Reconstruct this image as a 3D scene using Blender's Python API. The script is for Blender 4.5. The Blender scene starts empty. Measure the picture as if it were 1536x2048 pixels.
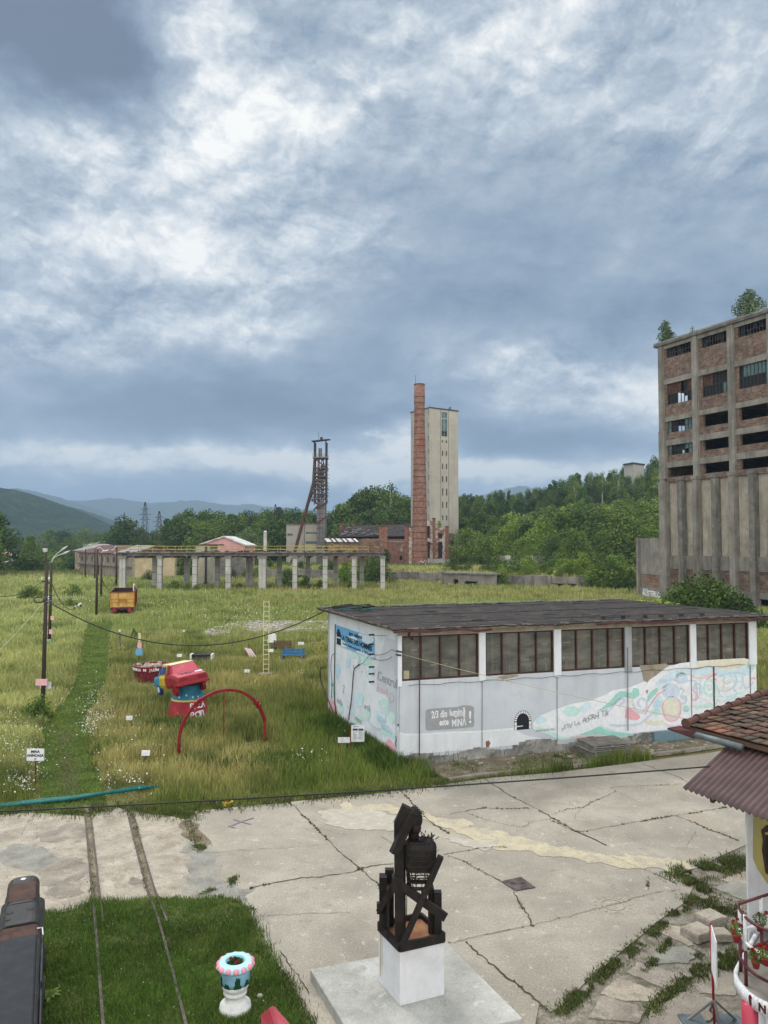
import bpy,math,random
import numpy as np
from mathutils import Vector,Matrix
R=math.radians
S=bpy.context.scene
COL=S.collection
F=1500.0;H=8.0;PITCH=math.atan(66.0/F)
cd=bpy.data.cameras.new("camera");cam=bpy.data.objects.new("camera",cd);COL.objects.link(cam)
cd.sensor_fit='HORIZONTAL';cd.sensor_width=36.0;cd.lens=F/1536.0*36.0
cd.clip_start=0.1;cd.clip_end=30000
cam.location=(0,0,H);cam.rotation_euler=(R(90)+PITCH,0,0)
S.camera=cam
S.view_settings.view_transform='Standard';S.view_settings.look='None'
S.view_settings.exposure=0.42;S.view_settings.gamma=1
S.view_settings.use_curve_mapping=False
S.cycles.volume_bounces=0;S.cycles.max_bounces=5;S.cycles.transparent_max_bounces=6
def ray(px,py):
 dx=(px-768)/F;dy=-(py-1024)/F
 c,s=math.cos(PITCH),math.sin(PITCH)
 return Vector((dx,c-dy*s,s+dy*c))
def G(px,py,z=0.0):
 r=ray(px,py);t=(z-H)/r.z
 return(r.x*t,r.y*t,z)
def P(px,py,Y):
 r=ray(px,py);t=Y/r.y
 return(r.x*t,Y,H+r.z*t)
world=bpy.data.worlds.new("World");S.world=world;world.use_nodes=True
class NT:
 def __init__(s,nt):s.nt=nt;s.nt.nodes.clear()
 def n(s,t,**kw):
  nd=s.nt.nodes.new(t)
  for k,v in kw.items():
   if k=='ins':
    for a,b in v.items():
     if hasattr(b,'is_output')or isinstance(b,bpy.types.NodeSocket):s.nt.links.new(b,nd.inputs[a])
     else:nd.inputs[a].default_value=b
   else:setattr(nd,k,v)
  return nd
 def m(s,op,a,b=0.0,c=0.0,clamp=False):
  nd=s.n('ShaderNodeMath',operation=op,use_clamp=clamp)
  for i,v in enumerate((a,b,c)):
   if isinstance(v,bpy.types.NodeSocket):s.nt.links.new(v,nd.inputs[i])
   else:nd.inputs[i].default_value=v
  return nd.outputs[0]
 def vm(s,op,a,b=(0,0,0),sc=None):
  nd=s.n('ShaderNodeVectorMath',operation=op)
  for i,v in enumerate((a,b)):
   if isinstance(v,bpy.types.NodeSocket):s.nt.links.new(v,nd.inputs[i])
   else:nd.inputs[i].default_value=v
  if sc is not None:
   if isinstance(sc,bpy.types.NodeSocket):s.nt.links.new(sc,nd.inputs[3])
   else:nd.inputs[3].default_value=sc
  return nd.outputs[1]if op in('DOT_PRODUCT','LENGTH')else nd.outputs[0]
 def ramp(s,f,stops,interp='LINEAR'):
  nd=s.n('ShaderNodeValToRGB');cr=nd.color_ramp;cr.interpolation=interp
  while len(cr.elements)<len(stops):cr.elements.new(0.5)
  for e,(p,c)in zip(cr.elements,stops):
   e.position=p;e.color=(*c,1)if len(c)==3 else c
  s.nt.links.new(f,nd.inputs[0]);return nd.outputs[0]
 def mix(s,f,a,b,bt='MIX'):
  nd=s.n('ShaderNodeMix',data_type='RGBA',blend_type=bt)
  for i,v in((0,f),(6,a),(7,b)):
   if isinstance(v,bpy.types.NodeSocket):s.nt.links.new(v,nd.inputs[i])
   elif i==0:nd.inputs[0].default_value=v
   else:nd.inputs[i].default_value=(*v,1)
  return nd.outputs[2]
 def noise(s,v,scale,det=4,rough=0.55,dist=0.0,col=False):
  nd=s.n('ShaderNodeTexNoise',ins={'Scale':scale,'Detail':det,'Roughness':rough,'Distortion':dist})
  if v is not None:s.nt.links.new(v,nd.inputs['Vector'])
  return nd.outputs[1 if col else 0]
HAZE=0.00019
SUN_EL,SUN_AZ=52.0,-35.0
def build_sky():
 t=NT(world.node_tree)
 tc=t.n('ShaderNodeTexCoord');d=t.vm('NORMALIZE',tc.outputs['Generated'])
 sp=t.n('ShaderNodeSeparateXYZ',ins={0:d});x,y,z=sp.outputs
 zz=t.m('ADD',t.m('MAXIMUM',z,0.0),0.16)
 pl=t.n('ShaderNodeCombineXYZ',ins={0:t.m('DIVIDE',x,zz),1:t.m('DIVIDE',y,zz),2:t.m('MULTIPLY',z,1.5)}).outputs[0]
 w1=t.noise(pl,1.3,5,0.55,col=True)
 w1=t.vm('SUBTRACT',w1,(0.5,0.5,0.5))
 plw=t.vm('ADD',pl,t.vm('SCALE',w1,sc=0.9))
 f1=t.noise(plw,1.1,8,0.56)
 f2=t.noise(plw,3.6,7,0.62)
 dn=t.noise(t.vm('MULTIPLY',d,(1,1,1.7)),9.0,7,0.58,0.4)
 dw=t.vm('SUBTRACT',t.noise(t.vm('MULTIPLY',d,(1,1,1.4)),5.5,6,0.6,col=True),(0.5,0.5,0.5))
 dws=t.n('ShaderNodeSeparateXYZ',ins={0:dw})
 az=t.m('ADD',t.m('ARCTAN2',x,y),t.m('MULTIPLY',dws.outputs[0],0.34))
 el=t.m('ADD',t.m('ARCSINE',z),t.m('MULTIPLY',dws.outputs[1],t.m('ADD',.02,t.m('MULTIPLY',t.m('MINIMUM',t.m('MAXIMUM',z,0.0),.35),0.45))))
 B=t.m('ADD',t.m('MULTIPLY',t.m('SUBTRACT',f1,0.5),0.95),0.475)
 D=t.m('MULTIPLY',t.m('SUBTRACT',f2,0.5),0.34)
 D=t.m('ADD',D,t.m('MULTIPLY',t.m('SUBTRACT',dn,0.5),0.60))
 D=t.m('ADD',D,t.m('MULTIPLY',t.m('SUBTRACT',t.noise(t.vm('MULTIPLY',d,(1,1,2.2)),26.0,6,0.6,0.3),0.5),0.22))
 ws=t.vm('ADD',t.vm('MULTIPLY',d,(1,1,1.5)),t.vm('SCALE',dw,sc=0.10))
 n1=t.noise(ws,6.5,8,0.6);n2=t.noise(t.vm('ADD',ws,(-.006,0,.022)),6.5,8,0.6)
 D=t.m('ADD',D,t.m('MULTIPLY',t.m('SUBTRACT',n1,n2),1.7))
 m1=t.noise(ws,17.0,7,0.6);m2=t.noise(t.vm('ADD',ws,(-.002,0,.008)),17.0,7,0.6)
 D=t.m('ADD',D,t.m('MULTIPLY',t.m('SUBTRACT',m1,m2),0.5))
 blobs=[(120,80,200,100,-.40),(320,190,100,55,-.27),(490,410,80,40,-.12),(700,100,130,60,-.08),(200,770,260,80,-.20),(520,830,260,60,-.24),(1150,865,330,42,-.30),(1230,520,330,140,-.13),(760,330,160,90,-.10),(1420,620,160,60,-.12),(1240,700,90,35,-.12),(950,640,260,60,-.06),(100,990,420,22,-.12),(760,1010,300,16,-.05),(410,130,80,100,.30),(230,270,170,60,.20),(350,500,210,80,.17),(560,330,110,110,.17),(500,620,160,60,.05),(60,700,130,45,.14),(380,690,150,45,.13),(300,915,300,18,.30),(770,885,60,24,.30),(700,948,200,20,.34),(1010,938,200,24,.42),(740,890,110,26,.2),(100,930,200,14,.12),(450,935,160,14,.16),(1090,740,110,70,.25),(1260,800,110,60,.20),(1000,90,250,60,.05),(500,1003,60,8,.22),(900,700,120,50,.06)]
 for px,py,sx,sy,a in blobs:
  r=ray(px,py).normalized();a0=math.atan2(r.x,r.y);e0=math.asin(r.z)
  k=math.cos(e0)
  da=t.m('DIVIDE',t.m('SUBTRACT',az,a0),sx/F*1.1/max(k,.7)*(1 if k>.9 else .95))
  de=t.m('DIVIDE',t.m('SUBTRACT',el,e0),sy/F)
  q=t.m('ADD',t.m('MULTIPLY',da,da),t.m('MULTIPLY',de,de))
  g=t.m('EXPONENT',t.m('MULTIPLY',q,-0.7))
  B=t.m('MULTIPLY_ADD',g,a*1.25,B)
 B=t.m('ADD',B,t.m('MULTIPLY',D,t.m('MINIMUM',t.m('MAXIMUM',t.m('MULTIPLY',t.m('SUBTRACT',B,.30),3.6),.30),1.0)))
 c=t.ramp(B,[(0.02,(.115,.155,.22)),(0.20,(.175,.235,.325)),(0.34,(.265,.34,.43)),(0.48,(.39,.455,.53)),(0.62,(.54,.60,.655)),(0.76,(.76,.79,.80)),(0.95,(1.08,1.06,1.0))])
 low=t.m('SUBTRACT',1.0,t.m('MULTIPLY',t.m('ABSOLUTE',z),6.0),clamp=True)
 c=t.mix(t.m('MULTIPLY',low,0.35),c,t.mix(1.0,c,(0.86,0.99,1.13),'MULTIPLY'))
 wm=t.m('MULTIPLY',low,t.m('MULTIPLY',t.m('SUBTRACT',B,.55),3.0,clamp=True))
 c=t.mix(t.m('MULTIPLY',wm,.8),c,t.mix(1.0,c,(1.16,1.05,.90),'MULTIPLY'))
 sky=t.n('ShaderNodeTexSky',sky_type='NISHITA',sun_disc=False,sun_elevation=R(SUN_EL),sun_rotation=R(SUN_AZ))
 bg1=t.n('ShaderNodeBackground',ins={'Color':sky.outputs[0],'Strength':0.08})
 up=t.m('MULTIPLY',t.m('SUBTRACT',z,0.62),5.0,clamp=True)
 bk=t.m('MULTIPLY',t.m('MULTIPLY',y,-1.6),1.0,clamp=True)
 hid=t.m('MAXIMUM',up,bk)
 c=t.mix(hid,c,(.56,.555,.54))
 bst=t.m('ADD',0.80,t.m('MULTIPLY',hid,1.75))  # unseen sky overhead and behind the camera, brightened as added light for the scene
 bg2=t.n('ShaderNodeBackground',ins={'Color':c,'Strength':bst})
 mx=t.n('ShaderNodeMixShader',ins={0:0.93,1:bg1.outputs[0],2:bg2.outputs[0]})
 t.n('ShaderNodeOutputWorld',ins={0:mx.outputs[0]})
build_sky()
sl=bpy.data.lights.new("sun",'SUN');sun=bpy.data.objects.new("sun",sl);COL.objects.link(sun)
sl.energy=1.5;sl.angle=R(18);sl.color=(1.0,.96,.90)
sd=Vector((math.sin(R(SUN_AZ))*math.cos(R(SUN_EL)),math.cos(R(SUN_AZ))*math.cos(R(SUN_EL)),math.sin(R(SUN_EL))))
sun.rotation_euler=sd.to_track_quat('Z','Y').to_euler()
MATS={}
def mat(name,c,c2=None,c3=None,scale=2.0,rough=0.8,bump=0.15,bscale=None,stretch=(1,1,1),metal=0.0,spots=None,streak=None,attr=False,rnd=0.0,trans=0.0,spec=0.3,fine=0.0,alpha=None):
 """procedural surface: colour noise, optional spot colour, vertical streaks and bump"""
 m=bpy.data.materials.new(name);m.use_nodes=True;MATS[name]=m
 t=NT(m.node_tree)
 geo=t.n('ShaderNodeNewGeometry');pos=geo.outputs['Position']
 v=t.vm('MULTIPLY',pos,stretch)if stretch!=(1,1,1)else pos
 c2=c2 or tuple(k*.78 for k in c);c3=c3 or tuple(min(1,k*1.16)for k in c)
 nz=t.noise(v,scale,6,0.6,0.2)
 colr=t.ramp(nz,[(0.30,c2),(0.5,c),(0.70,c3)])
 if attr:
  at=t.n('ShaderNodeAttribute',attribute_name='Col')
  f=t.ramp(nz,[(0.3,(.8,.8,.8)),(0.7,(1.15,1.15,1.15))])
  colr=t.mix(1.0,at.outputs[0],f,'MULTIPLY')
 if spots:
  for sc_,thr,colx,amt in spots:
   n2=t.noise(v,sc_,7,0.65,0.3)
   k=t.m('MULTIPLY',t.m('MULTIPLY',t.m('SUBTRACT',n2,thr),14.0,clamp=True),amt)
   colr=t.mix(k,colr,colx)
 if streak:
  vs=t.vm('MULTIPLY',pos,(streak[0],streak[0],streak[0]*.06))
  n3=t.noise(vs,1.0,6,0.6)
  k=t.m('MULTIPLY',t.m('MULTIPLY',t.m('SUBTRACT',n3,.52),6.0,clamp=True),streak[2])
  colr=t.mix(k,colr,streak[1])
 if fine:
  nf=t.noise(pos,24.0,4,.75)
  f=t.ramp(nf,[(0.3,(1-fine,)*3),(0.7,(1+fine,)*3)])
  colr=t.mix(1.0,colr,f,'MULTIPLY')
 if rnd:
  oi=t.n('ShaderNodeObjectInfo')
  f=t.ramp(oi.outputs['Random'],[(0,(1-rnd,1-rnd*.8,1-rnd*.5)),(1,(1+rnd,1+rnd*.6,1-rnd*.2))])
  colr=t.mix(1.0,colr,f,'MULTIPLY')
 b=t.n('ShaderNodeBsdfPrincipled',ins={'Base Color':colr,'Roughness':rough,'Metallic':metal,'Specular IOR Level':spec})
 if trans:b.inputs['Transmission Weight'].default_value=trans
 if bump:
  nb=t.noise(v,bscale or scale*6,5,0.65)
  bp=t.n('ShaderNodeBump',ins={'Strength':bump,'Distance':0.02,'Height':nb})
  t.nt.links.new(bp.outputs[0],b.inputs['Normal'])
 t.n('ShaderNodeOutputMaterial',ins={0:b.outputs[0]})
 return m
def brick(name,u,c1,c2,mortar,bw=0.5,bh=0.2,wear=None,wscale=.5,wthr=.55,streak=None):
 m=bpy.data.materials.new(name);m.use_nodes=True;MATS[name]=m
 t=NT(m.node_tree);pos=t.n('ShaderNodeNewGeometry').outputs['Position']
 su=t.vm('DOT_PRODUCT',pos,(u[0],u[1],0));sz=t.n('ShaderNodeSeparateXYZ',ins={0:pos}).outputs[2]
 v=t.n('ShaderNodeCombineXYZ',ins={0:su,1:sz}).outputs[0]
 br=t.n('ShaderNodeTexBrick',ins={'Vector':v,'Color1':(*c1,1),'Color2':(*c2,1),'Mortar':(*mortar,1),'Scale':1.0,'Mortar Size':bh*.09,'Bias':0.0,'Brick Width':bw,'Row Height':bh})
 n=t.noise(pos,1.1,7,.65)
 f=t.ramp(n,[(0.3,(.55,.55,.55)),(0.7,(1.3,1.25,1.2))])
 colr=t.mix(1.0,br.outputs[0],f,'MULTIPLY')
 if wear:
  n2=t.noise(pos,wscale,8,.68,.4)
  colr=t.mix(t.m('MULTIPLY',t.m('SUBTRACT',n2,wthr),16.0,clamp=True),colr,wear)
 if streak:
  n3=t.noise(t.vm('MULTIPLY',pos,(streak[0],streak[0],streak[0]*.07)),1.0,6,.6)
  colr=t.mix(t.m('MULTIPLY',t.m('MULTIPLY',t.m('SUBTRACT',n3,.52),6.0,clamp=True),streak[2]),colr,streak[1])
 b=t.n('ShaderNodeBsdfPrincipled',ins={'Base Color':colr,'Roughness':.95,'Specular IOR Level':.1})
 bp=t.n('ShaderNodeBump',ins={'Strength':.5,'Distance':.03,'Height':t.m('ADD',t.m('MULTIPLY',br.outputs[1],-1.0),t.m('MULTIPLY',n,1.2))})
 t.nt.links.new(bp.outputs[0],b.inputs['Normal'])
 t.n('ShaderNodeOutputMaterial',ins={0:b.outputs[0]})
 return m
def flat(name,c,rough=.7,var=.12,metal=0,bump=.05,scale=3,spec=.3):
 return mat(name,c,tuple(k*(1-var)for k in c),tuple(min(1,k*(1+var))for k in c),scale=scale,rough=rough,bump=bump,metal=metal,spec=spec)
class MB:
 def __init__(s):s.v=[];s.f=[];s.mi=[];s.k=0
 def add(s,vs,fs):
  o=len(s.v);s.v+=[tuple(p)for p in vs]
  for f in fs:s.f.append(tuple(i+o for i in f));s.mi.append(s.k)
  return s
 def hexa(s,p):
  return s.add(p,[(0,3,2,1),(4,5,6,7),(0,1,5,4),(1,2,6,5),(2,3,7,6),(3,0,4,7)])
 def box(s,x0,x1,y0,y1,z0,z1):
  return s.hexa([(x0,y0,z0),(x1,y0,z0),(x1,y1,z0),(x0,y1,z0),(x0,y0,z1),(x1,y0,z1),(x1,y1,z1),(x0,y1,z1)])
 def beam(s,a,b,w,h=None,up=(0,0,1),roll=0.0):
  h=h or w;a=Vector(a);b=Vector(b);d=(b-a).normalized()
  u=Vector(up)
  if abs(d.dot(u))>.98:u=Vector((0,1,0))
  r=d.cross(u).normalized();q=r.cross(d)
  if roll:M_=Matrix.Rotation(roll,3,d);r=M_@r;q=M_@q
  r=r*w/2;q=q*h/2
  return s.hexa([a-r-q,a+r-q,b+r-q,b-r-q,a-r+q,a+r+q,b+r+q,b-r+q])
 def tube(s,pts,r,n=8,cap=True,closed=False):
  pts=[Vector(p)for p in pts];N=len(pts);rs=r if isinstance(r,(list,tuple))else[r]*N
  vs=[];ref=None
  for i,p in enumerate(pts):
   if closed:d=pts[(i+1)%N]-pts[i-1]
   else:d=pts[min(i+1,N-1)]-pts[max(i-1,0)]
   d.normalize()
   if ref is None:ref=Vector((0,0,1))if abs(d.z)<.9 else Vector((1,0,0))
   a=d.cross(ref).normalized();b=a.cross(d);ref=-b if False else b
   for k in range(n):
    t=2*math.pi*k/n;vs.append(p+a*math.cos(t)*rs[i]+b*math.sin(t)*rs[i])
  fs=[]
  for i in range(N if closed else N-1):
   j=(i+1)%N
   for k in range(n):fs.append((i*n+k,i*n+(k+1)%n,j*n+(k+1)%n,j*n+k))
  if cap and not closed:fs+=[tuple(range(n-1,-1,-1)),tuple(range((N-1)*n,N*n))]
  return s.add(vs,fs)
 def lathe(s,c,prof,n=24,flute=0,fa=0):
  vs=[];fs=[]
  for r,z in prof:
   for k in range(n):
    t=2*math.pi*k/n;rr=r*(1+fa*math.cos(flute*t))if flute else r
    vs.append((c[0]+rr*math.cos(t),c[1]+rr*math.sin(t),c[2]+z))
  for i in range(len(prof)-1):
   for k in range(n):fs.append((i*n+k,i*n+(k+1)%n,(i+1)*n+(k+1)%n,(i+1)*n+k))
  fs+=[tuple(range(n-1,-1,-1)),tuple(range((len(prof)-1)*n,len(prof)*n))]
  return s.add(vs,fs)
 def ball(s,c,r,n=12,m=8,rz=None):
  vs=[];fs=[]
  for i in range(m+1):
   ph=math.pi*i/m
   for k in range(n):
    t=2*math.pi*k/n
    vs.append((c[0]+r*math.sin(ph)*math.cos(t),c[1]+r*math.sin(ph)*math.sin(t),c[2]+(rz or r)*math.cos(ph)))
  for i in range(m):
   for k in range(n):fs.append((i*n+k,(i+1)*n+k,(i+1)*n+(k+1)%n,i*n+(k+1)%n))
  return s.add(vs,fs)
 def prism(s,poly,z0,z1):
  n=len(poly);vs=[(x,y,z0)for x,y in poly]+[(x,y,z1)for x,y in poly]
  return s.add(vs,[tuple(range(n-1,-1,-1)),tuple(range(n,2*n))]+[(i,(i+1)%n,n+(i+1)%n,n+i)for i in range(n)])
 def ext(s,poly3,dv):
  n=len(poly3);dv=Vector(dv);vs=[Vector(p)for p in poly3]+[Vector(p)+dv for p in poly3]
  return s.add(vs,[tuple(range(n-1,-1,-1)),tuple(range(n,2*n))]+[(i,(i+1)%n,n+(i+1)%n,n+i)for i in range(n)])
 def sheet(s,poly,z):
  return s.add([(x,y,z)for x,y in poly],[tuple(range(len(poly)))])
 def build(s,name,m,parent=None,smooth=False,bevel=0.0):
  me=bpy.data.meshes.new(name)
  me.from_pydata(s.v,[],s.f)
  for mm in(m if isinstance(m,(list,tuple))else[m]):me.materials.append(MATS[mm]if isinstance(mm,str)else mm)
  if len(me.materials)>1:me.polygons.foreach_set('material_index',s.mi)
  if smooth:me.polygons.foreach_set('use_smooth',[True]*len(me.polygons))
  me.update()
  o=bpy.data.objects.new(name,me);COL.objects.link(o)
  if parent is not None:
   root=parent
   while root.parent:root=root.parent
   off=Vector(root.location)
   me.transform(Matrix.Translation(-off));o.parent=parent
  if bevel:
   b=o.modifiers.new('bevel','BEVEL');b.width=bevel;b.segments=2;b.limit_method='ANGLE'
  return o
LABELS={}
def tag(o,label,cat,group=None,kind=None):
 o['label']=label
 if cat:o['category']=cat
 if group:o['group']=group
 if kind:o['kind']=kind
 return o
def thing(name,label,cat,loc=(0,0,0),group=None):
 o=bpy.data.objects.new(name,None);COL.objects.link(o);o.location=loc;o.empty_display_size=.3
 return tag(o,label,cat,group)
def struct(o,label=None,kind='structure'):
 o['kind']=kind
 if label:o['label']=label
 return o
def dup(root,loc,rz=0.0,sc=1.0,label=None,group=None):
 r=root.copy();COL.objects.link(r);r.location=loc;r.rotation_euler=(0,0,rz);r.scale=(sc,sc,sc)if not isinstance(sc,tuple)else sc
 if label:r['label']=label
 if group:r['group']=group
 for ch in list(root.children):
  c=ch.copy();COL.objects.link(c);c.parent=r
  for g in list(ch.children):
   e=g.copy();COL.objects.link(e);e.parent=c
 return r
def npmesh(name,V,Fq,m,col=None,parent=None,smooth=False):
 """V (n,3), Fq (k,3|4) int, col per-vertex rgb"""
 me=bpy.data.meshes.new(name);n=len(V);k,q=Fq.shape
 me.vertices.add(n);me.vertices.foreach_set('co',np.asarray(V,np.float32).ravel())
 me.loops.add(k*q);me.loops.foreach_set('vertex_index',np.asarray(Fq,np.int32).ravel())
 me.polygons.add(k);me.polygons.foreach_set('loop_start',np.arange(0,k*q,q,dtype=np.int32))
 me.polygons.foreach_set('loop_total',np.full(k,q,np.int32))
 if smooth:me.polygons.foreach_set('use_smooth',np.ones(k,bool))
 if col is not None:
  a=me.color_attributes.new('Col','FLOAT_COLOR','POINT')
  a.data.foreach_set('color',np.concatenate([col,np.ones((n,1))],1).astype(np.float32).ravel())
 me.materials.append(MATS[m]);me.update(calc_edges=True)
 o=bpy.data.objects.new(name,me);COL.objects.link(o)
 if parent is not None:o.parent=parent
 return o
class PL:
 """vertical wall plane from A to B (left to right as seen from outside)"""
 def __init__(s,A,B,):
  s.A=Vector((A[0],A[1],0));s.B=Vector((B[0],B[1],0));s.L=(s.B-s.A).length
  s.u=(s.B-s.A)/s.L;s.n=Vector((s.u.y,-s.u.x,0))
 def pt(s,a,z,d=0.0):p=s.A+s.u*a+s.n*d;return Vector((p.x,p.y,z))
 def px(s,px,py):
  r=ray(px,py);t=s.A.dot(s.n)/(r.x*s.n.x+r.y*s.n.y)
  q=Vector((r.x*t,r.y*t,0));return((q-s.A).dot(s.u),H+r.z*t)
 def box(s,mb,a0,a1,z0,z1,d0,d1):
  p=s.pt
  return mb.hexa([p(a0,z0,d1),p(a1,z0,d1),p(a1,z0,d0),p(a0,z0,d0),p(a0,z1,d1),p(a1,z1,d1),p(a1,z1,d0),p(a0,z1,d0)])
 def wall(s,mb,a0,a1,z0,z1,d0,d1,ops):
  xs=sorted({a0,a1,*[min(max(v,a0),a1)for o in ops for v in o[:2]]});zs=sorted({z0,z1,*[min(max(v,z0),z1)for o in ops for v in o[2:]]})
  for j in range(len(zs)-1):
   run=None
   for i in range(len(xs)-1):
    cx=(xs[i]+xs[i+1])/2;cz=(zs[j]+zs[j+1])/2
    hole=any(o[0]<cx<o[1]and o[2]<cz<o[3]for o in ops)
    if not hole:run=(run[0],xs[i+1])if run else(xs[i],xs[i+1])
    if(hole or i==len(xs)-2)and run:s.box(mb,run[0],run[1],zs[j],zs[j+1],d0,d1);run=None
  return mb
 def poly(s,mb,pts,d):
  return mb.add([s.pt(a,z,d)for a,z in pts],[tuple(range(len(pts)))])
 def ribbon(s,mb,pts,w,d):
  pts=[Vector((a,z))for a,z in pts];vs=[];N=len(pts)
  for i,p in enumerate(pts):
   t=(pts[min(i+1,N-1)]-pts[max(i-1,0)]);t=t.normalized()if t.length>1e-9 else Vector((1,0))
   nn=Vector((-t.y,t.x));ww=(w[i]if isinstance(w,(list,tuple))else w)/2
   vs+=[s.pt(p.x+nn.x*ww,p.y+nn.y*ww,d),s.pt(p.x-nn.x*ww,p.y-nn.y*ww,d)]
  return mb.add(vs,[(2*i,2*i+1,2*i+3,2*i+2)for i in range(N-1)])
def text(body,size,origin,u,up,m,parent,name='lettering',ext=.002,sx=1.0,align='LEFT',bold=0.0,shear=0.0,fit=None):
 """lettering as mesh; origin = baseline start, u = reading direction, up = letter up"""
 cu=bpy.data.curves.new('lettering','FONT');cu.body=body;cu.size=size;cu.extrude=ext;cu.align_x=align;cu.offset=bold;cu.resolution_u=3;cu.shear=shear
 ob=bpy.data.objects.new('lettering',cu);COL.objects.link(ob)
 dg=bpy.context.evaluated_depsgraph_get();dg.update()
 me=bpy.data.meshes.new_from_object(ob.evaluated_get(dg));bpy.data.objects.remove(ob)
 if fit:sx=fit/max(v.co.x for v in me.vertices)
 u=Vector(u).normalized();up=Vector(up).normalized();n=u.cross(up)
 M_=Matrix(((u.x*sx,up.x,n.x,origin[0]),(u.y*sx,up.y,n.y,origin[1]),(u.z*sx,up.z,n.z,origin[2]),(0,0,0,1)))
 me.transform(M_);me.materials.clear();me.materials.append(MATS[m]);me.name=name
 o=bpy.data.objects.new(name,me);COL.objects.link(o)
 if parent is not None:
  root=parent
  while root.parent:root=root.parent
  me.transform(Matrix.Translation(-Vector(root.location)));o.parent=parent
 return o
def smooth_line(pts,k=4):
 out=[]
 P_=[Vector(p)for p in pts];n=len(P_)
 for i in range(n-1):
  p0,p1,p2,p3=P_[max(i-1,0)],P_[i],P_[i+1],P_[min(i+2,n-1)]
  for j in range(k):
   t=j/k;out.append(.5*((2*p1)+(p2-p0)*t+(2*p0-5*p1+4*p2-p3)*t*t+(3*p1-p0-3*p2+p3)*t**3))
 out.append(P_[-1]);return out
def sag(a,b,drop,n=24):
 a,b=Vector(a),Vector(b);return[a.lerp(b,i/n)-Vector((0,0,drop*4*(i/n)*(1-i/n)))for i in range(n+1)]
def hsh(ix,iy,seed):
 h=(ix*374761393+iy*668265263+seed*974634777)&0xFFFFFFFF
 h=((h^(h>>13))*1274126177)&0xFFFFFFFF
 return((h^(h>>16))&0xFFFF)/65535.0
def vn(x,y,sc,seed=0,octv=3):
 x=np.asarray(x,float)/sc;y=np.asarray(y,float)/sc;tot=0;amp=1;s_=0
 for o in range(octv):
  ix=np.floor(x).astype(np.int64);iy=np.floor(y).astype(np.int64);fx=x-ix;fy=y-iy
  fx=fx*fx*(3-2*fx);fy=fy*fy*(3-2*fy)
  a=hsh(ix,iy,seed+o);b=hsh(ix+1,iy,seed+o);c=hsh(ix,iy+1,seed+o);d=hsh(ix+1,iy+1,seed+o)
  tot=tot+amp*((a*(1-fx)+b*fx)*(1-fy)+(c*(1-fx)+d*fx)*fy);s_+=amp;amp*=.5;x=x*2.03;y=y*2.03
 return tot/s_
def inpoly(x,y,poly):
 r=np.zeros(len(x),bool);n=len(poly);j=n-1
 for i in range(n):
  xi,yi=poly[i][:2];xj,yj=poly[j][:2]
  c=((yi>y)!=(yj>y))&(x<(xj-xi)*(y-yi)/(yj-yi+1e-12)+xi)
  r^=c;j=i
 return r
def sst(a,b,x):t=np.clip((x-a)/(b-a),0,1);return t*t*(3-2*t)
mat('soil',(.16,.15,.07),(.12,.13,.045),(.24,.21,.10),scale=.35,bump=.6,bscale=6,rough=1,spec=0,spots=[(.9,.55,(.09,.12,.03),.8)])
mat('dirt',(.20,.165,.12),(.13,.11,.08),(.30,.26,.21),scale=1.3,bump=.8,bscale=14,rough=1,spec=0,spots=[(3.0,.56,(.10,.12,.04),.8),(22.,.62,(.48,.44,.38),.8)],fine=.35)
mat('concrete_yard',(.325,.298,.25),(.25,.228,.19),(.405,.375,.315),scale=.55,bump=.35,bscale=26,rough=.95,spec=.15,spots=[(1.1,.57,(.27,.24,.195),.5),(4.5,.60,(.55,.50,.42),.6),(.28,.54,(.33,.285,.225),.5),(14.,.60,(.22,.19,.155),.5),(2.1,.61,(.20,.18,.15),.5),(.7,.60,(.24,.215,.175),.5)],fine=.30)
mat('concrete_pale',(.36,.32,.262),(.27,.24,.195),(.46,.415,.345),scale=1.6,bump=.6,bscale=18,rough=.95,spec=.1,spots=[(1.3,.55,(.25,.21,.165),.6),(5.,.56,(.22,.185,.14),.6),(11.,.6,(.50,.46,.39),.6)],fine=.3)
mat('asphalt_patch',(.25,.245,.215),(.18,.175,.155),(.31,.30,.265),scale=1.8,bump=.4,bscale=30,rough=.9,spec=.2,fine=.3,spots=[(1.2,.54,(.33,.30,.24),.7),(4.,.58,(.16,.15,.13),.5)])
mat('dark_patch',(.25,.22,.18),(.17,.145,.115),(.32,.285,.235),scale=1.5,bump=.4,bscale=25,rough=.9,fine=.3,spots=[(2.,.54,(.36,.32,.26),.7)])
mat('yellow_paint',(.455,.405,.285),(.40,.355,.265),(.52,.46,.31),scale=2.2,bump=.2,rough=.9,spots=[(1.6,.50,(.37,.33,.265),.85),(6.,.55,(.36,.32,.26),.8)],fine=.3)
mat('pale_wash',(.40,.375,.315),(.36,.325,.265),(.50,.48,.43),scale=4,bump=.2,rough=.9,spots=[(3.,.5,(.40,.365,.30),.9)])
mat('crack',(.07,.065,.05),(.05,.045,.035),(.12,.11,.07),scale=9,bump=0,rough=1,spec=0)
mat('grass',(1,1,1),attr=True,scale=.8,rough=.75,bump=0,spec=.15)
mat('flower',(.75,.75,.68),scale=2,rough=.8,bump=0)
mat('flower_yellow',(.75,.48,.03),scale=2,rough=.8,bump=0)
mat('flower_red',(.26,.008,.012),(.16,.006,.01),(.36,.015,.02),scale=30,rough=.7,bump=0)
mat('leaf_dark',(.062,.108,.028),(.030,.058,.017),(.13,.20,.05),scale=.33,rough=.8,bump=0,spec=.1,rnd=.22)
mat('leaf_mid',(.115,.18,.04),(.06,.105,.025),(.19,.28,.065),scale=.36,rough=.8,bump=0,spec=.1,rnd=.25)
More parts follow.
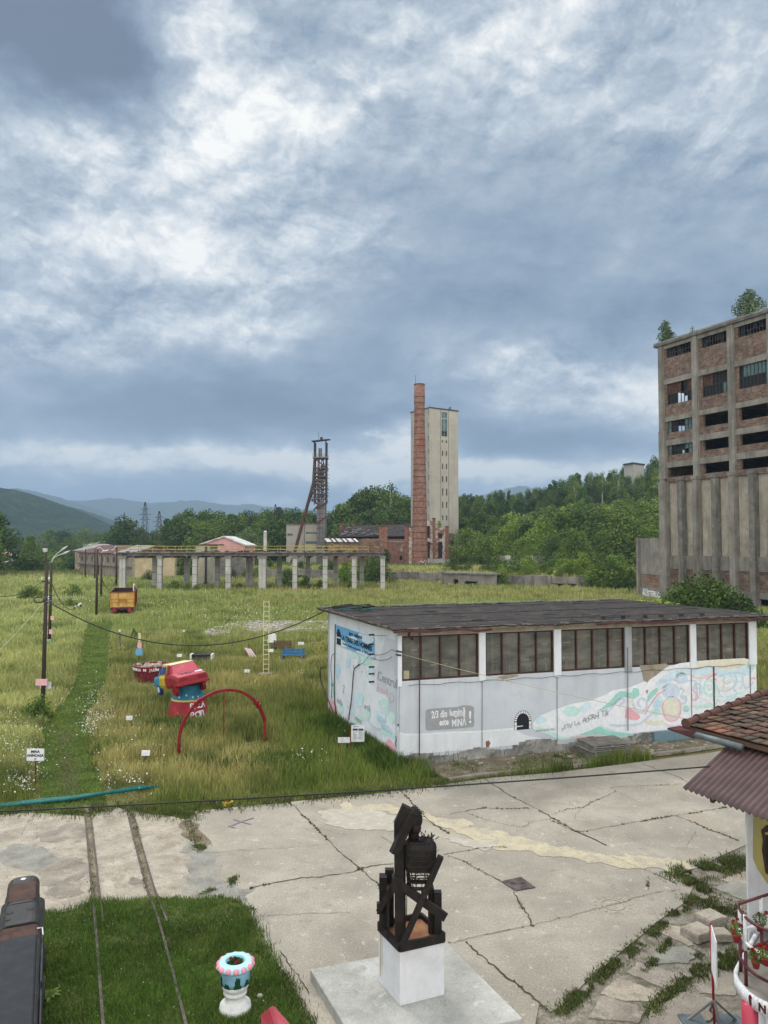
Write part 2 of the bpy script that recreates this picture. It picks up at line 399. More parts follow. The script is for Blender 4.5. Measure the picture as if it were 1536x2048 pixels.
mat('leaf_pale',(.12,.17,.085),(.08,.12,.055),(.18,.24,.12),scale=.4,rough=.8,bump=0,spec=.1,rnd=.1)
mat('leaf_bright',(.17,.26,.05),(.10,.165,.03),(.26,.36,.08),scale=.5,rough=.8,bump=0,spec=.1,rnd=.15)
mat('leaf_far',(.05,.085,.045),(.03,.055,.03),(.08,.13,.06),scale=.08,rough=.9,bump=0,spec=0)
mat('bark',(.11,.09,.07),scale=2,bump=.5,rough=1)
mat('bark_pale',(.50,.48,.43),(.2,.19,.17),(.6,.58,.54),scale=2,bump=.3,rough=1)
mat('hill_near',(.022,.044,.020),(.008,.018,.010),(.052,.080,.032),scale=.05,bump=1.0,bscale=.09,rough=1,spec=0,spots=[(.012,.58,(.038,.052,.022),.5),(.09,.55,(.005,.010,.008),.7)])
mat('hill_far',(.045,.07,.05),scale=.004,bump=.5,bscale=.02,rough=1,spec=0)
mat('road',(.33,.32,.30),scale=.3,bump=.1,rough=.9)
mat('old_concrete',(.255,.235,.205),(.17,.158,.14),(.33,.31,.27),scale=.5,bump=.5,bscale=5,rough=.95,spec=.1,streak=(1.4,(.10,.092,.08),.65),spots=[(.9,.6,(.35,.33,.28),.5)])
mat('silo_panel',(.44,.39,.32),(.33,.29,.235),(.55,.50,.42),scale=.8,bump=1.0,bscale=2.2,rough=.95,spec=.1,streak=(1.0,(.16,.14,.115),.55),stretch=(1,1,.7),spots=[(1.4,.6,(.52,.47,.40),.7),(2.6,.60,(.14,.12,.10),.7),(5.,.62,(.58,.53,.46),.5)])
mat('silo_rib',(.175,.162,.145),(.105,.097,.088),(.26,.24,.21),scale=.8,bump=.5,bscale=4,rough=.95,streak=(1.8,(.075,.068,.06),.7),spots=[(1.0,.58,(.33,.30,.25),.6)])
mat('pillar_concrete',(.50,.49,.455),(.38,.37,.345),(.60,.59,.55),scale=.6,bump=.4,bscale=6,rough=.95,streak=(2.,(.24,.23,.21),.5))
mat('deck_concrete',(.13,.12,.11),(.07,.065,.06),(.24,.22,.20),scale=.8,bump=.4,rough=.95)
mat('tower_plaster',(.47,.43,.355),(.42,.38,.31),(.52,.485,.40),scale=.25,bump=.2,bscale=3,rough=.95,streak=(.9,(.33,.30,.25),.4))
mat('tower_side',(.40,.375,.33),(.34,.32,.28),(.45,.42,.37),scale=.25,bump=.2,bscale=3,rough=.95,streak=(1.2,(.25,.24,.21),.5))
mat('glass_dark',(.05,.07,.075),(.03,.04,.045),(.09,.13,.13),scale=.7,bump=0,rough=.15,spec=.6)
mat('glass_teal',(.09,.16,.16),(.05,.10,.10),(.14,.22,.21),scale=1.2,bump=0,rough=.2,spec=.6)
mat('pane_black',(.012,.012,.013),rough=.5,bump=0)
mat('dusty_glass',(.115,.112,.092),(.055,.056,.050),(.19,.18,.145),scale=1.1,bump=0,rough=.45,spec=.4,streak=(5.,(.20,.19,.16),.45),stretch=(1,1,3))
mat('rust_steel',(.10,.045,.03),(.055,.03,.025),(.17,.075,.045),scale=2.5,bump=.4,rough=.85)
mat('grey_steel',(.19,.18,.17),(.11,.10,.095),(.27,.26,.25),scale=1.2,bump=.2,rough=.7,metal=.2)
mat('clad_steel',(.21,.215,.21),(.12,.12,.12),(.29,.24,.21),scale=.35,bump=.3,rough=.8,streak=(1.2,(.17,.08,.05),.6))
mat('dark_steel',(.05,.045,.042),(.03,.028,.026),(.085,.07,.06),scale=3,bump=.3,rough=.7)
mat('sculpt_steel',(.016,.013,.012),(.010,.008,.008),(.032,.022,.017),scale=5,bump=.4,rough=.6,spec=.25,spots=[(6.,.62,(.075,.032,.02),.6)])
mat('sculpt_floor',(.26,.12,.055),(.18,.075,.035),(.33,.17,.09),scale=5,bump=.4,rough=.85,spots=[(3.,.55,(.30,.20,.12),.6)])
mat('pole_paint',(.055,.038,.034),scale=6,bump=.3,rough=.7)
mat('lamp_metal',(.55,.57,.57),scale=4,bump=0,rough=.5)
mat('white_paint',(.74,.76,.79),(.66,.68,.71),(.80,.81,.83),scale=2.5,bump=.15,bscale=20,rough=.75,streak=(5,(.56,.56,.55),.3))
mat('sign_white',(.72,.73,.74),scale=6,bump=0,rough=.6)
mat('plinth_paint',(.66,.665,.69),(.58,.585,.60),(.72,.725,.75),scale=2.8,bump=.25,bscale=20,rough=.75,spots=[(7.,.66,(.40,.37,.32),.6),(2.5,.60,(.57,.56,.55),.5)],streak=(7,(.50,.47,.42),.25))
mat('stain_brown',(.45,.36,.20),scale=20,bump=0,rough=.9)
mat('slab_smooth',(.37,.37,.34),(.27,.27,.245),(.50,.505,.48),scale=1.1,bump=.25,bscale=22,rough=.85,spots=[(1.6,.60,(.25,.25,.235),.6),(2.4,.60,(.60,.61,.60),.5),(3.3,.60,(.20,.19,.17),.5)],fine=.16)
mat('shed_wall',(.56,.60,.64),(.50,.54,.58),(.62,.66,.695),scale=.9,bump=.2,bscale=9,rough=.85,spots=[(.9,.62,(.47,.50,.53),.5)],streak=(3.2,(.43,.45,.46),.28))
mat('shed_white',(.74,.77,.80),(.66,.69,.72),(.80,.83,.86),scale=1.4,bump=.2,bscale=10,rough=.8,streak=(4,(.55,.56,.56),.35),spots=[(2.2,.66,(.50,.46,.40),.6)])
mat('shed_grey',(.40,.42,.44),scale=1.2,bump=.15,rough=.85,streak=(4,(.30,.31,.32),.4))
mat('shed_base',(.30,.29,.27),(.10,.10,.095),(.50,.49,.46),scale=1.3,bump=.7,bscale=10,rough=.95,spots=[(1.6,.52,(.08,.08,.075),.7)])
mat('bare_plaster',(.33,.28,.215),(.24,.20,.15),(.42,.36,.29),scale=3,bump=.6,rough=1)
mat('bitumen',(.036,.031,.028),(.019,.017,.016),(.068,.060,.054),scale=1.6,bump=1.0,bscale=7,rough=.85,spec=.2,stretch=(.8,1.7,1),spots=[(2.2,.57,(.125,.12,.115),.8),(5.,.58,(.022,.021,.021),.8),(13.,.66,(.30,.29,.28),.5)])
mat('fascia_red',(.075,.026,.026),(.045,.018,.018),(.12,.05,.045),scale=3,bump=.3,rough=.7)
mat('frame_brown',(.062,.027,.021),(.036,.018,.015),(.10,.042,.03),scale=5,bump=.2,rough=.7)
mat('cable',(.018,.018,.018),rough=.6,bump=0)
mat('cable_pale',(.38,.36,.25),rough=.7,bump=0)
for n_,c_ in dict(p_teal=(.36,.66,.58),p_mint=(.55,.78,.72),p_blue=(.50,.68,.76),p_lblue=(.62,.76,.83),p_pink=(.80,.44,.48),p_lpink=(.78,.62,.64),p_cream=(.76,.72,.58),p_lilac=(.60,.66,.78),p_white=(.80,.82,.84),p_grey=(.335,.345,.35),p_black=(.02,.022,.03),p_dgrey=(.2,.21,.23),p_sky=(.16,.42,.68),p_yellow=(.62,.50,.16),p_sblue=(.15,.23,.27),p_pale=(.70,.73,.72),p_navy=(.03,.06,.2)).items():
 flat(n_,c_,rough=.85,var=.10,scale=6,bump=.05)
mat('clay_tile',(1,1,1),attr=True,scale=7,rough=.9,bump=.5,bscale=30)
mat('canopy_brown',(.085,.050,.050),(.062,.038,.038),(.115,.068,.066),scale=2.5,rough=.55,bump=.15,bscale=30,spec=.4,spots=[(30.,.72,(.25,.2,.2),.6)])
mat('gutter',(.12,.15,.16),(.08,.10,.11),(.18,.21,.22),scale=4,rough=.5,metal=.3,bump=.1)
mat('red_gloss',(.30,.014,.026),(.23,.012,.02),(.36,.025,.04),scale=4,rough=.45,bump=.1,spec=.4)
mat('rose_gloss',(.42,.03,.065),(.36,.025,.05),(.48,.05,.09),scale=3,rough=.4,bump=.05,spec=.5)
mat('maroon',(.085,.014,.02),scale=4,rough=.45,bump=.1,spec=.4)
mat('ring_red',(.22,.010,.016),(.15,.008,.012),(.28,.02,.025),scale=4,rough=.5,bump=.15)
mat('car_pink',(.46,.065,.095),(.40,.05,.08),(.52,.10,.13),scale=2,rough=.4,bump=0,spec=.5)
mat('car_yellow',(.55,.42,.04),scale=3,rough=.5,bump=.05)
mat('car_cream',(.68,.62,.38),scale=3,rough=.5,bump=.05)
mat('car_blue',(.05,.27,.42),(.035,.20,.33),(.09,.35,.5),scale=3,rough=.45,bump=.05)
mat('cone_blue',(.04,.21,.33),(.03,.15,.25),(.07,.28,.41),scale=3,rough=.75,bump=.2)
mat('cone_red',(.33,.03,.04),(.24,.022,.03),(.40,.06,.065),scale=2.5,rough=.8,bump=.2)
mat('tub_red',(.15,.02,.025),(.09,.015,.018),(.22,.03,.04),scale=5,rough=.8,bump=.3)
mat('wood_grey',(.17,.155,.135),(.10,.09,.08),(.25,.23,.20),scale=3,stretch=(1,1,1),bump=.4,rough=.95)
mat('wood_brown',(.12,.075,.05),scale=4,bump=.4,rough=.9)
mat('bench_blue',(.02,.14,.32),scale=4,bump=.2,rough=.6)
mat('pipe_green',(.01,.13,.12),(.008,.09,.09),(.02,.17,.15),scale=3,rough=.55,bump=.2)
mat('wagon_yellow',(.62,.39,.11),(.50,.28,.07),(.72,.52,.20),scale=1.2,bump=.3,rough=.75,streak=(4.,(.30,.12,.05),.55))
mat('wagon_orange',(.46,.22,.05),(.33,.13,.035),(.56,.32,.09),scale=2,bump=.3,rough=.8)
mat('wagon_inside',(.045,.025,.022),scale=2,bump=.3,rough=.9)
mat('loco_black',(.014,.0135,.0135),(.012,.012,.013),(.042,.034,.030),scale=3,bump=.3,rough=.5,spec=.4,spots=[(2.5,.60,(.075,.032,.02),.8)])
mat('loco_rust',(.065,.033,.025),(.035,.02,.017),(.10,.052,.037),scale=4,bump=.3,rough=.8,spots=[(4.,.6,(.04,.03,.03),.8)])
mat('loco_roof',(.013,.015,.019),(.009,.010,.013),(.021,.024,.029),scale=5,bump=.15,rough=.6,spec=.25)
mat('loco_teal',(.03,.085,.085),(.02,.05,.05),(.05,.12,.12),scale=3,bump=.2,rough=.5)
mat('chrome',(.75,.76,.76),rough=.2,metal=1,bump=0)
mat('rail_steel',(.095,.072,.07),(.055,.042,.04),(.16,.12,.115),scale=6,bump=.3,rough=.6,metal=.3)
mat('urn_white',(.72,.72,.69),scale=8,bump=.2,bscale=30,rough=.8,spots=[(9,.64,(.5,.5,.46),.6)])
mat('urn_blue',(.24,.47,.60),scale=4,bump=.05,rough=.6)
mat('urn_rim',(.38,.66,.77),scale=4,bump=.05,rough=.6)
mat('urn_pink',(.74,.30,.37),scale=6,bump=.05,rough=.6)
mat('urn_green',(.008,.055,.03),scale=6,bump=.05,rough=.6)
mat('dirt_gravel',(.21,.19,.155),(.12,.105,.085),(.31,.285,.24),scale=3.5,bump=.8,bscale=20,rough=1,spec=0,spots=[(3.0,.57,(.085,.10,.045),.7),(16.,.60,(.40,.37,.32),.8)],fine=.4)
mat('roof_rust',(.11,.055,.045),(.065,.035,.03),(.17,.09,.07),scale=.7,bump=.5,rough=.9)
mat('roof_grey',(.26,.25,.24),(.17,.16,.15),(.34,.33,.31),scale=.8,bump=.4,rough=.9)
mat('charred',(.030,.028,.028),(.015,.015,.015),(.07,.06,.055),scale=.9,bump=1,bscale=3,rough=.95,spots=[(1.2,.62,(.16,.10,.08),.6)])
mat('plaster_yellow',(.64,.51,.31),(.52,.41,.25),(.70,.60,.40),scale=.6,bump=.3,rough=.95,spots=[(.6,.60,(.72,.69,.60),.9)],streak=(1.5,(.40,.33,.23),.3))
mat('plaster_drab',(.36,.31,.24),(.22,.19,.15),(.48,.43,.34),scale=.5,bump=.3,rough=.95,spots=[(.5,.57,(.28,.13,.09),.8)],streak=(1.6,(.16,.14,.12),.5))
mat('plaster_pink',(.66,.33,.36),(.58,.28,.31),(.72,.39,.41),scale=.6,bump=.1,rough=.9)
mat('plaster_cream',(.50,.46,.36),scale=.5,bump=.2,rough=.9,streak=(1.3,(.33,.30,.24),.4))
mat('rail_yellow',(.40,.33,.09),(.22,.17,.05),(.5,.42,.13),scale=3,rough=.8,bump=.2)
mat('roof_white',(.60,.61,.60),(.32,.17,.12),(.72,.73,.72),scale=.5,rough=.6,bump=.2)
mat('rubble',(.36,.34,.295),(.22,.205,.175),(.47,.45,.40),scale=2.2,rough=.95,bump=.6)
mat('mural_yellow',(.42,.37,.13),(.33,.33,.22),(.52,.42,.14),scale=5,rough=.6,bump=0,stretch=(1,1,.3))
mat('skin',(.50,.30,.22),rough=.55,bump=0,scale=3)
mat('hair',(.015,.012,.010),rough=.6,bump=.3,bscale=60)
mat('cloth_grey',(.08,.085,.10),rough=.9,bump=.1)
brick('brick_silo',(.43,-.90),(.145,.088,.07),(.25,.175,.14),(.24,.215,.185),.62,.26,wear=(.26,.215,.17),wscale=1.3,wthr=.56,streak=(1.5,(.11,.085,.07),.5))
brick('brick_annex',(1,0),(.22,.115,.085),(.30,.19,.14),(.24,.21,.17),.55,.22,wear=(.20,.185,.16),wscale=.5,wthr=.48)
brick('brick_hall',(1,0),(.215,.10,.072),(.27,.135,.10),(.26,.20,.16),.6,.24,wear=(.40,.34,.27),wscale=.35,wthr=.585,streak=(1.,(.12,.07,.05),.5))
brick('brick_ruin',(1,0),(.20,.11,.085),(.28,.16,.12),(.25,.20,.16),.7,.3,wear=(.13,.10,.085),wscale=.5,wthr=.5)
brick('brick_pier',(1,0),(.27,.12,.085),(.31,.15,.105),(.30,.2,.15),.6,.24,wear=(.22,.10,.07),wscale=.8,wthr=.6)
brick('brick_chimney',(1,0),(.29,.155,.115),(.335,.185,.14),(.29,.175,.14),.5,.16,wear=(.27,.105,.07),wscale=.25,wthr=.56,streak=(1.3,(.22,.085,.06),.5))
brick('brick_plaster',(1,0),(.33,.13,.09),(.38,.17,.12),(.30,.2,.15),.6,.24,wear=(.60,.57,.50),wscale=.55,wthr=.47,streak=(1.2,(.30,.25,.2),.4))
WALLPTS=[(-62,196),(-43,190),(0.2,171),(23.2,150),(45,133),(90,118)]
def wall_y(x):
 return np.interp(x,[p[0]for p in WALLPTS],[p[1]for p in WALLPTS])
HX=[-400,-120,-43,-22,13,38,74,99,142,300];HZ=[0,0,3,9,13,18,22,29,38,50]
def ground(x,y):
 x=np.asarray(x,float);y=np.asarray(y,float)
 z=-0.05+0*x
 z=z+np.clip((y-30)/60,0,1)*(vn(x,y,14,5)-.5)*.25
 terr=sst(0.35,1.1,y-wall_y(x))*sst(-64,-52,x)
 z=z+2.0*terr
 y0=np.where(x<45,275,np.interp(x,[45,80],[275,190]))
 hill=sst(0,1,(y-y0)/(385-y0))*np.interp(x,HX,HZ)*(1-.0*y)
 hill=hill*(1+.25*(vn(x,y,45,9)-.5))
 z=z+hill-np.clip((y-620)/500,0,1)*hill
 return z
def gz(x,y):return float(ground(np.array([x]),np.array([y]))[0])
xs=np.concatenate([-np.geomspace(9000,160,26),np.linspace(-155,155,156),np.geomspace(160,9000,26)])
ys=np.concatenate([[-60,-20,0],np.linspace(8,220,150),np.linspace(224,700,90),np.geomspace(720,9500,22)])
X,Y=np.meshgrid(xs,ys);Z=ground(X,Y)
ny,nx=X.shape
V=np.stack([X,Y,Z],-1).reshape(-1,3)
idx=np.arange(nx*ny).reshape(ny,nx)
Fq=np.stack([idx[:-1,:-1],idx[:-1,1:],idx[1:,1:],idx[1:,:-1]],-1).reshape(-1,4)
struct(npmesh('ground',V,Fq,'soil',smooth=True))
def gl(pts,z=0.0):return[G(a,b,z)[:2]for a,b in pts]
YARD=gl([(-700,1640),(0,1630),(60,1625),(170,1632),(235,1615),(300,1628),(372,1640),(392,1622),(470,1614),(562,1606),(640,1597),(740,1588),(832,1577),(905,1566),(975,1556),(1110,1545),(1200,1534),(1400,1508),(1530,1490)])+[(16.5,28.5),(13.0,21.0)]+gl([(1490,1690),(1440,1712),(1395,1735),(1345,1747),(1365,1757),(1387,1772),(1372,1803),(1325,1835),(1240,1905),(1170,1965),(1120,2015),(1098,2024),(1078,2010),(1068,2060)])+[(1.9,9.5),(-1.6,9.5),(-14,9.5),(-26,12)]
m=MB();m.sheet(YARD,0.0);m.ext([(x,y,-.12)for x,y in YARD],(0,0,.1195))
struct(m.build('concrete_yard','concrete_yard'))
m=MB();m.sheet([(-1.5,8),(16,8),(22,20),(20,30),(13,21)]+gl([(1490,1680),(1330,1735),(1380,1770),(1120,1990),(1000,1990)]),-.022)
struct(m.build('dirt_strip','dirt_gravel'))
LAWN=gl([(-60,1845),(80,1832),(150,1822),(185,1800),(240,1806),(300,1796),(380,1800),(455,1797),(500,1825),(522,1872),(545,1915),(560,1960),(585,2010),(612,2075)])+[(-1.2,9.0),(-9,9.0)]
m=MB();m.ext([(x,y,.002)for x,y in LAWN],(0,0,.022));struct(m.build('lawn_bed','soil'))
PATCHN=[0]
def patch(name,mname,pts,lvl=1,jit=.014,z=None):
 q=smooth_line([(*G(a,b)[:2],0)for a,b in pts+[pts[0]]],10)[:-1]
 rr=random.Random(len(pts)*7+int(pts[0][0]))
 PATCHN[0]+=1
 wob=lambda p,s:(float(vn(p.x,p.y,.45,s,4))-.5)*(.75 if lvl>1 else .4)
 q=[Vector((p.x+wob(p,3)+rr.uniform(-jit,jit),p.y+wob(p,8)+rr.uniform(-jit,jit),.003*lvl+.0004*PATCHN[0]))for p in q]
 from mathutils.geometry import tessellate_polygon as tess
 m=MB();m.add(q,[f if(q[f[1]]-q[f[0]]).cross(q[f[2]]-q[f[0]]).z>0 else f[::-1]for f in tess([q])])
 return struct(m.build(name,mname))
def z6(l):return[(a/2.4,b/2.4+1560)for a,b in l]
def z7(l):return[(a/2.415+900,b/2.415+1500)for a,b in l]
patch('yard_patch','concrete_pale',[(0,1632),(170,1632),(300,1630),(378,1642),(366,1700),(380,1740),(372,1800),(300,1800),(190,1812),(60,1840),(-60,1850),(-200,1700)],1)
patch('asphalt_patch','asphalt_patch',z6([(890,300),(960,300),(1020,360),(1055,400),(1020,440),(1060,490),(1120,515),(1240,515),(1195,570),(1225,625),(1200,660),(1080,610),(985,575),(880,560),(910,500),(890,430),(900,370)]),2)
patch('asphalt_patch','asphalt_patch',z6([(0,350),(80,300),(210,330),(310,390),(250,440),(190,450),(60,430),(0,420),(-80,390)]),2)
patch('dark_patch','dark_patch',z6([(170,260),(300,215),(400,225),(405,300),(330,280),(260,300),(190,285)]),2)
patch('dark_patch','dark_patch',z6([(190,440),(300,400),(400,380),(425,470),(380,530),(320,545),(250,560),(200,500)]),2)
patch('dark_patch','dark_patch',z6([(600,470),(650,455),(700,470),(690,510),(620,515),(595,495)]),2)
patch('dirt_patch','dirt',z6([(850,190),(925,185),(985,300),(960,305),(890,290),(865,240)]),2)
patch('yellow_paint','yellow_paint',[(680,1607),(760,1612),(860,1627),(930,1645),(985,1660),(1100,1690),(1250,1712),(1392,1728),(1350,1747),(1290,1738),(1200,1727),(1100,1712),(1000,1697),(900,1662),(800,1632),(700,1616)],2,.08)
patch('pale_wash','pale_wash',[(640,1618),(700,1616),(760,1625),(800,1645),(770,1660),(700,1658),(645,1645)],2)
patch('pale_wash','pale_wash',[(900,1672),(960,1682),(1010,1695),(960,1700),(900,1690)],2)
for sx_,sy_ in((520,1850),(610,1800),(1190,1865),(1010,1850)):
 pass
CR=[([(578,1603),(610,1635),(640,1665),(672,1697),(705,1725),(735,1750),(770,1785)],.035,1),([(795,1575),(820,1602),(858,1642),(900,1668)],.03,1),([(960,1552),(1018,1590),(1050,1606),(1095,1630),(1145,1660),(1215,1692)],.03,1),([(500,1778),(520,1772),(600,1757),(640,1754),(705,1744),(727,1736),(785,1727)],.03,.7),([(888,1710),(905,1706),(963,1697),(1010,1695)],.025,.3),(z7([(0,515),(70,540),(140,580),(240,635)]),.025,.2),(z7([(310,690),(340,745),(375,800),(400,850)]),.03,.6),([(900,1887),(960,1873),(1063,1851),(1190,1819),(1297,1790),(1360,1780)],.016,.1),(z7([(75,925),(150,995),(230,1060),(340,1150),(430,1225),(475,1260)]),.035,.15),(z7([(640,395),(800,365),(920,345),(1020,328),(1140,310),(1250,292),(1330,278)]),.022,.7),(z7([(0,312),(60,298),(160,283),(260,284),(380,282)]),.02,.5),(z7([(490,316),(560,290),(640,278),(690,250),(740,230),(800,197),(780,182),(900,176),(1000,172),(1120,165)]),.016,.2),(z7([(640,280),(610,310),(605,340),(680,350)]),.008,0),(z7([(800,197),(850,225),(930,260),(1060,310)]),.008,0),(z7([(640,280),(740,300),(860,335)]),.008,0),(z7([(1090,320),(1180,352),(1250,385),(1330,415),(1395,440)]),.028,.3),(z7([(930,68),(1000,95),(1100,130),(1145,155)]),.022,.2),(z7([(95,310),(160,335),(240,355),(350,372),(400,350),(500,330)]),.012,.1),(z7([(500,345),(580,385),(640,405),(750,460)]),.025,.5),(z7([(380,258),(480,255),(600,270)]),.01,0),(z7([(985,597),(1050,625),(1090,645)]),.03,.1),(z7([(960,620),(955,680)]),.016,.9),([(425,1707),(480,1701),(560,1697),(640,1690)],.012,0),([(517,1833),(580,1830),(640,1827),(700,1826)],.012,0),([(760,1670),(790,1690),(830,1693)],.012,.2),([(880,1700),(840,1720),(790,1727)],.015,.2),([(40,1672),(60,1640)],.01,0),([(1180,1700),(1240,1720),(1300,1745),(1330,1765)],.010,.1),([(560,1900),(590,1945),(620,1990)],.02,.1),(z7([(1190,395),(1160,440),(1140,475)]),.008,0),([(700,1585),(760,1592),(830,1598)],.01,0),([(600,1606),(720,1640),(790,1648)],.006,0),([(1100,1545),(1000,1556)],.01,0)]
CRACKPTS=[]
m=MB();rr=random.Random(4)
for pts,w,weed in CR:
 q=smooth_line([(*G(a,b)[:2],0)for a,b in pts],7)
 q=[p+Vector((rr.uniform(-.03,.03),rr.uniform(-.03,.03),0))for p in q]
 vs=[]
 for i,p in enumerate(q):
  t=(q[min(i+1,len(q)-1)]-q[max(i-1,0)]).normalized();n=Vector((-t.y,t.x,0))*w*rr.uniform(.15,.6)
  vs+=[p+n+Vector((0,0,.0145)),p-n+Vector((0,0,.0145))]
  if weed:CRACKPTS.append((p.x,p.y,weed))
 m.add(vs,[(2*i,2*i+1,2*i+3,2*i+2)for i in range(len(q)-1)])
struct(m.build('yard_cracks','crack'))
def groundline(m,pts,w,z=.0165):
 q=[Vector((*G(a,b)[:2],z))for a,b in pts];vs=[]
 for i,p in enumerate(q):
  t=(q[min(i+1,len(q)-1)]-q[max(i-1,0)]).normalized();n=Vector((-t.y,t.x,0))*w/2;vs+=[p+n,p-n]
 m.add(vs,[(2*i,2*i+1,2*i+3,2*i+2)for i in range(len(q)-1)])
m=MB();groundline(m,z6([(1100,225),(1160,200),(1218,183)]),.06);groundline(m,z6([(1120,190),(1160,203),(1205,214)]),.05,.018);groundline(m,z6([(1098,221),(1126,231)]),.05,.018)
struct(m.build('painted_mark','p_dgrey'))
m=MB();c=G(1226,1810);
for k in range(20):
 a0,a1=k/20*6.283,(k+.8)/20*6.283
 for j in(0,):
  p=[(c[0]+.26*math.cos(t),c[1]+.26*math.sin(t),.0165)for t in(a0,a1)]+[(c[0]+.235*math.cos(t),c[1]+.235*math.sin(t),.0165)for t in(a1,a0)]
  m.add(p,[(0,1,2,3)])
for k in range(14):
 a=k/14*6.283;p=[(c[0]+r*math.cos(a+o),c[1]+r*math.sin(a+o),.0165)for r,o in((.33,-.03),(.33,.03),(.42,.025),(.42,-.025))]
 m.add(p,[(0,1,2,3)])
struct(m.build('chalk_mark','yellow_paint'))
q=[G(a,b,0)for a,b in[(1002,1764),(1042,1755),(1071,1776),(1031,1783)]]
t=thing('manhole_cover','rusty square steel manhole plate set in the concrete yard','manhole cover',(*q[0][:2],0))
m=MB();m.ext([(x,y,.001)for x,y,_ in q][::-1],(0,0,.022));m.build('plate','rail_steel',t,bevel=.004)
cx=sum(p[0]for p in q)/4;cy=sum(p[1]for p in q)/4
for dx in(-.12,.12):
 m=MB();m.tube([(cx+dx-.05,cy,.024),(cx+dx-.04,cy,.045),(cx+dx+.04,cy,.045),(cx+dx+.05,cy,.024)],.008,6);m.build('handle','dark_steel',t)
def groundline2(m,ln):
 q=[Vector(G(a,b))+Vector((.085,0,.0125))for a,b in ln[:4]]
 m.add([p+Vector((s*.085,0,0))for p in q for s in(1,-1)],[(2*i,2*i+1,2*i+3,2*i+2)for i in range(len(q)-1)])
m=MB();L0=[(168,1612),(175,1680),(183,1770),(190,1850),(198,1950),(206,2060)];R0=[(252,1612),(268,1680),(293,1775),(318,1850),(345,1950),(372,2060)]
for ln in(L0,R0):
 for off in(0,.17):
  pts=[Vector(G(a,b))+Vector((off,0,.012))for a,b in ln]
  for a,b in zip(pts[:-1],pts[1:]):
   if off and a.y<16.8:continue
   m.beam(a+Vector((0,0,-.014 if a.y>17 else .05)),b+Vector((0,0,-.014 if b.y>17 else .05)),.05 if off==0 else .04,.05)
struct(m.build('railway_track','rail_steel'))
m=MB()
for ln in(L0,R0):groundline2(m,ln)
struct(m.build('rail_groove','dirt'))
FOOT=[z for z in[[(1440,1758),(1500,1740),(1560,1762),(1500,1778)],[(1425,1775),(1470,1762),(1560,1792),(1520,1812)],[(1395,1795),(1425,1786),(1500,1820),(1485,1832)],[(1312,1862),(1330,1846),(1372,1858),(1395,1880),(1380,1892)],[(1275,1935),(1320,1895),(1370,1892),(1398,1905),(1378,1925),(1330,1925)],[(1255,1945),(1275,1925),(1365,1950),(1350,1968),(1330,1978)],[(1200,1985),(1235,1955),(1322,1982),(1310,2003),(1240,2000)],[(1175,2035),(1205,1990),(1295,2018),(1275,2045)],[(1300,2020),(1370,1985),(1425,1998),(1440,2030),(1380,2060),(1300,2060)],[(1380,1960),(1425,1930),(1475,1950),(1470,1990),(1400,1985)],[(1415,1905),(1440,1895),(1455,1915),(1430,1925)]]]
for i,q in enumerate(FOOT):
 pts=[G(a,b,.0)[:2]for a,b in q];A=sum(pts[k][0]*pts[(k+1)%len(pts)][1]-pts[(k+1)%len(pts)][0]*pts[k][1]for k in range(len(pts)))
 if A<0:pts=pts[::-1]
 rr=random.Random(i);q2=[]
 for k in range(len(pts)):
  a,b=Vector(pts[k]),Vector(pts[(k+1)%len(pts)])
  for f in range(6):p=a.lerp(b,f/6);q2.append((p.x+rr.uniform(-.025,.025),p.y+rr.uniform(-.025,.025)))
 m=MB();m.prism(q2,-.03,-.002+.006*(i%3));struct(m.build('paving_slab',['concrete_pale','asphalt_patch','dark_patch'][i%3 if i<7 else 2],bevel=.006))
SC,SD=(0.49,27.3),(15.95,32.4);SL_=(-2.63,35.5);SR=(12.85,40.6)
FP=PL(SC,SD);LW=PL(SL_,SC);BKW=PL(SR,SL_);RW=PL(SD,SR)
rnd=random.Random(11)
SH=thing('painted_shed','long white and grey shed with dusty windows, flat black roof and pastel mural','shed',(8,31,0))
WZ0,WZ1=3.08,4.70
ops=[]
colpx=[(803,957),(970,1107),(1121,1249),(1262,1379),(1391,1497)]
for a,b in colpx:
 ops.append((FP.px(a,1300)[0],FP.px(b,1300)[0],WZ0,WZ1))
m=MB();FP.wall(m,0,FP.L,.3,4.9,-.25,0,ops)
m.build('front_wall','shed_wall',SH)
m=MB();LW.box(m,0,LW.L-.252,-.05,4.9,-.25,0);m.build('side_wall','shed_white',SH)
m=MB();BKW.box(m,.0,BKW.L,-.05,4.88,-.25,0);m.build('back_wall','shed_grey',SH)
m=MB();RW.box(m,.253,RW.L,-.05,4.89,-.25,0);m.build('side_wall','shed_grey',SH)
m=MB();q=[]
N=60
for i in range(N):
 a0,a1=FP.L*i/N,FP.L*(i+1)/N;px_=795+710*(i/N)
 h=.38+.10*math.sin(i*.7)+rnd.uniform(-.03,.03)+(.12 if 16<i<24 else 0)
 if i<2:h=.42
 FP.box(m,a0,a1,-.1,max(.305,h),-.2,.05+rnd.uniform(0,.02))
m.build('plinth','shed_base',SH)
for i,(a,b)in enumerate([(792,803),(957,970),(1107,1121),(1249,1262),(1379,1391),(1497,1508)]):
 s0=max(0.0,FP.px(a,1300)[0]);s1=min(FP.L,FP.px(b,1300)[0])
 if i==5:s1=FP.L
 m=MB();FP.box(m,s0,s1,2.9,4.72,.002,.06);m.build('pilaster','shed_white' if i!=3 else 'shed_grey',SH)
m=MB();FP.box(m,0,FP.L,4.722,4.905,.002,.075);m.build('lintel','bare_plaster',SH)
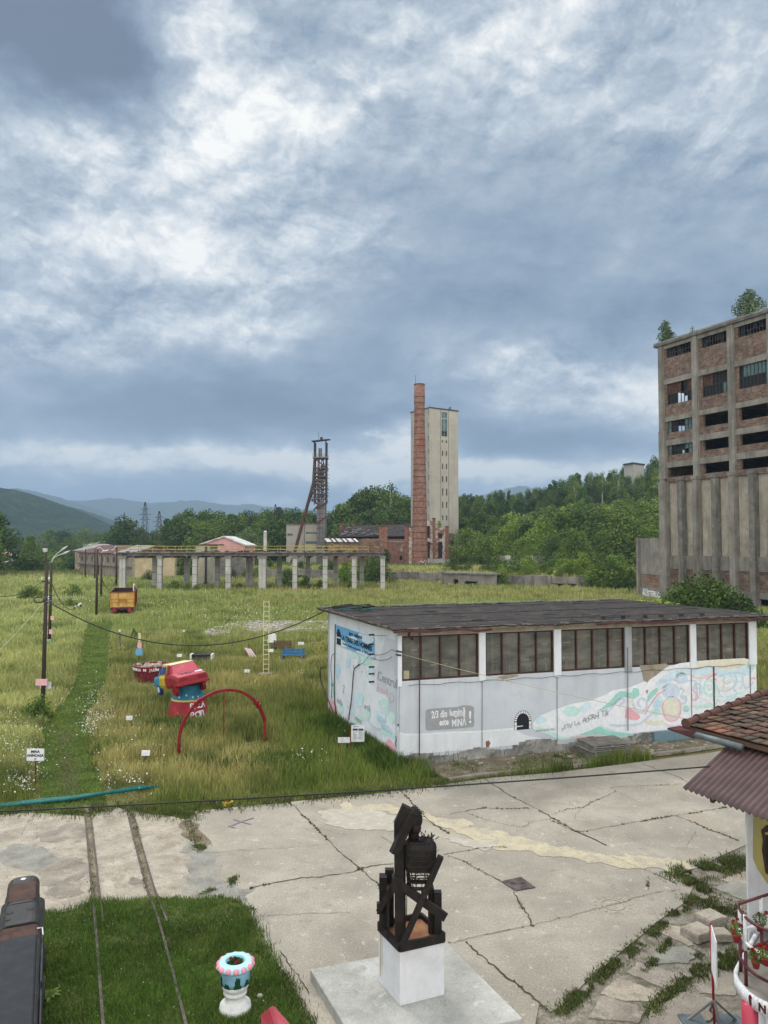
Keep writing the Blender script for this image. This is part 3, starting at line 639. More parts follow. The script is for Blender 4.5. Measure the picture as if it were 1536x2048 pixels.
for k,(a,b)in enumerate(colpx):
 s0=FP.px(a,1300)[0];s1=FP.px(b,1300)[0];fr=MB()
 w=.055
 for z0,z1 in((WZ0,WZ0+w),(WZ1-w,WZ1)):FP.box(fr,s0,s1,z0,z1,-.16,-.02)
 for j in range(5):
  c=s0+(s1-s0)*j/4;c=min(max(c,s0+w/2),s1-w/2)
  FP.box(fr,c-w/2,c+w/2,WZ0+w,WZ1-w,-.161,-.015+(.012 if j in(0,4)else 0))
 fr=fr.build('window','frame_brown',SH)
 p=MB()
 for j in range(4):
  c0=s0+(s1-s0)*j/4+.03;c1=s0+(s1-s0)*(j+1)/4-.03
  FP.box(p,c0,c1,WZ0+w,WZ1-w,-.11,-.095)
 p.build('pane','dusty_glass',fr)
 g=MB()
 for j in range(4):
  c0=s0+(s1-s0)*(j+.12)/4;c1=s0+(s1-s0)*(j+.88)/4
  for z in(WZ0+.5,WZ0+1.08):
   if rnd.random()<.8:aa=rnd.uniform(c0,c1-.2);FP.box(g,aa,aa+rnd.uniform(.08,.35),z+rnd.uniform(-.03,.03),z+.035,-.094,-.090)
  for _ in range(2):
   aa=rnd.uniform(c0,c1);FP.box(g,aa,aa+.014,WZ0+.06,WZ0+rnd.uniform(.2,.42),-.0935,-.089)
 g.build('glazing_bar','old_concrete',fr)
m=MB();s,z=FP.px(812,1355);FP.box(m,s-.08,s+.14,WZ0+.06,WZ0+.36,-.09,-.05);m.build('board','cable_pale',SH)
def rp(a,b,z):return FP.A+FP.u*a+Vector((LW.u.x,LW.u.y,0))*(-b)+Vector((0,0,z))
m=MB();NX,NY=110,34
for part in(0,):
 top=[];
 for j in range(NY+1):
  for i in range(NX+1):
   a=-.42+(FP.L+.95)*i/NX;b=-.62+(LW.L+1.0)*j/NY
   z=5.06-.05*j/NY+.03*math.sin(a*1.3)*math.sin(b*.9)+(rnd.uniform(-.014,.012))
   if j==0:b+=rnd.uniform(-.03,.06);z-=.03+rnd.uniform(0,.03)
   if j==NY:z+=rnd.uniform(0,.05)
   top.append(rp(a,b,z))
 m.add(top,[(j*(NX+1)+i,j*(NX+1)+i+1,(j+1)*(NX+1)+i+1,(j+1)*(NX+1)+i)for j in range(NY)for i in range(NX)])
rf=m.build('roof','bitumen',SH)
so=rf.modifiers.new('thick','SOLIDIFY');so.thickness=.05;so.offset=-1
m=MB()
m.hexa([rp(-.3,-.5,4.92),rp(FP.L+.35,-.5,4.92),rp(FP.L+.35,LW.L+.2,4.90),rp(-.3,LW.L+.2,4.90),rp(-.3,-.5,4.985),rp(FP.L+.35,-.5,4.985),rp(FP.L+.35,LW.L+.2,4.94),rp(-.3,LW.L+.2,4.94)])
m.build('roof_deck','bare_plaster',rf)
m=MB()
for k in range(36):
 a=rnd.uniform(-.2,FP.L);b=rnd.uniform(-.4,LW.L);l=rnd.uniform(.1,.9);w=rnd.uniform(.01,.04)
 m.beam(rp(a,b,5.075),rp(a+l,b+rnd.uniform(-.15,.15),5.08),w,.02)
for k in range(3):
 b=.9+k*3.1;m.beam(rp(-.3,b,5.06),rp(FP.L+.3,b+.1,5.065),.03,.02)
m.build('batten','charred',rf)
m=MB()
for k in range(60):
 a=rnd.uniform(-.35,FP.L+.3);m.beam(rp(a,-.64+rnd.uniform(0,.1),5.04),rp(a+rnd.uniform(.1,.6),-.60+rnd.uniform(0,.05),5.03),.03,rnd.uniform(.02,.07))
for k in range(24):
 b=rnd.uniform(-.5,LW.L);m.beam(rp(-.42,b,5.05),rp(-.40,b+rnd.uniform(.2,.7),5.05),.04,.05)
m.build('torn_felt','wood_grey',rf)
for a0,a1 in((-.4,3.4),(7.9,FP.L+.45)):
 m=MB();pts=[rp(a0+(a1-a0)*i/12,-.68,4.93+.03*math.sin(i*1.1)-(.04 if i>9 else 0))for i in range(13)]
 for a,b in zip(pts[:-1],pts[1:]):m.beam(a,b,.08,.07)
 m.build('gutter','fascia_red',SH)
m=MB();m.tube([rp(.2,-.6,4.9),rp(.25,-.45,4.75),rp(.45,-.3,4.62)],.05,8);m.build('gutter_elbow','fascia_red',SH)
m=MB()
for k in range(6):
 a=8.6+k*.95+rnd.uniform(-.1,.1);m.box(*(lambda p:(p.x-.07,p.x+.07,p.y-.07,p.y+.07,5.04,5.18))(rp(a,-.1,0)))
m.build('roof_vent','charred',SH)
m=MB()
for k in range(14):
 a=-.4+k*1.2;m.beam(rp(a,LW.L+.3,5.06+rnd.uniform(-.02,.02)),rp(a+1.17,LW.L+.3,5.06+rnd.uniform(-.02,.03)),.22,.04)
m.build('coping','grey_steel',rf)
for px_,mm,r_,z0,z1 in((837,'fascia_red',.022,.4,4.85),(797,'p_dgrey',.008,.4,2.9),(963,'p_dgrey',.012,.4,2.9),(1113,'p_dgrey',.012,.4,2.9),(1253,'p_dgrey',.02,.6,3.9),(1382,'p_dgrey',.014,.5,2.9),(1427,'dark_steel',.03,.6,2.9),(1500,'p_dgrey',.02,.6,3.0)):
 a=FP.px(px_,1400)[0];m=MB();m.tube([FP.pt(a,z0,.07 if z1>3 else .03),FP.pt(a+.02,z1,.09 if z1>3 else .03)],r_,6);m.build('pipe',mm,SH)
m=MB();m.tube([FP.pt(.4+i*.39,2.92+.03*math.sin(i*1.7)+.0*i,.085 if(i%8)==7 else .07)for i in range(40)],.009,5);m.build('wire','cable',SH)
def w7(a,b):return FP.px(1066+a/3.268,1180+b/3.268)
def w6(a,b):return FP.px(630+a/3.268,1180+b/3.268)
def smooth2(pts,k=5,close=False):
 q=smooth_line([(a,b,0)for a,b in(pts+[pts[0]]if close else pts)],k);q=q[:-1]if close else q
 return[(p.x,p.y)for p in q]
def shape(pl,f,mname,pts,d,sm=True,name='mural'):
 m=MB();p=[f(*q)for q in pts];p=smooth2(p,5,True)if sm else p
 pl.poly(m,p,d);return m.build(name,mname,SH)
def line(pl,f,mname,pts,w,d,sm=True,name='mural'):
 m=MB();p=[f(*q)for q in pts];p=smooth2(p,5)if sm else p
 pl.ribbon(m,p,w,d);return m.build(name,mname,SH)
m=MB();zt=[FP.px(a,b)for a,b in[(793,1456),(797,1466),(810,1470),(840,1470),(900,1466),(960,1464),(1027,1458),(1050,1470),(1095,1480)]]
FP.poly(m,[(0.003,.43)]+[(max(.003,a),z)for a,z in zt]+[(zt[-1][0],.43)],.003);m.build('lower_band','shed_white',SH)
m=MB();FP.ribbon(m,[(max(.02,a),z+.02)for a,z in zt[:7]],.06,.006);m.build('painted_line','p_white',SH)
MUR=[w7(0,868),(w7(25,840)),w7(50,820),w7(140,782),w7(250,745),w7(380,722),w7(480,680),w7(520,655),w7(620,640),w7(720,600),w7(780,560),w7(860,510),w7(960,478),w7(1030,470),w7(1060,465),w7(1200,455),w7(1380,445)]
MUR=[(min(a,FP.L-.003),z)for a,z in MUR]+[(FP.L-.003,3.0),(FP.L-.003,.55)]+[(a_,b_)for a_,b_ in[w7(1030,905),w7(900,910),w7(690,930),w7(640,940),w7(500,955),w7(300,965),w7(180,975),w7(110,950),w7(0,905)]]
m=MB();FP.poly(m,[(a,max(z,.46))for a,z in MUR],.005);m.build('mural','p_white',SH)
D1,D2,D3,D4=.008,.011,.014,.017
shape(FP,w7,'p_cream',[(1060,470),(1370,448),(1420,470),(1370,500),(1290,520),(1200,510),(1130,500),(1070,520),(1050,500)],D1)
shape(FP,w7,'p_lblue',[(800,600),(860,560),(960,515),(1040,520),(1140,495),(1180,510),(1160,560),(1060,560),(980,560),(900,600),(860,640),(810,650)],D1)
shape(FP,w7,'p_lblue',[(1190,510),(1280,525),(1370,505),(1430,480),(1440,520),(1400,560),(1250,570),(1200,560)],D1)
shape(FP,w7,'p_mint',[(0,895),(60,900),(120,925),(200,960),(280,950),(360,930),(430,890),(470,895),(560,925),(640,935),(560,955),(400,960),(300,968),(180,978),(90,940)],D1)
shape(FP,w7,'p_teal',[(300,945),(380,915),(430,893),(480,915),(560,930),(660,945),(560,960),(420,960)],D2)
shape(FP,w7,'p_teal',[(510,720),(540,680),(580,660),(640,670),(655,640),(690,650),(690,690),(650,710),(600,700),(560,720),(530,750),(490,770),(420,790),(450,770)],D2)
shape(FP,w7,'p_lblue',[(20,840),(60,822),(90,850),(60,870),(20,870)],D1)
shape(FP,w7,'p_mint',[(190,790),(220,765),(270,760),(310,790),(280,820),(230,825)],D1)
shape(FP,w7,'p_lblue',[(300,770),(330,745),(370,735),(372,770),(340,800),(310,790)],D2)
shape(FP,w7,'p_pink',[(600,830),(610,775),(630,768),(680,805),(700,830),(680,848),(640,848)],D2)
line(FP,w7,'p_lilac',[(470,830),(520,760),(570,712),(595,722),(560,760)],.10,D2)
line(FP,w7,'p_lpink',[(640,690),(660,750),(690,800),(730,800),(745,770),(800,700),(830,590),(860,590)],.035,D3)
line(FP,w7,'p_pink',[(735,810),(770,740),(820,680),(870,650)],.05,D3)
shape(FP,w7,'p_teal',[(745,740),(750,690),(780,655),(815,640),(800,680),(770,710)],D2)
line(FP,w7,'p_lilac',[(650,745),(670,790),(710,795),(740,765),(735,720),(700,710),(685,745),(705,765)],.09,D2)
def spiral(cx,cy,r,mname,w,turns=1.6,d=D3,ph=0):
 pts=[(cx+r*(1-.62*i/30)*math.cos(ph+turns*6.28*i/30),cy+r*(1-.62*i/30)*math.sin(ph+turns*6.28*i/30))for i in range(31)]
 line(FP,w7,mname,pts,w,d,sm=False)
def disc(cx,cy,rx,ry,mname,d):shape(FP,w7,mname,[(cx+rx*math.cos(t*.628),cy+ry*math.sin(t*.628))for t in range(10)],d)
disc(905,770,64,78,'p_lpink',D1);disc(905,762,52,62,'p_cream',D2);spiral(912,770,45,'p_white',.03,1.2,D3)
line(FP,w7,'p_pink',[(845,740),(850,800),(880,850),(930,850),(960,810),(965,740),(940,710)],.05,D3)
disc(815,740,38,48,'p_lblue',D1);spiral(815,740,28,'p_blue',.05);disc(800,800,40,20,'p_mint',D1)
disc(900,660,60,52,'p_lilac',D1);spiral(895,665,48,'p_lblue',.06,1.8);disc(1000,775,26,24,'p_mint',D1);spiral(1000,775,20,'p_teal',.03)
disc(1155,640,46,62,'p_mint',D1);disc(1150,640,28,42,'p_white',D2);spiral(1152,635,22,'p_blue',.03);disc(970,570,40,32,'p_lblue',D1)
spiral(975,575,34,'p_lilac',.05,1.3);spiral(1420,490,28,'p_teal',.03,1.8);spiral(1418,488,16,'p_blue',.02,1.2)
for pts,c,w in[([(950,620),(1010,650),(1080,690),(1180,740)],'p_white',.10),([(830,600),(870,590),(920,580),(960,610)],'p_lilac',.10),([(1010,545),(1060,570),(1120,570),(1180,540)],'p_lpink',.08),([(1130,585),(1170,560),(1200,545),(1180,570),(1200,590)],'p_pink',.06),([(960,690),(1000,700),(990,740),(950,730)],'p_lilac',.07),([(1060,590),(1070,660),(1060,720)],'p_lilac',.09),([(1095,580),(1100,660),(1095,740)],'p_lblue',.10),([(1000,600),(1030,590),(1060,600),(1050,640),(1090,640)],'p_blue',.05),([(1040,650),(1080,700),(1040,720),(1035,680)],'p_pink',.06),([(1030,765),(1090,755),(1150,765),(1200,740)],'p_lpink',.05),([(1060,770),(1140,750),(1190,760)],'p_mint',.14),([(1200,600),(1240,590),(1260,610),(1230,640),(1280,640)],'p_cream',.05),([(1210,650),(1260,660),(1300,640),(1330,610)],'p_lilac',.07),([(1205,690),(1260,700),(1330,680),(1400,660)],'p_mint',.07),([(1220,560),(1280,545),(1340,540),(1390,555)],'p_blue',.06),([(1300,570),(1320,600),(1360,600),(1360,650)],'p_lblue',.09),([(1370,560),(1375,620),(1400,640),(1440,600)],'p_lilac',.08),([(1290,580),(1240,620),(1290,670)],'p_lpink',.04),([(1200,720),(1260,720),(1330,700),(1420,690)],'p_lblue',.12),([(500,880),(600,885),(700,870),(760,820),(800,790)],'p_lilac',.08),([(860,870),(900,890),(960,880),(1010,850)],'p_lpink',.06),([(730,850),(790,870),(850,860)],'p_cream',.16),([(250,960),(330,955),(420,950),(500,960)],'p_lpink',.08),([(1215,740),(1260,690),(1290,660)],'p_white',.06),([(1330,700),(1430,640)],'p_white',.06),([(1415,580),(1445,575),(1450,585)],'p_pink',.06),([(1200,615),(1220,680),(1230,700)],'p_blue',.04),([(1320,560),(1330,590),(1310,640),(1340,680)],'p_blue',.04),([(1260,570),(1240,590),(1262,610),(1290,600)],'p_teal',.035),([(960,640),(985,660),(965,690),(1000,720)],'p_teal',.035),([(1070,610),(1090,620),(1085,690)],'p_teal',.03)]:
 line(FP,w7,c,pts,w,rnd.choice((D2,D3,D4))+rnd.uniform(0,.002))
s0,z0=w7(178,872);s1,z1=w7(500,808)
for ch,a,b,sz in zip("PETRILA ADORMITĂ",range(16),range(16),[.13]*8+[.28,.24,.26,.30,.26,.24,.26,.24]):
 pass
word="Petrila Adormită";aa=w7(178,0)[0]
for i,ch in enumerate(word.upper()):
 if ch==' ':aa+=.12;continue
 sz=.17+.007*i+.03*((i*7)%3);zz=.80+(i/15)*.44+.03*((i*5)%3)
 text(ch,sz,FP.pt(aa,zz,D4+.004),FP.u,(0,0,1),'p_grey',SH,'mural_lettering');aa+=sz*.52
text("animalul din",.13,FP.pt(w7(12,0)[0],.87,D4+.004),FP.u,(0,0,1),'p_grey',SH,'mural_lettering',sx=1.3)
def s6(a,b):return w6(a,b)
shape(FP,w6,'p_grey',[(722,790),(735,778),(850,768),(930,765),(960,753),(1020,755),(1038,765),(1040,880),(1032,895),(930,905),(800,915),(730,918),(722,905)],.0075,False,'painted_box')
uu=Vector((FP.u.x,FP.u.y,0.02))
fw=lambda a,b:w6(b,800)[0]-w6(a,800)[0]
a,z=w6(760,838);text("2/3 din",.36,FP.pt(a,z,.012),uu,(0,0,1),'p_white',SH,'slogan',fit=fw(760,862),bold=.008)
a,z=w6(878,822);text("lumină",.33,FP.pt(a,z,.012),uu,(0,0,1),'p_white',SH,'slogan',fit=fw(878,982),bold=.008)
a,z=w6(812,885);text("este",.33,FP.pt(a,z,.012),uu,(0,0,1),'p_white',SH,'slogan',fit=fw(812,873),bold=.010)
a,z=w6(893,893);text("MINĂ",.36,FP.pt(a,z,.012),uu,(0,0,1),'p_white',SH,'slogan',fit=fw(893,988),bold=.008)
a,z=w6(1000,868);text("!",.62,FP.pt(a,z,.012),uu,(0,0,1),'p_white',SH,'slogan',bold=.008)
line(FP,w6,'p_white',[(908,826),(980,818)],.022,.012,False,'slogan');line(FP,w6,'p_white',[(925,818),(908,826),(925,834)],.022,.0125,False,'slogan');line(FP,w6,'p_white',[(965,812),(981,818),(967,828)],.022,.0125,False,'slogan')
cx,cz=FP.px(1045.5,1443);
def arch(r,h,n=12):return[(cx-r,cz-h)]+[(cx-r*math.cos(math.pi*i/n),cz+.02+r*math.sin(math.pi*i/n)*1.1)for i in range(n+1)]+[(cx+r,cz-h)]
m=MB();FP.poly(m,arch(.36,.30),.008);m.build('painted_arch','p_black',SH)
m=MB()
for i in range(13):
 t0,t1=math.pi*i/13+.035,math.pi*(i+1)/13-.035
 FP.poly(m,[(cx-r*math.cos(t),cz+.02+r*1.1*math.sin(t))for r,t in((.345,t0),(.345,t1),(.265,t1),(.265,t0))][::-1],.011)
for sg in(-1,1):
 for k in range(2):FP.poly(m,[(cx+sg*.265,cz-.29+k*.15),(cx+sg*.345,cz-.29+k*.15),(cx+sg*.345,cz-.16+k*.15),(cx+sg*.265,cz-.16+k*.15)],.011)
FP.poly(m,[(cx-.30,cz-.19),(cx-.0,cz-.175),(cx-.0,cz-.15),(cx-.30,cz-.15)],.0125)
m.build('painted_arch','p_white',SH)
shape(FP,w7,'bare_plaster',[(695,492),(780,488),(870,480),(885,495),(850,520),(800,560),(762,585),(745,605),(722,590),(712,540)],.013,False,'bare_patch')
shape(FP,w7,'bare_plaster',[(735,655),(752,652),(748,678),(738,670)],.0135,False,'bare_patch')
shape(FP,w6,'bare_plaster',[(1190,568),(1250,555),(1310,548),(1335,562),(1280,575),(1230,586)],.0075,False,'bare_patch')
shape(FP,w6,'brick_pier',[(1115,990),(1135,982),(1146,1000),(1135,1030),(1117,1028)],.0078,False,'bare_patch')
m=MB();a0=FP.px(1302,1450)[0];FP.box(m,a0,FP.L-.1,-.1,.47,.075,.22);m.build('blue_ledge','p_sblue',SH)
def g3(a,b):return LW.px(650+a/6.607,1230+b/6.607)
def gs(mname,pts,d,sm=True):return shape(LW,g3,mname,pts,d,sm)
def glin(mname,pts,w,d):return line(LW,g3,mname,pts,w,d)
shp=[(50,1110),(100,1120),(160,1180),(250,1370),(330,1420),(250,1450),(150,1330),(50,1300)]
gs('p_pink',[(47,1112),(110,1135),(160,1215),(165,1330),(100,1420),(47,1400)],.006,False)
gs('p_pink',[(790,1690),(850,1630),(905,1690),(930,1760),(935,1830),(870,1800)],.006,False)
gs('shed_wall',[(690,700),(800,300),(935,330),(940,1480),(850,1320),(830,1060),(680,1010)],.004,False)
for c,p in[('p_blue',[(150,650),(180,640),(212,700),(190,790),(150,850)]),('p_blue',[(285,580),(335,590),(330,690),(280,690)]),('p_mint',[(300,510),(390,520),(440,500),(430,560),(340,570),(310,555)]),('p_teal',[(430,650),(455,540),(470,570),(468,650)]),('p_mint',[(490,540),(610,560),(610,670),(560,650),(480,640)]),('p_mint',[(60,850),(140,870),(140,950),(70,940)]),('p_mint',[(90,930),(130,950),(130,1080),(90,1080)]),('p_lblue',[(380,1040),(480,1020),(500,1180),(400,1200)]),('p_mint',[(470,1040),(500,1030),(510,1150),(475,1160)]),('p_mint',[(180,1080),(250,1200),(240,1290),(190,1260)]),('p_mint',[(710,1110),(820,1120),(830,1330),(760,1230),(720,1200)]),('p_lblue',[(650,1260),(780,1290),(800,1400),(700,1380)]),('p_mint',[(850,1310),(880,1270),(930,1340),(900,1430),(860,1400)]),('p_mint',[(720,1480),(860,1540),(920,1560),(915,1640),(850,1600),(760,1560)]),('p_lblue',[(560,660),(650,700),(640,800),(570,760)]),('p_lblue',[(155,500),(200,520),(195,590),(160,570)]),('p_mint',[(400,1340),(480,1330),(500,1390),(420,1430),(380,1440)]),('p_lblue',[(340,1200),(400,1230),(390,1320),(340,1300)]),('p_mint',[(540,1220),(600,1240),(590,1360),(545,1380)])]:
 gs(c,p,.007+rnd.uniform(0,.003))
for c,p,w in[('p_blue',[(540,720),(560,800),(600,890),(640,900)],.04),('p_dgrey',[(380,660),(385,720)],.06),('p_dgrey',[(490,735),(492,765)],.05),('p_blue',[(560,1380),(620,1450),(700,1500),(760,1490)],.05),('p_white',[(710,1110),(760,1120),(750,1200),(800,1210)],.06),('p_white',[(300,1110),(340,1130),(320,1180),(350,1150)],.08),('p_blue',[(670,1340),(720,1370),(800,1410)],.07),('p_blue',[(700,1400),(760,1440),(850,1480)],.07),('p_blue',[(780,1470),(800,1500),(860,1530)],.07),('p_sblue',[(935,1600),(945,1640),(930,1700),(945,1740)],.08),('p_navy',[(960,1450),(985,1455)],.05),('p_grey',[(880,1030),(855,1080),(870,1140),(900,1150),(912,1090),(890,1035)],.025),('p_pink',[(690,780),(700,820),(690,860)],.05),('p_grey',[(300,1200),(330,1270),(300,1340),(330,1370)],.025),('p_grey',[(235,940),(250,925),(262,950),(240,1000),(255,1020),(235,1030)],.03)]:
 glin(c,p,w,.012+rnd.uniform(0,.003))
U=LW.u
for body,a,b,sz,c,al in[("Centrul",700,850,.50,'p_grey',0),("Petrila",680,990,.45,'p_lpink',0),("mina",395,1380,.34,'p_grey',0),("artă",520,1230,.34,'p_grey',0),("viața",160,1150,.36,'p_grey',0),("2014",690,1380,.32,'p_blue',0),("lumină",750,1500,.30,'p_blue',0),("om",80,930,.3,'p_grey',0)]:
 s_,z_=g3(a,b);text(body,sz,LW.pt(s_,z_,.016),U,(0,0,1),c,SH,'wall_lettering',sx=1.3)
bq=[g3(155,140),(g3(505,240)),g3(655,300),g3(655,560),g3(490,520),g3(160,410)]
s0b,s1b=bq[0][0],g3(655,300)[0];zt0,zb0=4.35,3.28
zt0=(bq[0][1]+g3(655,290)[1])/2;zb0=(bq[5][1]+bq[3][1])/2
BN=thing('banner','blue sky banner of the cultural park fixed high on the shed side wall','banner',tuple(LW.pt((s0b+s1b)/2,zb0,.03)))
m=MB();LW.box(m,s0b,s1b,zb0,zt0,.018,.032);m.build('sheet','p_sky',BN)
bw,bh=s1b-s0b,zt0-zb0
def bp(a,b):return(s0b+a*bw,zb0+b*bh)
for p in([(.0,.0),(.25,.02),(.33,.12),(.22,.3),(.10,.42),(0,.5)],[(.62,.95),(.7,.7),(.85,.62),(.98,.8),(.99,.99),(.7,.99)],[(.55,.02),(.7,.22),(.85,.2),(.99,.3),(.99,.02)],[(.33,.6),(.5,.72),(.6,.62),(.5,.5),(.36,.5)]):
 m=MB();LW.poly(m,smooth2([bp(*q)for q in p],4,True),.034);m.build('cloud_print','p_lblue',BN)
m=MB();LW.poly(m,[bp(*q)for q in[(.02,.02),(.15,.02),(.15,.55),(.13,.72),(.11,.74),(.1,.84),(.05,.84),(.04,.72),(.02,.6)]],.037);m.build('emblem','p_black',BN)
m=MB();LW.poly(m,[bp(*q)for q in[(.03,.36),(.14,.36),(.14,.42),(.03,.42)]],.039);m.build('emblem','p_white',BN)
text("parc cultural",bh*.26,LW.pt(*bp(.38,.74),.038),U,(0,0,1),'p_black',BN,'lettering',fit=bw*.34,bold=.006)
text("LA TERRE DES HOMMES",bh*.33,LW.pt(*bp(.17,.36),.038),U,(0,0,1),'p_black',BN,'lettering',fit=bw*.79,bold=.012)
text("Petrila  fostul oraș minier al Văii Jiului",bh*.15,LW.pt(*bp(.20,.13),.038),U,(0,0,1),'p_black',BN,'lettering',fit=bw*.74,bold=.003)
m=MB()
for b in(260,385,515,685,775,880):
 s_,z_=g3(650,b);m.tube([LW.pt(s_,z_,.0),LW.pt(s_,z_,.22)],.035,8)
m.build('insulator','dark_steel',SH)
def wirepts(pl,f,pts,d):return[pl.pt(*f(*p),d)for p in pts]
m=MB();m.tube(wirepts(LW,g3,smooth2([(150,120),(145,400),(140,700),(135,1000),(145,1180),(165,1320)],4),.05),.025,6);m.build('cable_run','cable',SH)
m=MB();m.tube(wirepts(LW,g3,smooth2([(470,655),(420,690),(395,740),(380,900),(365,1100),(345,1250),(325,1380)],4),.05),.022,6);m.build('cable_run','cable',SH)
m=MB();m.tube(wirepts(LW,g3,smooth2([(140,510),(105,540),(90,700),(105,900),(95,1110)],4),.05),.014,6);m.build('cable_run','cable',SH)
m=MB();m.tube(wirepts(LW,g3,smooth2([(470,655),(530,640),(580,580),(640,510)],4),.12),.01,5);m.tube(wirepts(LW,g3,smooth2([(650,515),(760,525),(860,500),(930,455),(985,490)],4),.14),.01,5);m.tube(wirepts(LW,g3,smooth2([(650,560),(760,595),(870,585),(930,550)],4),.14),.01,5)
m.tube(wirepts(LW,g3,[(690,270),(860,270)],.14),.008,5);m.build('cable_run','cable',SH)
m=MB()
for a,b in((800,1303),(799,1310)):
 p=P(a,b,27.2);m.tube([Vector(p)+Vector((-.12,.1,0)),Vector(p)+Vector((.05,-.12,0))],.03,8)
m.build('insulator','dark_steel',SH)
m=MB()
for sd_ in range(2):
 c=rp(rnd.uniform(.2,.9),LW.L-rnd.uniform(.3,2.2),5.12)
 m.tube(smooth_line([c+Vector((rnd.uniform(-.5,.9),rnd.uniform(-.8,.8),rnd.uniform(-.02,.05)))for _ in range(6)],4),.016,6)
m.build('roof_hose','pipe_green',SH)
m=MB()
for sd_ in range(4):
 c=rp(rnd.uniform(-.3,.6),LW.L-rnd.uniform(.0,1.2),5.12)
 m.tube(smooth_line([c+Vector((rnd.uniform(-.4,1.8),rnd.uniform(-.4,.5),rnd.uniform(-.03,.10)))for _ in range(5)],4),.03,6)
m.build('roof_cable','cable',SH)
m=MB();kr=gl([(898,1563),(960,1553),(1040,1546),(1120,1537),(1180,1531)]);k2=gl([(1255,1517),(1340,1508),(1450,1493),(1530,1483)])
for ln in(kr,k2):
 for(a,b)in zip(ln[:-1],ln[1:]):m.beam((a[0],a[1],.05),(b[0],b[1],.05),.16,.13)
struct(m.build('kerb','dark_patch',bevel=.01))
m=MB();bed=[(1.3,27.5)]+[(x,y)for x,y in kr]+[(x,y)for x,y in k2]+[(17,31.6),(16.2,32.6)]
m.ext([(x,y,-.05)for x,y in bed],(0,0,.115));struct(m.build('shed_bed','dirt'))
m=MB()
for _ in range(110):
 t=rnd.random();px_=rnd.choice((rnd.uniform(1260,1500),rnd.uniform(900,1500)));x,y,_z=G(px_,1556-(px_-900)*.098-rnd.uniform(8,34));s=rnd.uniform(.015,.075)
 m.hexa([(x+dx*s*rnd.uniform(.7,1.3),y+dy*s*rnd.uniform(.7,1.3),.06+dz*s*rnd.uniform(.3,.7))for dz in(0,1)for dx,dy in((-1,-1),(1,-1),(1,1),(-1,1))])
tag(m.build('rubble','rubble'),'pale stone and plaster rubble scattered on the bed in front of the shed',None,kind='stuff')
st=G(1215,1521);T=thing('board_stack','weathered grey boards stacked flat before the mural wall','board stack',(st[0],st[1]+.4,.0))
for k in range(8):
 m=MB();off=rnd.uniform(-.04,.04);c=Vector((st[0]+off,st[1]+.55,.05+k*.072));a=.30;ux=Vector((math.cos(a),math.sin(a),0));uy=Vector((-math.sin(a),math.cos(a),0))
 w,h=.80+rnd.uniform(-.03,.03),.55
 m.hexa([c-ux*w-uy*h,c+ux*w-uy*h,c+ux*w+uy*h,c-ux*w+uy*h]+[q+Vector((0,0,.042))for q in(c-ux*w-uy*h,c+ux*w-uy*h,c+ux*w+uy*h,c-ux*w+uy*h)])
 for s_ in(-1,0,1):
  if k<7:cc=c+ux*s_*w*.9+Vector((0,0,.043));m.hexa([cc-ux*.05-uy*h,cc+ux*.05-uy*h,cc+ux*.05+uy*h,cc-ux*.05+uy*h]+[q+Vector((0,0,.027))for q in(cc-ux*.05-uy*h,cc+ux*.05-uy*h,cc+ux*.05+uy*h,cc-ux*.05+uy*h)])
 m.build('board','wood_grey' if k%2 else 'roof_grey',T)
p1,p2,p3=G(620,1938,.2),G(896,1886,.2),G(1046,2036,.2)
p4=(p1[0]+p3[0]-p2[0],p1[1]+p3[1]-p2[1],.2)
MO=thing('monument_plinth','white painted block standing on a wide smooth concrete slab','plinth',(.5,13.2,0))
m=MB();m.prism([(a[0],a[1])for a in(p4,p3,p2,p1)],-.02,.2);m.build('base_slab','slab_smooth',MO,bevel=.02)
b0,b1,b2=G(800,2013,.2),G(889,1990,.2),G(757,1963,.2);b3=(b1[0]+b2[0]-b0[0],b1[1]+b2[1]-b0[1],.2)
PT=1.10
m=MB();m.prism([(a[0],a[1])for a in(b0,b1,b3,b2)],.2,PT);m.build('block','plinth_paint',MO,bevel=.012)
m=MB();e=Vector(b2)+(Vector(b0)-Vector(b2))*.09;nrm=Vector((-.9,-.42,0))*.004
for w,o in((.025,0),(.012,.07)):
 d_=(Vector(b0)-Vector(b2)).normalized();q=e+d_*o+nrm
 m.add([q+Vector((0,0,.12+o*3)),q+d_*w+Vector((0,0,.15)),q+d_*w+Vector((0,0,.895)),q+Vector((0,0,.895))],[(0,1,2,3)])
m.build('rust_run','stain_brown',MO)
SCU=thing('mining_sculpture','dark rusted steel sculpture of crossed beams with a caged bust on the white block','sculpture',(.45,13.3,PT))
ex=(Vector(b1)-Vector(b0));ex.z=0;ey=(Vector(b2)-Vector(b0));ey.z=0;O=Vector((b0[0],b0[1],0))
def q3(a,b,z):return O+ex*a+ey*b+Vector((0,0,z))
def onf(px_,py_,a=None,b=None):
 r=ray(px_,py_);n=(ex if a is not None else ey)
 n2=Vector((-n.y,n.x,0))
 base=O+(ex*a if a is not None else ey*b);dirn=ey if a is not None else ex;nn=Vector((-dirn.y,dirn.x,0))
 t=base.dot(nn)/Vector((r.x,r.y,0)).dot(nn);return Vector((r.x*t,r.y*t,H+r.z*t))
def zs(a,b):return(640+a/4.267,1580+b/4.267)
m=MB();e_=.05
for a,b in(((0,0),(1,0)),((1,0),(1,1)),((1,1),(0,1)),((0,1),(0,0))):
 m.beam(q3(*a,PT+.075),q3(*b,PT+.075),.05,.15)
m.build('tray_frame','sculpt_steel',SCU)
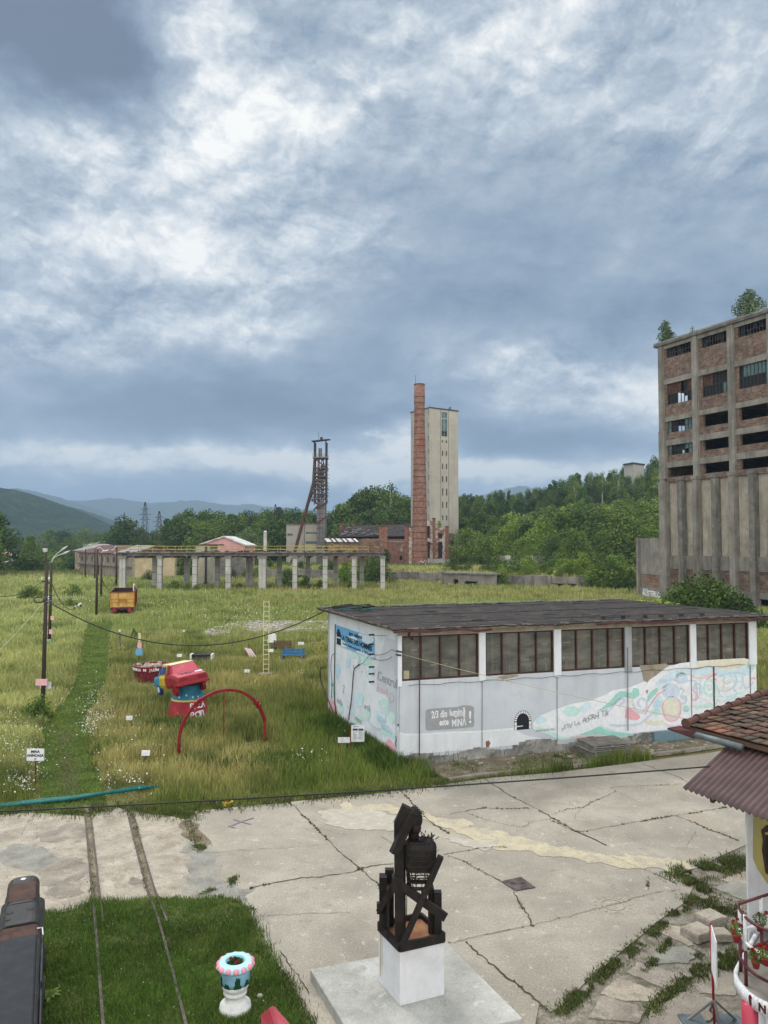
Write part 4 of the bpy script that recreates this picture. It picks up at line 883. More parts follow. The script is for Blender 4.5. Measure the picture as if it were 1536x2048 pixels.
m=MB();m.add([q3(.02,.02,PT+.06),q3(.98,.02,PT+.06),q3(.98,.98,PT+.06),q3(.02,.98,PT+.06)],[(0,1,2,3)]);m.add([q3(.02,.02,PT+.01),q3(.98,.02,PT+.01),q3(.98,.98,PT+.01),q3(.02,.98,PT+.01)],[(3,2,1,0)]);m.build('tray','sculpt_floor',SCU)
def sb(name,A,B,w,h,mm='sculpt_steel',roll=0):
 m=MB();m.beam(A,B,w,h,roll=roll);return m.build(name,mm,SCU,bevel=.004)
yp=.30
A0=onf(*zs(680,1290),a=.12);x0=A0
top=onf(*zs(668,275),a=.12)
post_xy=Vector((O+ex*.12+ey*.16));
def at(px_,py_,yoff=0.0):return Vector(P(*zs(px_,py_),post_xy.y+yoff))
pb=at(680,1275);pt_=at(668,270)
sb('post',Vector((pb.x,pb.y,PT+.07)),Vector((pb.x-.015,pb.y,pt_.z)),.165,.14)
sb('post_head',Vector((pb.x-.015,pb.y,pt_.z-.02)),at(738,135),.13,.15)
sb('post_inner',at(708,1270,.12),at(705,470,.12),.10,.10)
sb('slanting_beam',at(628,545,-.18),at(792,190,-.05),.12,.14)
lb=q3(.04,.86,PT+.08);sb('side_post',lb,at(572,775,.42)if False else Vector((lb.x,lb.y,2.10)),.14,.20)
lb2=q3(.22,.93,PT+.08);sb('side_post',lb2,Vector((lb2.x,lb2.y,2.17)),.16,.12)
lb3=q3(.03,.60,PT+.08);sb('side_board',lb3,Vector((lb3.x,lb3.y,1.98)),.05,.30)
sb('brace',at(505,1040,.30),at(655,775,.02),.085,.10);sb('brace',at(503,960,.3),at(505,1050,.3),.08,.10)
rb=q3(.93,.14,PT+.08);sb('side_post',rb,Vector((rb.x,rb.y,1.93)),.13,.13);rb=q3(.86,.30,PT+.08);sb('side_post',rb,Vector((rb.x,rb.y,1.97)),.10,.12)
sb('crossed_beam',at(700,1330,-.22),at(1032,565,-.26),.095,.10)
sb('crossed_beam',at(690,815,-.10),at(1075,1090,-.34),.05,.15)
sb('knuckle',at(665,860,-.0),at(665,730,-.0),.20,.19)
m=MB();hc=at(800,250,.06)
m.ball(hc+Vector((0,0,.0)),.155,14,10,.20);m.ball(hc+Vector((.03,-.05,-.12)),.10,10,8,.12);m.tube([hc+Vector((.0,.02,-.12)),at(800,410,.06)],[.085,.10],10);m.build('bust_head','sculpt_steel',SCU,smooth=True)
m=MB();r2=random.Random(3)
for k in range(70):
 th=r2.uniform(0,6.28);ph=r2.uniform(.0,1.35);r_=.165+r2.uniform(0,.035);c=hc+Vector((r_*math.sin(ph)*math.cos(th),r_*math.sin(ph)*math.sin(th),r_*1.15*math.cos(ph)))
 d=Vector((r2.uniform(-1,1),r2.uniform(-1,1),r2.uniform(-1.2,.3))).normalized()*.07;m.tube([c,c+d*.5+Vector((r2.uniform(-.01,.01),)*3),c+d],.006,4)
m.build('wire_hair','sculpt_steel',SCU)
tc_=at(855,620,.05);m=MB();tw,td,th_=.27,.20,.38
prof=[]
for k in range(9):
 f=k/8;z=-th_+2*th_*f;sc_=.72+.30*math.sin(min(1,f*1.15)*1.6)-(.25 if f>.92 else 0)
 prof.append([tc_+Vector((tw*sc_*math.copysign(abs(math.cos(t))**.5,math.cos(t)),td*sc_*math.copysign(abs(math.sin(t))**.5,math.sin(t)),z))for t in[6.283*j/22 for j in range(22)]])
vs=[p for r_ in prof[3:]for p in r_];m.add(vs,[(i*22+j,i*22+(j+1)%22,(i+1)*22+(j+1)%22,(i+1)*22+j)for i in range(5)for j in range(22)]+[tuple(range(5*22,6*22))])
m.build('bust_chest','sculpt_steel',SCU,smooth=True)
m=MB()
for j in range(0,22):m.tube([prof[i][j]*1.0+(prof[i][j]-tc_)*Vector((.04,.04,0)).length*0 for i in range(9)],.009,5)
for i in range(0,9):m.tube(prof[i],.010 if i else .022,5,closed=True)
for k in range(70):
 a=r2.uniform(0,6.28);c=tc_+Vector((tw*r2.uniform(.2,1)*math.cos(a),td*r2.uniform(.2,1)*math.sin(a),th_+r2.uniform(-.02,.10)))
 m.tube([c,c+Vector((r2.uniform(-.07,.07),r2.uniform(-.07,.07),r2.uniform(-.02,.07)))],.008,4)
for k in range(60):
 a=r2.uniform(0,6.28);z=r2.uniform(-th_,-.05);c=tc_+Vector((tw*.9*math.cos(a),td*.9*math.sin(a),z));a2=a+r2.uniform(.3,.9)
 m.tube([c,tc_+Vector((tw*.9*math.cos(a2),td*.9*math.sin(a2),z+r2.uniform(-.08,.08)))],.006,4)
m.build('wire_cage','sculpt_steel',SCU)
m=MB();m.tube(prof[0],.03,6,closed=True);m.build('cage_ring','sculpt_steel',SCU)
for a,b,yo in((870,800,0),(745,640,.1),(900,820,.1),(960,780,.0)):
 top_=at(a,b,yo);f_={870:(855,1100),745:(738,1110),900:(950,1230),960:(925,1180)}[a]
 m=MB();m.tube([top_,at(*f_,yo)],.008,5);m.build('wire_strand','sculpt_steel',SCU)
ub=G(468,2030);U_=thing('flower_urn','painted garden urn with pink petal rim, tree painted blue bowl and white foot','urn',ub)
fx,fy=ub[0],ub[1]+.1
m=MB();m.lathe((fx,fy,0),[(.27,.0),(.275,.06),(.26,.14),(.19,.19),(.165,.27),(.17,.29),(.20,.32),(.20,.345),(.17,.36),(.18,.38),(.22,.42),(.235,.49)],28);m.build('foot','urn_white',U_,smooth=True)
m=MB();m.lathe((fx,fy,0),[(.2355,.492),(.245,.56),(.245,.66),(.26,.735)],28);m.build('bowl','urn_blue',U_,smooth=True)
m=MB();m.lathe((fx,fy,0),[(.262,.737),(.315,.775),(.315,.80),(.265,.86),(.18,.87),(.165,.85),(.16,.78)],32);m.build('rim','urn_rim',U_,smooth=True)
for k in range(14):
 a=k/14*6.283;m=MB();c=Vector((fx+.296*math.cos(a),fy+.296*math.sin(a),.815));
 m.ball((0,0,0),.054,10,6,.03);M_=Matrix.Translation(c)@Matrix.Rotation(a,4,'Z')@Matrix.Rotation(R(48),4,'Y');m.v=[tuple(M_@Vector(v))for v in m.v];m.build('petal','urn_pink',U_,smooth=True)
m=MB()
for k in range(9):
 a=-2.7+k*.7+rnd.uniform(-.1,.1);hgt=[.17,.08,.20,.10,.16,.07,.19,.12,.15][k]
 for j in range(7):
  aa=a-.22+j*.0733;hh=.50+hgt*(1-((j-3)/3.6)**2)*(1+.15*((j*7)%3-1))
  a1=aa+.0735;r_=.2495
  m.add([(fx+r_*math.cos(aa),fy+r_*math.sin(aa),.497),(fx+r_*math.cos(a1),fy+r_*math.sin(a1),.497),(fx+(r_+.001)*math.cos(a1),fy+(r_+.001)*math.sin(a1),hh),(fx+(r_+.001)*math.cos(aa),fy+(r_+.001)*math.sin(aa),hh)],[(0,1,2,3)])
m.build('painted_tree','urn_green',U_)
m=MB();m.lathe((fx,fy,0),[(.158,.79),(.158,.80)],20);m.build('earth','dirt',U_)
def leafballs(name,label,cat,c,r,n,leaf,mm,parent=None,seed=1,flat_=.8,group=None):
 g=np.random.default_rng(seed);d=g.normal(size=(n,3));d/=np.linalg.norm(d,axis=1)[:,None];rad=g.uniform(.35,1,n)**.6
 p=d*rad[:,None]*np.array([r,r,r*flat_])+np.array(c)
 return quads(name,p,leaf,mm,g,parent)
def quads(name,p,leaf,mm,g,parent=None,col=None):
 n=len(p);a=g.normal(size=(n,3));a/=np.linalg.norm(a,axis=1)[:,None];b=g.normal(size=(n,3));b=np.cross(a,b);b/=np.linalg.norm(b,axis=1)[:,None]
 s=(g.uniform(.6,1.25,n)*leaf)[:,None];s2=s*g.uniform(.45,.8,n)[:,None]
 V=np.stack([p-a*s,p-b*s2,p+a*s,p+b*s2],1).reshape(-1,3);Fq=np.arange(4*n).reshape(n,4)
 if parent is not None:
  root=parent
  while root.parent:root=root.parent
  V=V-np.array(root.location)
 return npmesh(name,V,Fq,mm,np.repeat(col,4,0)if col is not None else None,parent)
leafballs('leaves','','',(fx,fy,.83),.14,160,.03,'leaf_dark',U_,5,.35)
leafballs('blossom','','',(fx+.04,fy-.06,.86),.035,40,.02,'flower_red',U_,6,.6)
leafballs('blossom','','',(fx-.09,fy+.05,.86),.03,30,.02,'flower_red',U_,7,.6)
LO=thing('mine_locomotive','old black mine locomotive with rusty hood and dark cab roof parked on the lawn','locomotive',(-7.2,13.2,0))
def lo(px_,py_,z):r=ray(px_,py_);t=(z-H)/r.z;return Vector((r.x*t,r.y*t,z))
zt=1.55
fl,fr_=lo(22,1752,zt),lo(74,1752,zt);nl,nr=lo(-2,1872,zt),lo(77,1872,zt)
ax=((nl+nr)/2-(fl+fr_)/2);axn=ax.normalized();sx_=Vector((-axn.y,axn.x,0));sx_=sx_ if sx_.x>0 else-sx_
c0=(fl+fr_)/2;W=.315
def hood(l0,l1,w,z0,z1,name,mm,r_=.14,seg=1,rows=1):
 m=MB();prof=[]
 pr=[(-w,z0),(-w,z1-r_)]+[(-w+r_-r_*math.cos(t),z1-r_+r_*math.sin(t))for t in[k*math.pi/8 for k in range(1,5)]]
 pr+=[(-a,b)for a,b in pr[::-1]]
 ls=[l0+(l1-l0)*k/rows for k in range(rows+1)]
 vs=[c0+axn*l+sx_*a+Vector((0,0,b-zt))for l in ls for a,b in pr];n=len(pr)
 fs=[(i*n+k,i*n+(k+1)%n,(i+1)*n+(k+1)%n,(i+1)*n+k)for i in range(rows)for k in range(n)]+[tuple(range(n-1,-1,-1)),tuple(range(rows*n,rows*n+n))]
 return m.add(vs,fs).build(name,mm,LO,bevel=.02)
hood(0,.66,W*.90,.35,zt,'hood','loco_black',.17,rows=2);hood(.665,1.2,W*.94,.35,zt+.01,'hood','loco_black',.15)
hood(1.205,2.0,W*.99,.35,zt,'hood_front','loco_black',.13)
hood(.35,1.12,W*.74,zt-.2,zt+.02,'hatch','loco_rust',.03)
hood(2.005,2.62,W*1.0,.7,zt-.04,'hood_panel','loco_rust',.10)
hood(2.63,6.5,W*1.08,.35,zt+.03,'cab','loco_black',.08);hood(2.62,6.5,W*.9,zt,zt+.06,'cab_roof','loco_roof',.04)
hood(.1,6.5,W*1.22,.30,1.15,'frame','loco_black',.12)
m=MB();p=c0+axn*.14;m.box(p.x-.04,p.x+.04,p.y-.05,p.y+.02,zt+.002,zt+.012);m.build('plate','sign_white',LO)
for(l,s_,r_)in((1.50,.15,.065),(1.52,-.17,.06),(1.78,-.19,.045)):
 m=MB();p=c0+axn*l+sx_*s_;m.lathe((p.x,p.y,zt),[(r_,.002),(r_,.006)],14);m.build('hole','pane_black',LO)
m=MB();p=c0+axn*2.58+sx_*(W*.98);m.tube([p+Vector((-.03,0,.12)),p+Vector((.06,-.02,.14)),p+Vector((.10,-.08,.06)),p+Vector((.08,-.10,-.1))],.014,8);m.build('handle','chrome',LO)
m=MB();a=c0+axn*2.9+sx_*(W*1.09);m.beam(a+Vector((0,0,-.2)),a+axn*.9+Vector((0,0,-.2)),.012,.015);m.build('trim','chrome',LO)
m=MB();a=c0+axn*2.55+sx_*(W*1.13);m.beam(a+Vector((0,0,-.35)),a+axn*3.5+Vector((0,0,-.35)),.02,.5);m.build('side_panel','loco_teal',LO)
for l in(3.2,4.4):
 m=MB();a=c0+axn*l+sx_*(W*1.135);m.beam(a+Vector((0,0,-.15)),a+axn*.8+Vector((0,0,-.15)),.02,.28);m.build('window','pane_black',LO)
for l in(.7,1.9,3.4,4.9):
 for s_ in(-1,1):
  m=MB();a=c0+axn*l+sx_*s_*(W*1.0);a.z=.26;m.tube([a,a+sx_*s_*.1],.24,16);m.build('wheel','dark_steel',LO)
pk=P(545,2048,11.0);T=thing('pink_board','pink painted pitched wooden board standing on the lawn edge','board',(pk[0],11.0,0))
m=MB();a,b,c_,d_=Vector(P(521,2030,11.1)),Vector(P(538,2016,11.0)),Vector(P(562,2042,10.9)),Vector(P(545,2060,11.0))
m.ext([a,b,c_+Vector((0,0,-.3)),d_+Vector((-.1,0,-.3))][::-1],(.02,.03,-.02));m.ext([b,Vector(P(543,2018,11.05)),Vector(P(580,2060,11.0)),c_+Vector((0,0,-.3))],(.04,.05,0));m.build('panel','car_pink',T)
m=MB();m.box(pk[0]-.03,pk[0]+.03,11.05,11.11,0,.75);m.build('post','maroon',T)
hp=P(1216,2041,10.0)
pr_=thing('person','dark haired person in grey clothes standing below the porch','person',(hp[0],10.0,0))
me=bpy.data.meshes.new('body');
J=[(0,0,.92),(0,0,1.15),(0,.01,1.36),(0,.0,1.46),(0,-.01,1.54),(.17,0,1.38),(.24,.02,1.12),(.25,-.06,.88),(-.17,0,1.38),(-.24,.02,1.12),(-.25,-.06,.88),(.09,0,.86),(.10,-.01,.48),(.10,.02,.08),(.11,-.12,.04),(-.09,0,.86),(-.10,-.01,.48),(-.10,.02,.08),(-.11,-.12,.04)]
E=[(0,1),(1,2),(2,3),(3,4),(2,5),(5,6),(6,7),(2,8),(8,9),(9,10),(0,11),(11,12),(12,13),(13,14),(0,15),(15,16),(16,17),(17,18)]
RD=[.14,.13,.14,.06,.055,.065,.045,.032,.065,.045,.032,.09,.06,.04,.035,.09,.06,.04,.035]
me.from_pydata(J,E,[]);bo=bpy.data.objects.new('body',me);COL.objects.link(bo);bo.parent=pr_;me.materials.append(MATS['cloth_grey'])
sk=bo.modifiers.new('skin','SKIN');su=bo.modifiers.new('sub','SUBSURF');su.levels=2;su.render_levels=2
for i,r_ in enumerate(RD):me.skin_vertices[0].data[i].radius=(r_,r_*.8)
me.skin_vertices[0].data[0].use_root=True
m=MB();m.ball((hp[0],9.98,1.60),.085,14,10,.115);m.tube([(hp[0],9.885,1.60),(hp[0],9.872,1.575)],.014,8)
for s_ in(-1,1):m.ball((hp[0]+s_*.086,9.99,1.60),.018,8,6,.03)
m.build('head','skin',pr_,smooth=True)
m=MB();m.ball((hp[0],9.995,1.625),.097,14,10,.11);m.build('hair','hair',pr_,smooth=True)
for s_ in(-1,1):
 m=MB();hx=hp[0]+s_*.25;m.ball((hx,9.93,.84),.03,8,6,.05)
 for k in range(4):m.tube([(hx,9.945-k*.018,.81),(hx,9.935-k*.02,.765),(hx-s_*.01,9.925-k*.02,.735+abs(k-1)*.005)],.008,6)
 m.tube([(hx-s_*.01,9.90,.85),(hx-s_*.02,9.88,.815)],.009,6);m.build('hand','skin',pr_,smooth=True)
u1=Vector((.46,-.888,0));u2=Vector((.888,.46,0))
EZ=4.6;E0=Vector((5.71,14.29,EZ))
PH=thing('porch_house','white house with clay tiled roof, brown corrugated canopy and raised balcony','house',(7.5,12.5,0))
slope=Vector(P(1536,1392,15.6))-E0;slope=slope-u1*slope.dot(u1)*0
vdir=Vector((2.75,1.05,.36)).normalized()
e_end=Vector(P(1536,1387,16.2));vdir=(e_end-E0).normalized()
r_=random.Random(8);VV=[];FF=[];CC=[]
nrm=u1.cross(vdir).normalized();nrm=nrm if nrm.z>0 else-nrm
for row in range(11):
 for k in range(34):
  a=E0+vdir*(row*.30)+u1*(k*.19+(row%2)*.03)
  l=.36;w=.18;j=r_.uniform(-.012,.012);th=.018
  b0_=a+nrm*(.035+j);c=[b0_,b0_+u1*w,b0_+u1*w+vdir*l-nrm*.035,b0_+vdir*l-nrm*.035]
  o=len(VV);VV+=[tuple(p)for p in c]+[tuple(p-nrm*th)for p in c]
  FF+=[(o,o+1,o+2,o+3),(o+4,o+7,o+6,o+5),(o,o+4,o+5,o+1),(o+1,o+5,o+6,o+2),(o+2,o+6,o+7,o+3),(o+3,o+7,o+4,o)]
  base=r_.choice([(.135,.080,.058),(.12,.078,.06),(.16,.10,.075),(.11,.082,.062),(.19,.115,.08),(.10,.085,.065)]);f=r_.uniform(.7,1.2)
  if row==0 and k in(2,3):base=(.30,.13,.085)
  CC+=[tuple(x*f for x in base)]*8
  o=len(VV);rr0=b0_+u1*(w-.012)+nrm*.0;q=[rr0,rr0+u1*.03,rr0+u1*.03+vdir*l-nrm*.035,rr0+vdir*l-nrm*.035]
  VV+=[tuple(p)for p in q]+[tuple(p+nrm*.014)for p in q];FF+=[(o+4,o+5,o+6,o+7),(o,o+1,o+5,o+4),(o+1,o+2,o+6,o+5),(o+3,o,o+4,o+7)];CC+=[tuple(x*f*.85 for x in base)]*8
V_=np.array(VV)-np.array(PH.location);npmesh('tile_roof',V_,np.array(FF),'clay_tile',np.array(CC),PH)
m=MB();a=E0-nrm*.05;m.hexa([a-nrm*.05,a+u1*6.4-nrm*.05,a+u1*6.4+vdir*3.4-nrm*.05,a+vdir*3.4-nrm*.05,a+nrm*.03,a+u1*6.4+nrm*.03,a+u1*6.4+vdir*3.4+nrm*.03,a+vdir*3.4+nrm*.03]);m.build('roof_boards','wood_brown',PH)
for k in range(8):
 m=MB();a=E0+vdir*(k*.40-.02)-u1*.02+nrm*.04;b=a+vdir*.40
 m.tube([a,a+vdir*.03,a+vdir*.05,b],[.095,.095,.075,.062],10);m.build('ridge_tile','roof_rust',PH)
m=MB();a=E0+Vector((-.02,0,-.10))-u2*.07;m.tube([a-u1*.12,a+u1*1.25],.06,12);m.build('gutter','gutter',PH,smooth=True)
m=MB();a=E0+vdir*-.12-u1*.08+Vector((0,0,-.02));m.ext([a,a-u2*.28+Vector((0,0,-.02))-u1*.05,a-u2*.02+u1*.35+Vector((0,0,-.14)),a+u1*.35],(0,0,.03));m.build('fascia_board','fascia_red',PH)
Q0=Vector((6.42,13.2,0));WPh=PL((6.42,13.2),(6.42+u2.x*5,13.2+u2.y*5))
FRc=Vector(P(1497,1800,12.6));WPh=PL((FRc.x,12.6),(FRc.x+u2.x*4.5,12.6+u2.y*4.5))
m=MB();WPh.box(m,0,4.5,1.0,3.98,-.03,0);m.build('front_wall','plinth_paint',PH)
m=MB();q=[(FRc.x+.03,12.62+.03),(FRc.x+u2.x*4.4,12.62+u2.y*4.4+.03),(11.6,19),(8.55,17.0)];m.prism(q,0,3.98);m.build('rear_wall','shed_white',PH)
q=[WPh.px(*c)for c in[(1506.5,1600),(1560,1600),(1560,1795),(1533,1765),(1516,1740),(1505.5,1716)]]
m=MB();WPh.poly(m,q,.004);m.build('painted_panel','mural_yellow',PH)
q=[WPh.px(*c)for c in[(1560,1648),(1532,1650),(1521,1660),(1525,1680),(1523,1700),(1530,1745),(1560,1770)]]
m=MB();WPh.poly(m,q,.008);m.build('window_surround','frame_brown',PH)
q=[WPh.px(*c)for c in[(1560,1670),(1530,1670),(1531,1728),(1560,1745)]]
m=MB();WPh.poly(m,q,.011);m.build('window','pane_black',PH)
q=[WPh.px(*c)for c in[(1560,1664),(1529,1664),(1529,1669),(1560,1669)]]
m=MB();WPh.poly(m,q,.012);m.build('window_bar','mural_yellow',PH)
c0_=Vector(G(1366,1577,3.9));ct=Vector(G(1476,1474,4.52));cd_=Vector(G(1536,1642,3.9));du=(cd_-c0_).normalized();dv=ct-c0_
VV=[];n1,n2=8*46,6;Lc=5.2
upn=du.cross(dv).normalized();upn=upn if upn.z>0 else-upn
for i in range(n1+1):
 s=Lc*i/n1;a=.022*math.cos(s/.113*6.283)
 for j in range(n2+1):p=c0_+du*s+dv*(j/n2)+upn*a;VV.append(tuple(p-Vector(PH.location)))
FF=[(i*(n2+1)+j,i*(n2+1)+j+1,(i+1)*(n2+1)+j+1,(i+1)*(n2+1)+j)for i in range(n1)for j in range(n2)]
o=npmesh('canopy',np.array(VV),np.array(FF),'canopy_brown',None,PH,smooth=True);so=o.modifiers.new('t','SOLIDIFY');so.thickness=.006
m=MB()
for s in(.55,1.9,3.2):a=c0_+du*s-upn*.06;m.beam(a+dv*.02,a+dv*.98,.06,.08)
m.build('rafter','frame_brown',PH)
m=MB();a=c0_+dv*.15-upn*.09;m.beam(a,a+du*Lc,.06,.06);m.build('purlin','frame_brown',PH)
FZ=1.62
k0=Vector(P(1477,1950,11.35));k0.z=0
def bal(t):
 return t
edge=[Vector((WPh.pt(.3,0,.0).x+.0,WPh.pt(.3,0,0).y,0)),Vector(P(1492,1900,11.9)),Vector(P(1478,1900,11.55)),Vector(P(1475.5,1900,11.42)),Vector(P(1481,1900,11.25)),Vector(P(1500,1900,10.97)),Vector(P(1536,1900,10.72)),Vector(P(1600,1900,10.5)),Vector(P(1720,1900,10.3))]
edge=[Vector((p.x,p.y,0))for p in edge];ed=[Vector(p)for p in smooth_line(edge,5)]
poly=[(p.x,p.y)for p in ed]+[(9.4,12.2),(9.2,13.4)]
m=MB();m.prism(poly,FZ-.12,FZ);m.build('balcony_floor','old_concrete',PH)
m=MB();out=[p+(Vector((-.02,-.02,0)))for p in ed]
for a,b in zip(out[:-1],out[1:]):m.add([a+Vector((0,0,FZ-.14)),b+Vector((0,0,FZ-.14)),b+Vector((0,0,FZ+.04)),a+Vector((0,0,FZ+.04)),],[(0,1,2,3)])
o=m.build('balcony_fascia','sign_white',PH,smooth=True);so=o.modifiers.new('t','SOLIDIFY');so.thickness=.05;so.offset=1
lp=Vector(P(1504,1970,10.72));lu=(Vector((ed[33].x,ed[33].y,0))-Vector((ed[26].x,ed[26].y,0))).normalized()
al_=0.0;dl_=[0.0]
for a,b in zip(ed[26:-1],ed[27:]):dl_.append(dl_[-1]+(b-a).length)
for ch in "ÎN MINĂ":
 k=max(i for i in range(len(dl_))if dl_[i]<=al_);k=min(k,len(dl_)-2);a,b=ed[26+k],ed[27+k];lu=(b-a).normalized();p=a+lu*(al_-dl_[k])+Vector((lu.y,-lu.x,0))*.085
 if ch!=' ':text(ch,.15,Vector((p.x,p.y,FZ-.10)),lu,(0,0,1),'maroon',PH,'lettering',bold=.006,ext=.004)
 al_+=.125 if ch!=' ' else .07
m=MB();pp=Vector(P(1499,1990,10.95));m.tube([(pp.x,pp.y,0),(pp.x,pp.y,FZ-.12)],.11,16);m.build('column','rose_gloss',PH,smooth=True)
m=MB();m.box(pp.x+.35,pp.x+3,pp.y+.25,pp.y+.5,0,FZ-.12);m.build('base_wall','shed_white',PH)
def rail(pts,z0,mm,r=.022,nm='rail'):
 m=MB();m.tube([(p[0],p[1],z0)for p in pts],r,8);return m.build(nm,mm,PH,smooth=True)
cor=ed[12];e1=ed[28];w1=ed[1];far=Vector((8.2,12.9,0))
cpt=[(cor.x+.05,cor.y)]
rpl=[(p.x+.04,p.y+.02)for p in ed[10:38]]
for z,mm in((FZ+.98,'maroon'),(FZ+.62,'sign_white'),(FZ+.28,'maroon')):rail(rpl,z,mm)
rl2=[(cor.x+.04,cor.y+.02),(cor.x+.04+u2.x*2.5,cor.y+u2.y*2.5)]
for z,mm in((FZ+1.0,'maroon'),(FZ+.60,'sign_white'),(FZ+.3,'maroon')):rail(rl2,z,mm)
for p in(rpl[1],rpl[12],rpl[24],(rl2[0][0]+u2.x*.5,rl2[0][1]+u2.y*.5),(rl2[0][0]+u2.x*1.3,rl2[0][1]+u2.y*1.3)):
 m=MB();m.tube([(p[0],p[1],FZ),(p[0],p[1],FZ+.5)],.026,8);m.build('baluster','maroon',PH,smooth=True)
 m=MB();m.tube([(p[0],p[1],FZ+.5),(p[0],p[1],FZ+1.0)],.026,8);m.build('baluster','sign_white',PH,smooth=True)
def geranium(px_,py_,Y,label,r=.13,seed=1):
 c=Vector(P(px_,py_,Y));T=thing('flower_pot',label,'flower pot',tuple(c),'red pots of geraniums on the balcony rail')
 m=MB();m.lathe((c.x,c.y,c.z),[(r*.68,0),(r*.98,r*1.5),(r*1.06,r*1.52),(r*1.06,r*1.75),(r*.9,r*1.75)],18);m.build('pot','red_gloss',T,smooth=True)
 leafballs('leaves','','',(c.x,c.y,c.z+r*2.8),r*1.8,200,.018,'leaf_mid',T,seed,.9)
 rr_=random.Random(seed)
 for k in range(6):
  a=rr_.uniform(0,6.28);d=rr_.uniform(.4,1.7)*r;q=(c.x+d*math.cos(a),c.y+d*math.sin(a),c.z+r*rr_.uniform(3.0,5.2))
  leafballs('blossom','','',q,.026,34,.014,'flower_red',T,seed*10+k,.9)
  m=MB();m.tube([(c.x,c.y,c.z+r*1.7),q],.004,4);m.build('stem','leaf_mid',T)
 return T
geranium(1473,1884,11.3,'red pot of geraniums hung outside the balcony corner post',.062,3)
geranium(1520,1862,11.7,'red pot of geraniums on the upper balcony rail beside the white wall',.062,4)
geranium(1512,1936,10.9,'low pot of red geraniums on the balcony floor by the lettered fascia',.06,5)
geranium(1532,1930,10.75,'pot of red geraniums at the right end of the balcony floor',.06,6)
b_=Vector(G(1429,2052));T=thing('signboard','thin white board seen edge on, mounted on a tall red pole','signboard',tuple(b_))
tp=Vector(P(1421,1846,b_.y+.02));m=MB();m.tube([b_,tp],.022,8);m.build('pole','red_gloss',T,smooth=True)
m=MB();a=Vector(P(1421.5,1850,b_.y));a2=Vector(P(1423,1940,b_.y));off=Vector((P(1431,1858,b_.y-.5)[0]-a.x,-.5,-.03))
m.hexa([a2,a2+off,a2+off+Vector((.02,0,0)),a2+Vector((.02,0,0)),a,a+off,a+off+Vector((.02,0,0)),a+Vector((.02,0,0))]);m.build('board','sign_white',T)
for dx,dy in((-.42,.1),(.42,.1),(.1,.4),(0,-.3)):
 m=MB();m.beam(b_+Vector((0,0,.42)),b_+Vector((dx,dy,.02)),.035);m.build('leg','grey_steel',T)
for dx in(-.32,.28):
 m=MB();m.box(b_.x+dx-.2,b_.x+dx+.2,b_.y-.1,b_.y+.25,.0,.05);m.build('foot_plate','gutter',T,bevel=.005)
for i,(pp_,lab,sc,rz)in enumerate([((1400,1878),'left pale concrete block of the group beside the signboard',(.27,.22,.11),.5),((1425,1855),'rear pale concrete block of the group beside the signboard',(.26,.22,.15),.5),((1441,1882),'small pale concrete slab lying right of the signboard pole',(.22,.16,.10),.1)]):
 c=G(*pp_);m=MB();m.box(-sc[0],sc[0],-sc[1],sc[1],0,sc[2]*1.4);m.box(-sc[0]*.96,sc[0]*.5,-sc[1]*.96,sc[1]*.9,sc[2]*1.4,sc[2]*1.55)
 o=m.build('concrete_block','concrete_pale',bevel=.02);o.location=(c[0],c[1]+.1,0);o.rotation_euler.z=rz;tag(o,lab,'concrete block','concrete blocks by the broken footway')
def gp(px_,py_):p=Vector(G(px_,py_,-.05));return Vector((p.x,p.y,gz(p.x,p.y)))
def small_sign(x0,x1,y0,y1,basepx,label,post='dark_steel',lines=2,tilt=.3,name='plot_sign',cat='sign'):
 b=gp((x0+x1)/2,basepx);T=thing(name,label,cat,tuple(b),'small white signs in the meadow')
 A,B=Vector(P(x0,y1,b.y)),Vector(P(x1,y0,b.y));m=MB();th=.02
 m.hexa([(A.x,b.y-.03,A.z),(B.x,b.y-.03,A.z),(B.x,b.y-.03+th,A.z),(A.x,b.y-.03+th,A.z),(A.x,b.y+.02,B.z),(B.x,b.y+.02,B.z),(B.x,b.y+.02+th,B.z),(A.x,b.y+.02+th,B.z)])
 m.build('board','sign_white',T);m=MB();m.box((A.x+B.x)/2-.018,(A.x+B.x)/2+.018,b.y+.025,b.y+.06,b.z-.1,B.z-.02);m.build('post',post,T)
 return T,A,B,b
for a in[(283,300,1501,1511,1530,'small white sign standing in tall grass left of the red ring'),(252,265,1432,1440,1455,'small white sign beside the white daisies by the path'),(488,499,1339,1345,1356,'small white sign in the meadow left of the ladder'),(354,364,1308,1314,1326,'small white sign just behind the tilted red car'),(365,372,1260,1264,1272,'tiny white sign left of the stone rubble'),(596,608,1284,1290,1300,'small white sign behind the blue bench'),(536,547,1298,1304,1320,'white and black cross shaped sign beside the ladder foot'),(92,104,1192,1198,1215,'pale sign far off behind the twin lamp poles')]:
 small_sign(*a)
b=gp(70,1575);T=thing('name_sign','cream board reading MINA ANINOASA on a thin rusty post in the daisies','sign',tuple(b))
A,B=Vector(P(54,1521,b.y)),Vector(P(89,1497,b.y));m=MB();m.box(A.x,B.x,b.y-.03,b.y-.01,A.z,B.z);m.build('board','plaster_cream' if False else 'sign_white',T)
w=B.x-A.x;h=B.z-A.z
text("MINA",h*.30,((A.x+B.x)/2,b.y-.034,A.z+h*.66),(1,0,0),(0,0,1),'p_black',T,'lettering',align='CENTER',bold=.004)
text("ANINOASA",h*.30,((A.x+B.x)/2,b.y-.034,A.z+h*.34),(1,0,0),(0,0,1),'p_black',T,'lettering',align='CENTER',bold=.004,sx=.92)
m=MB();
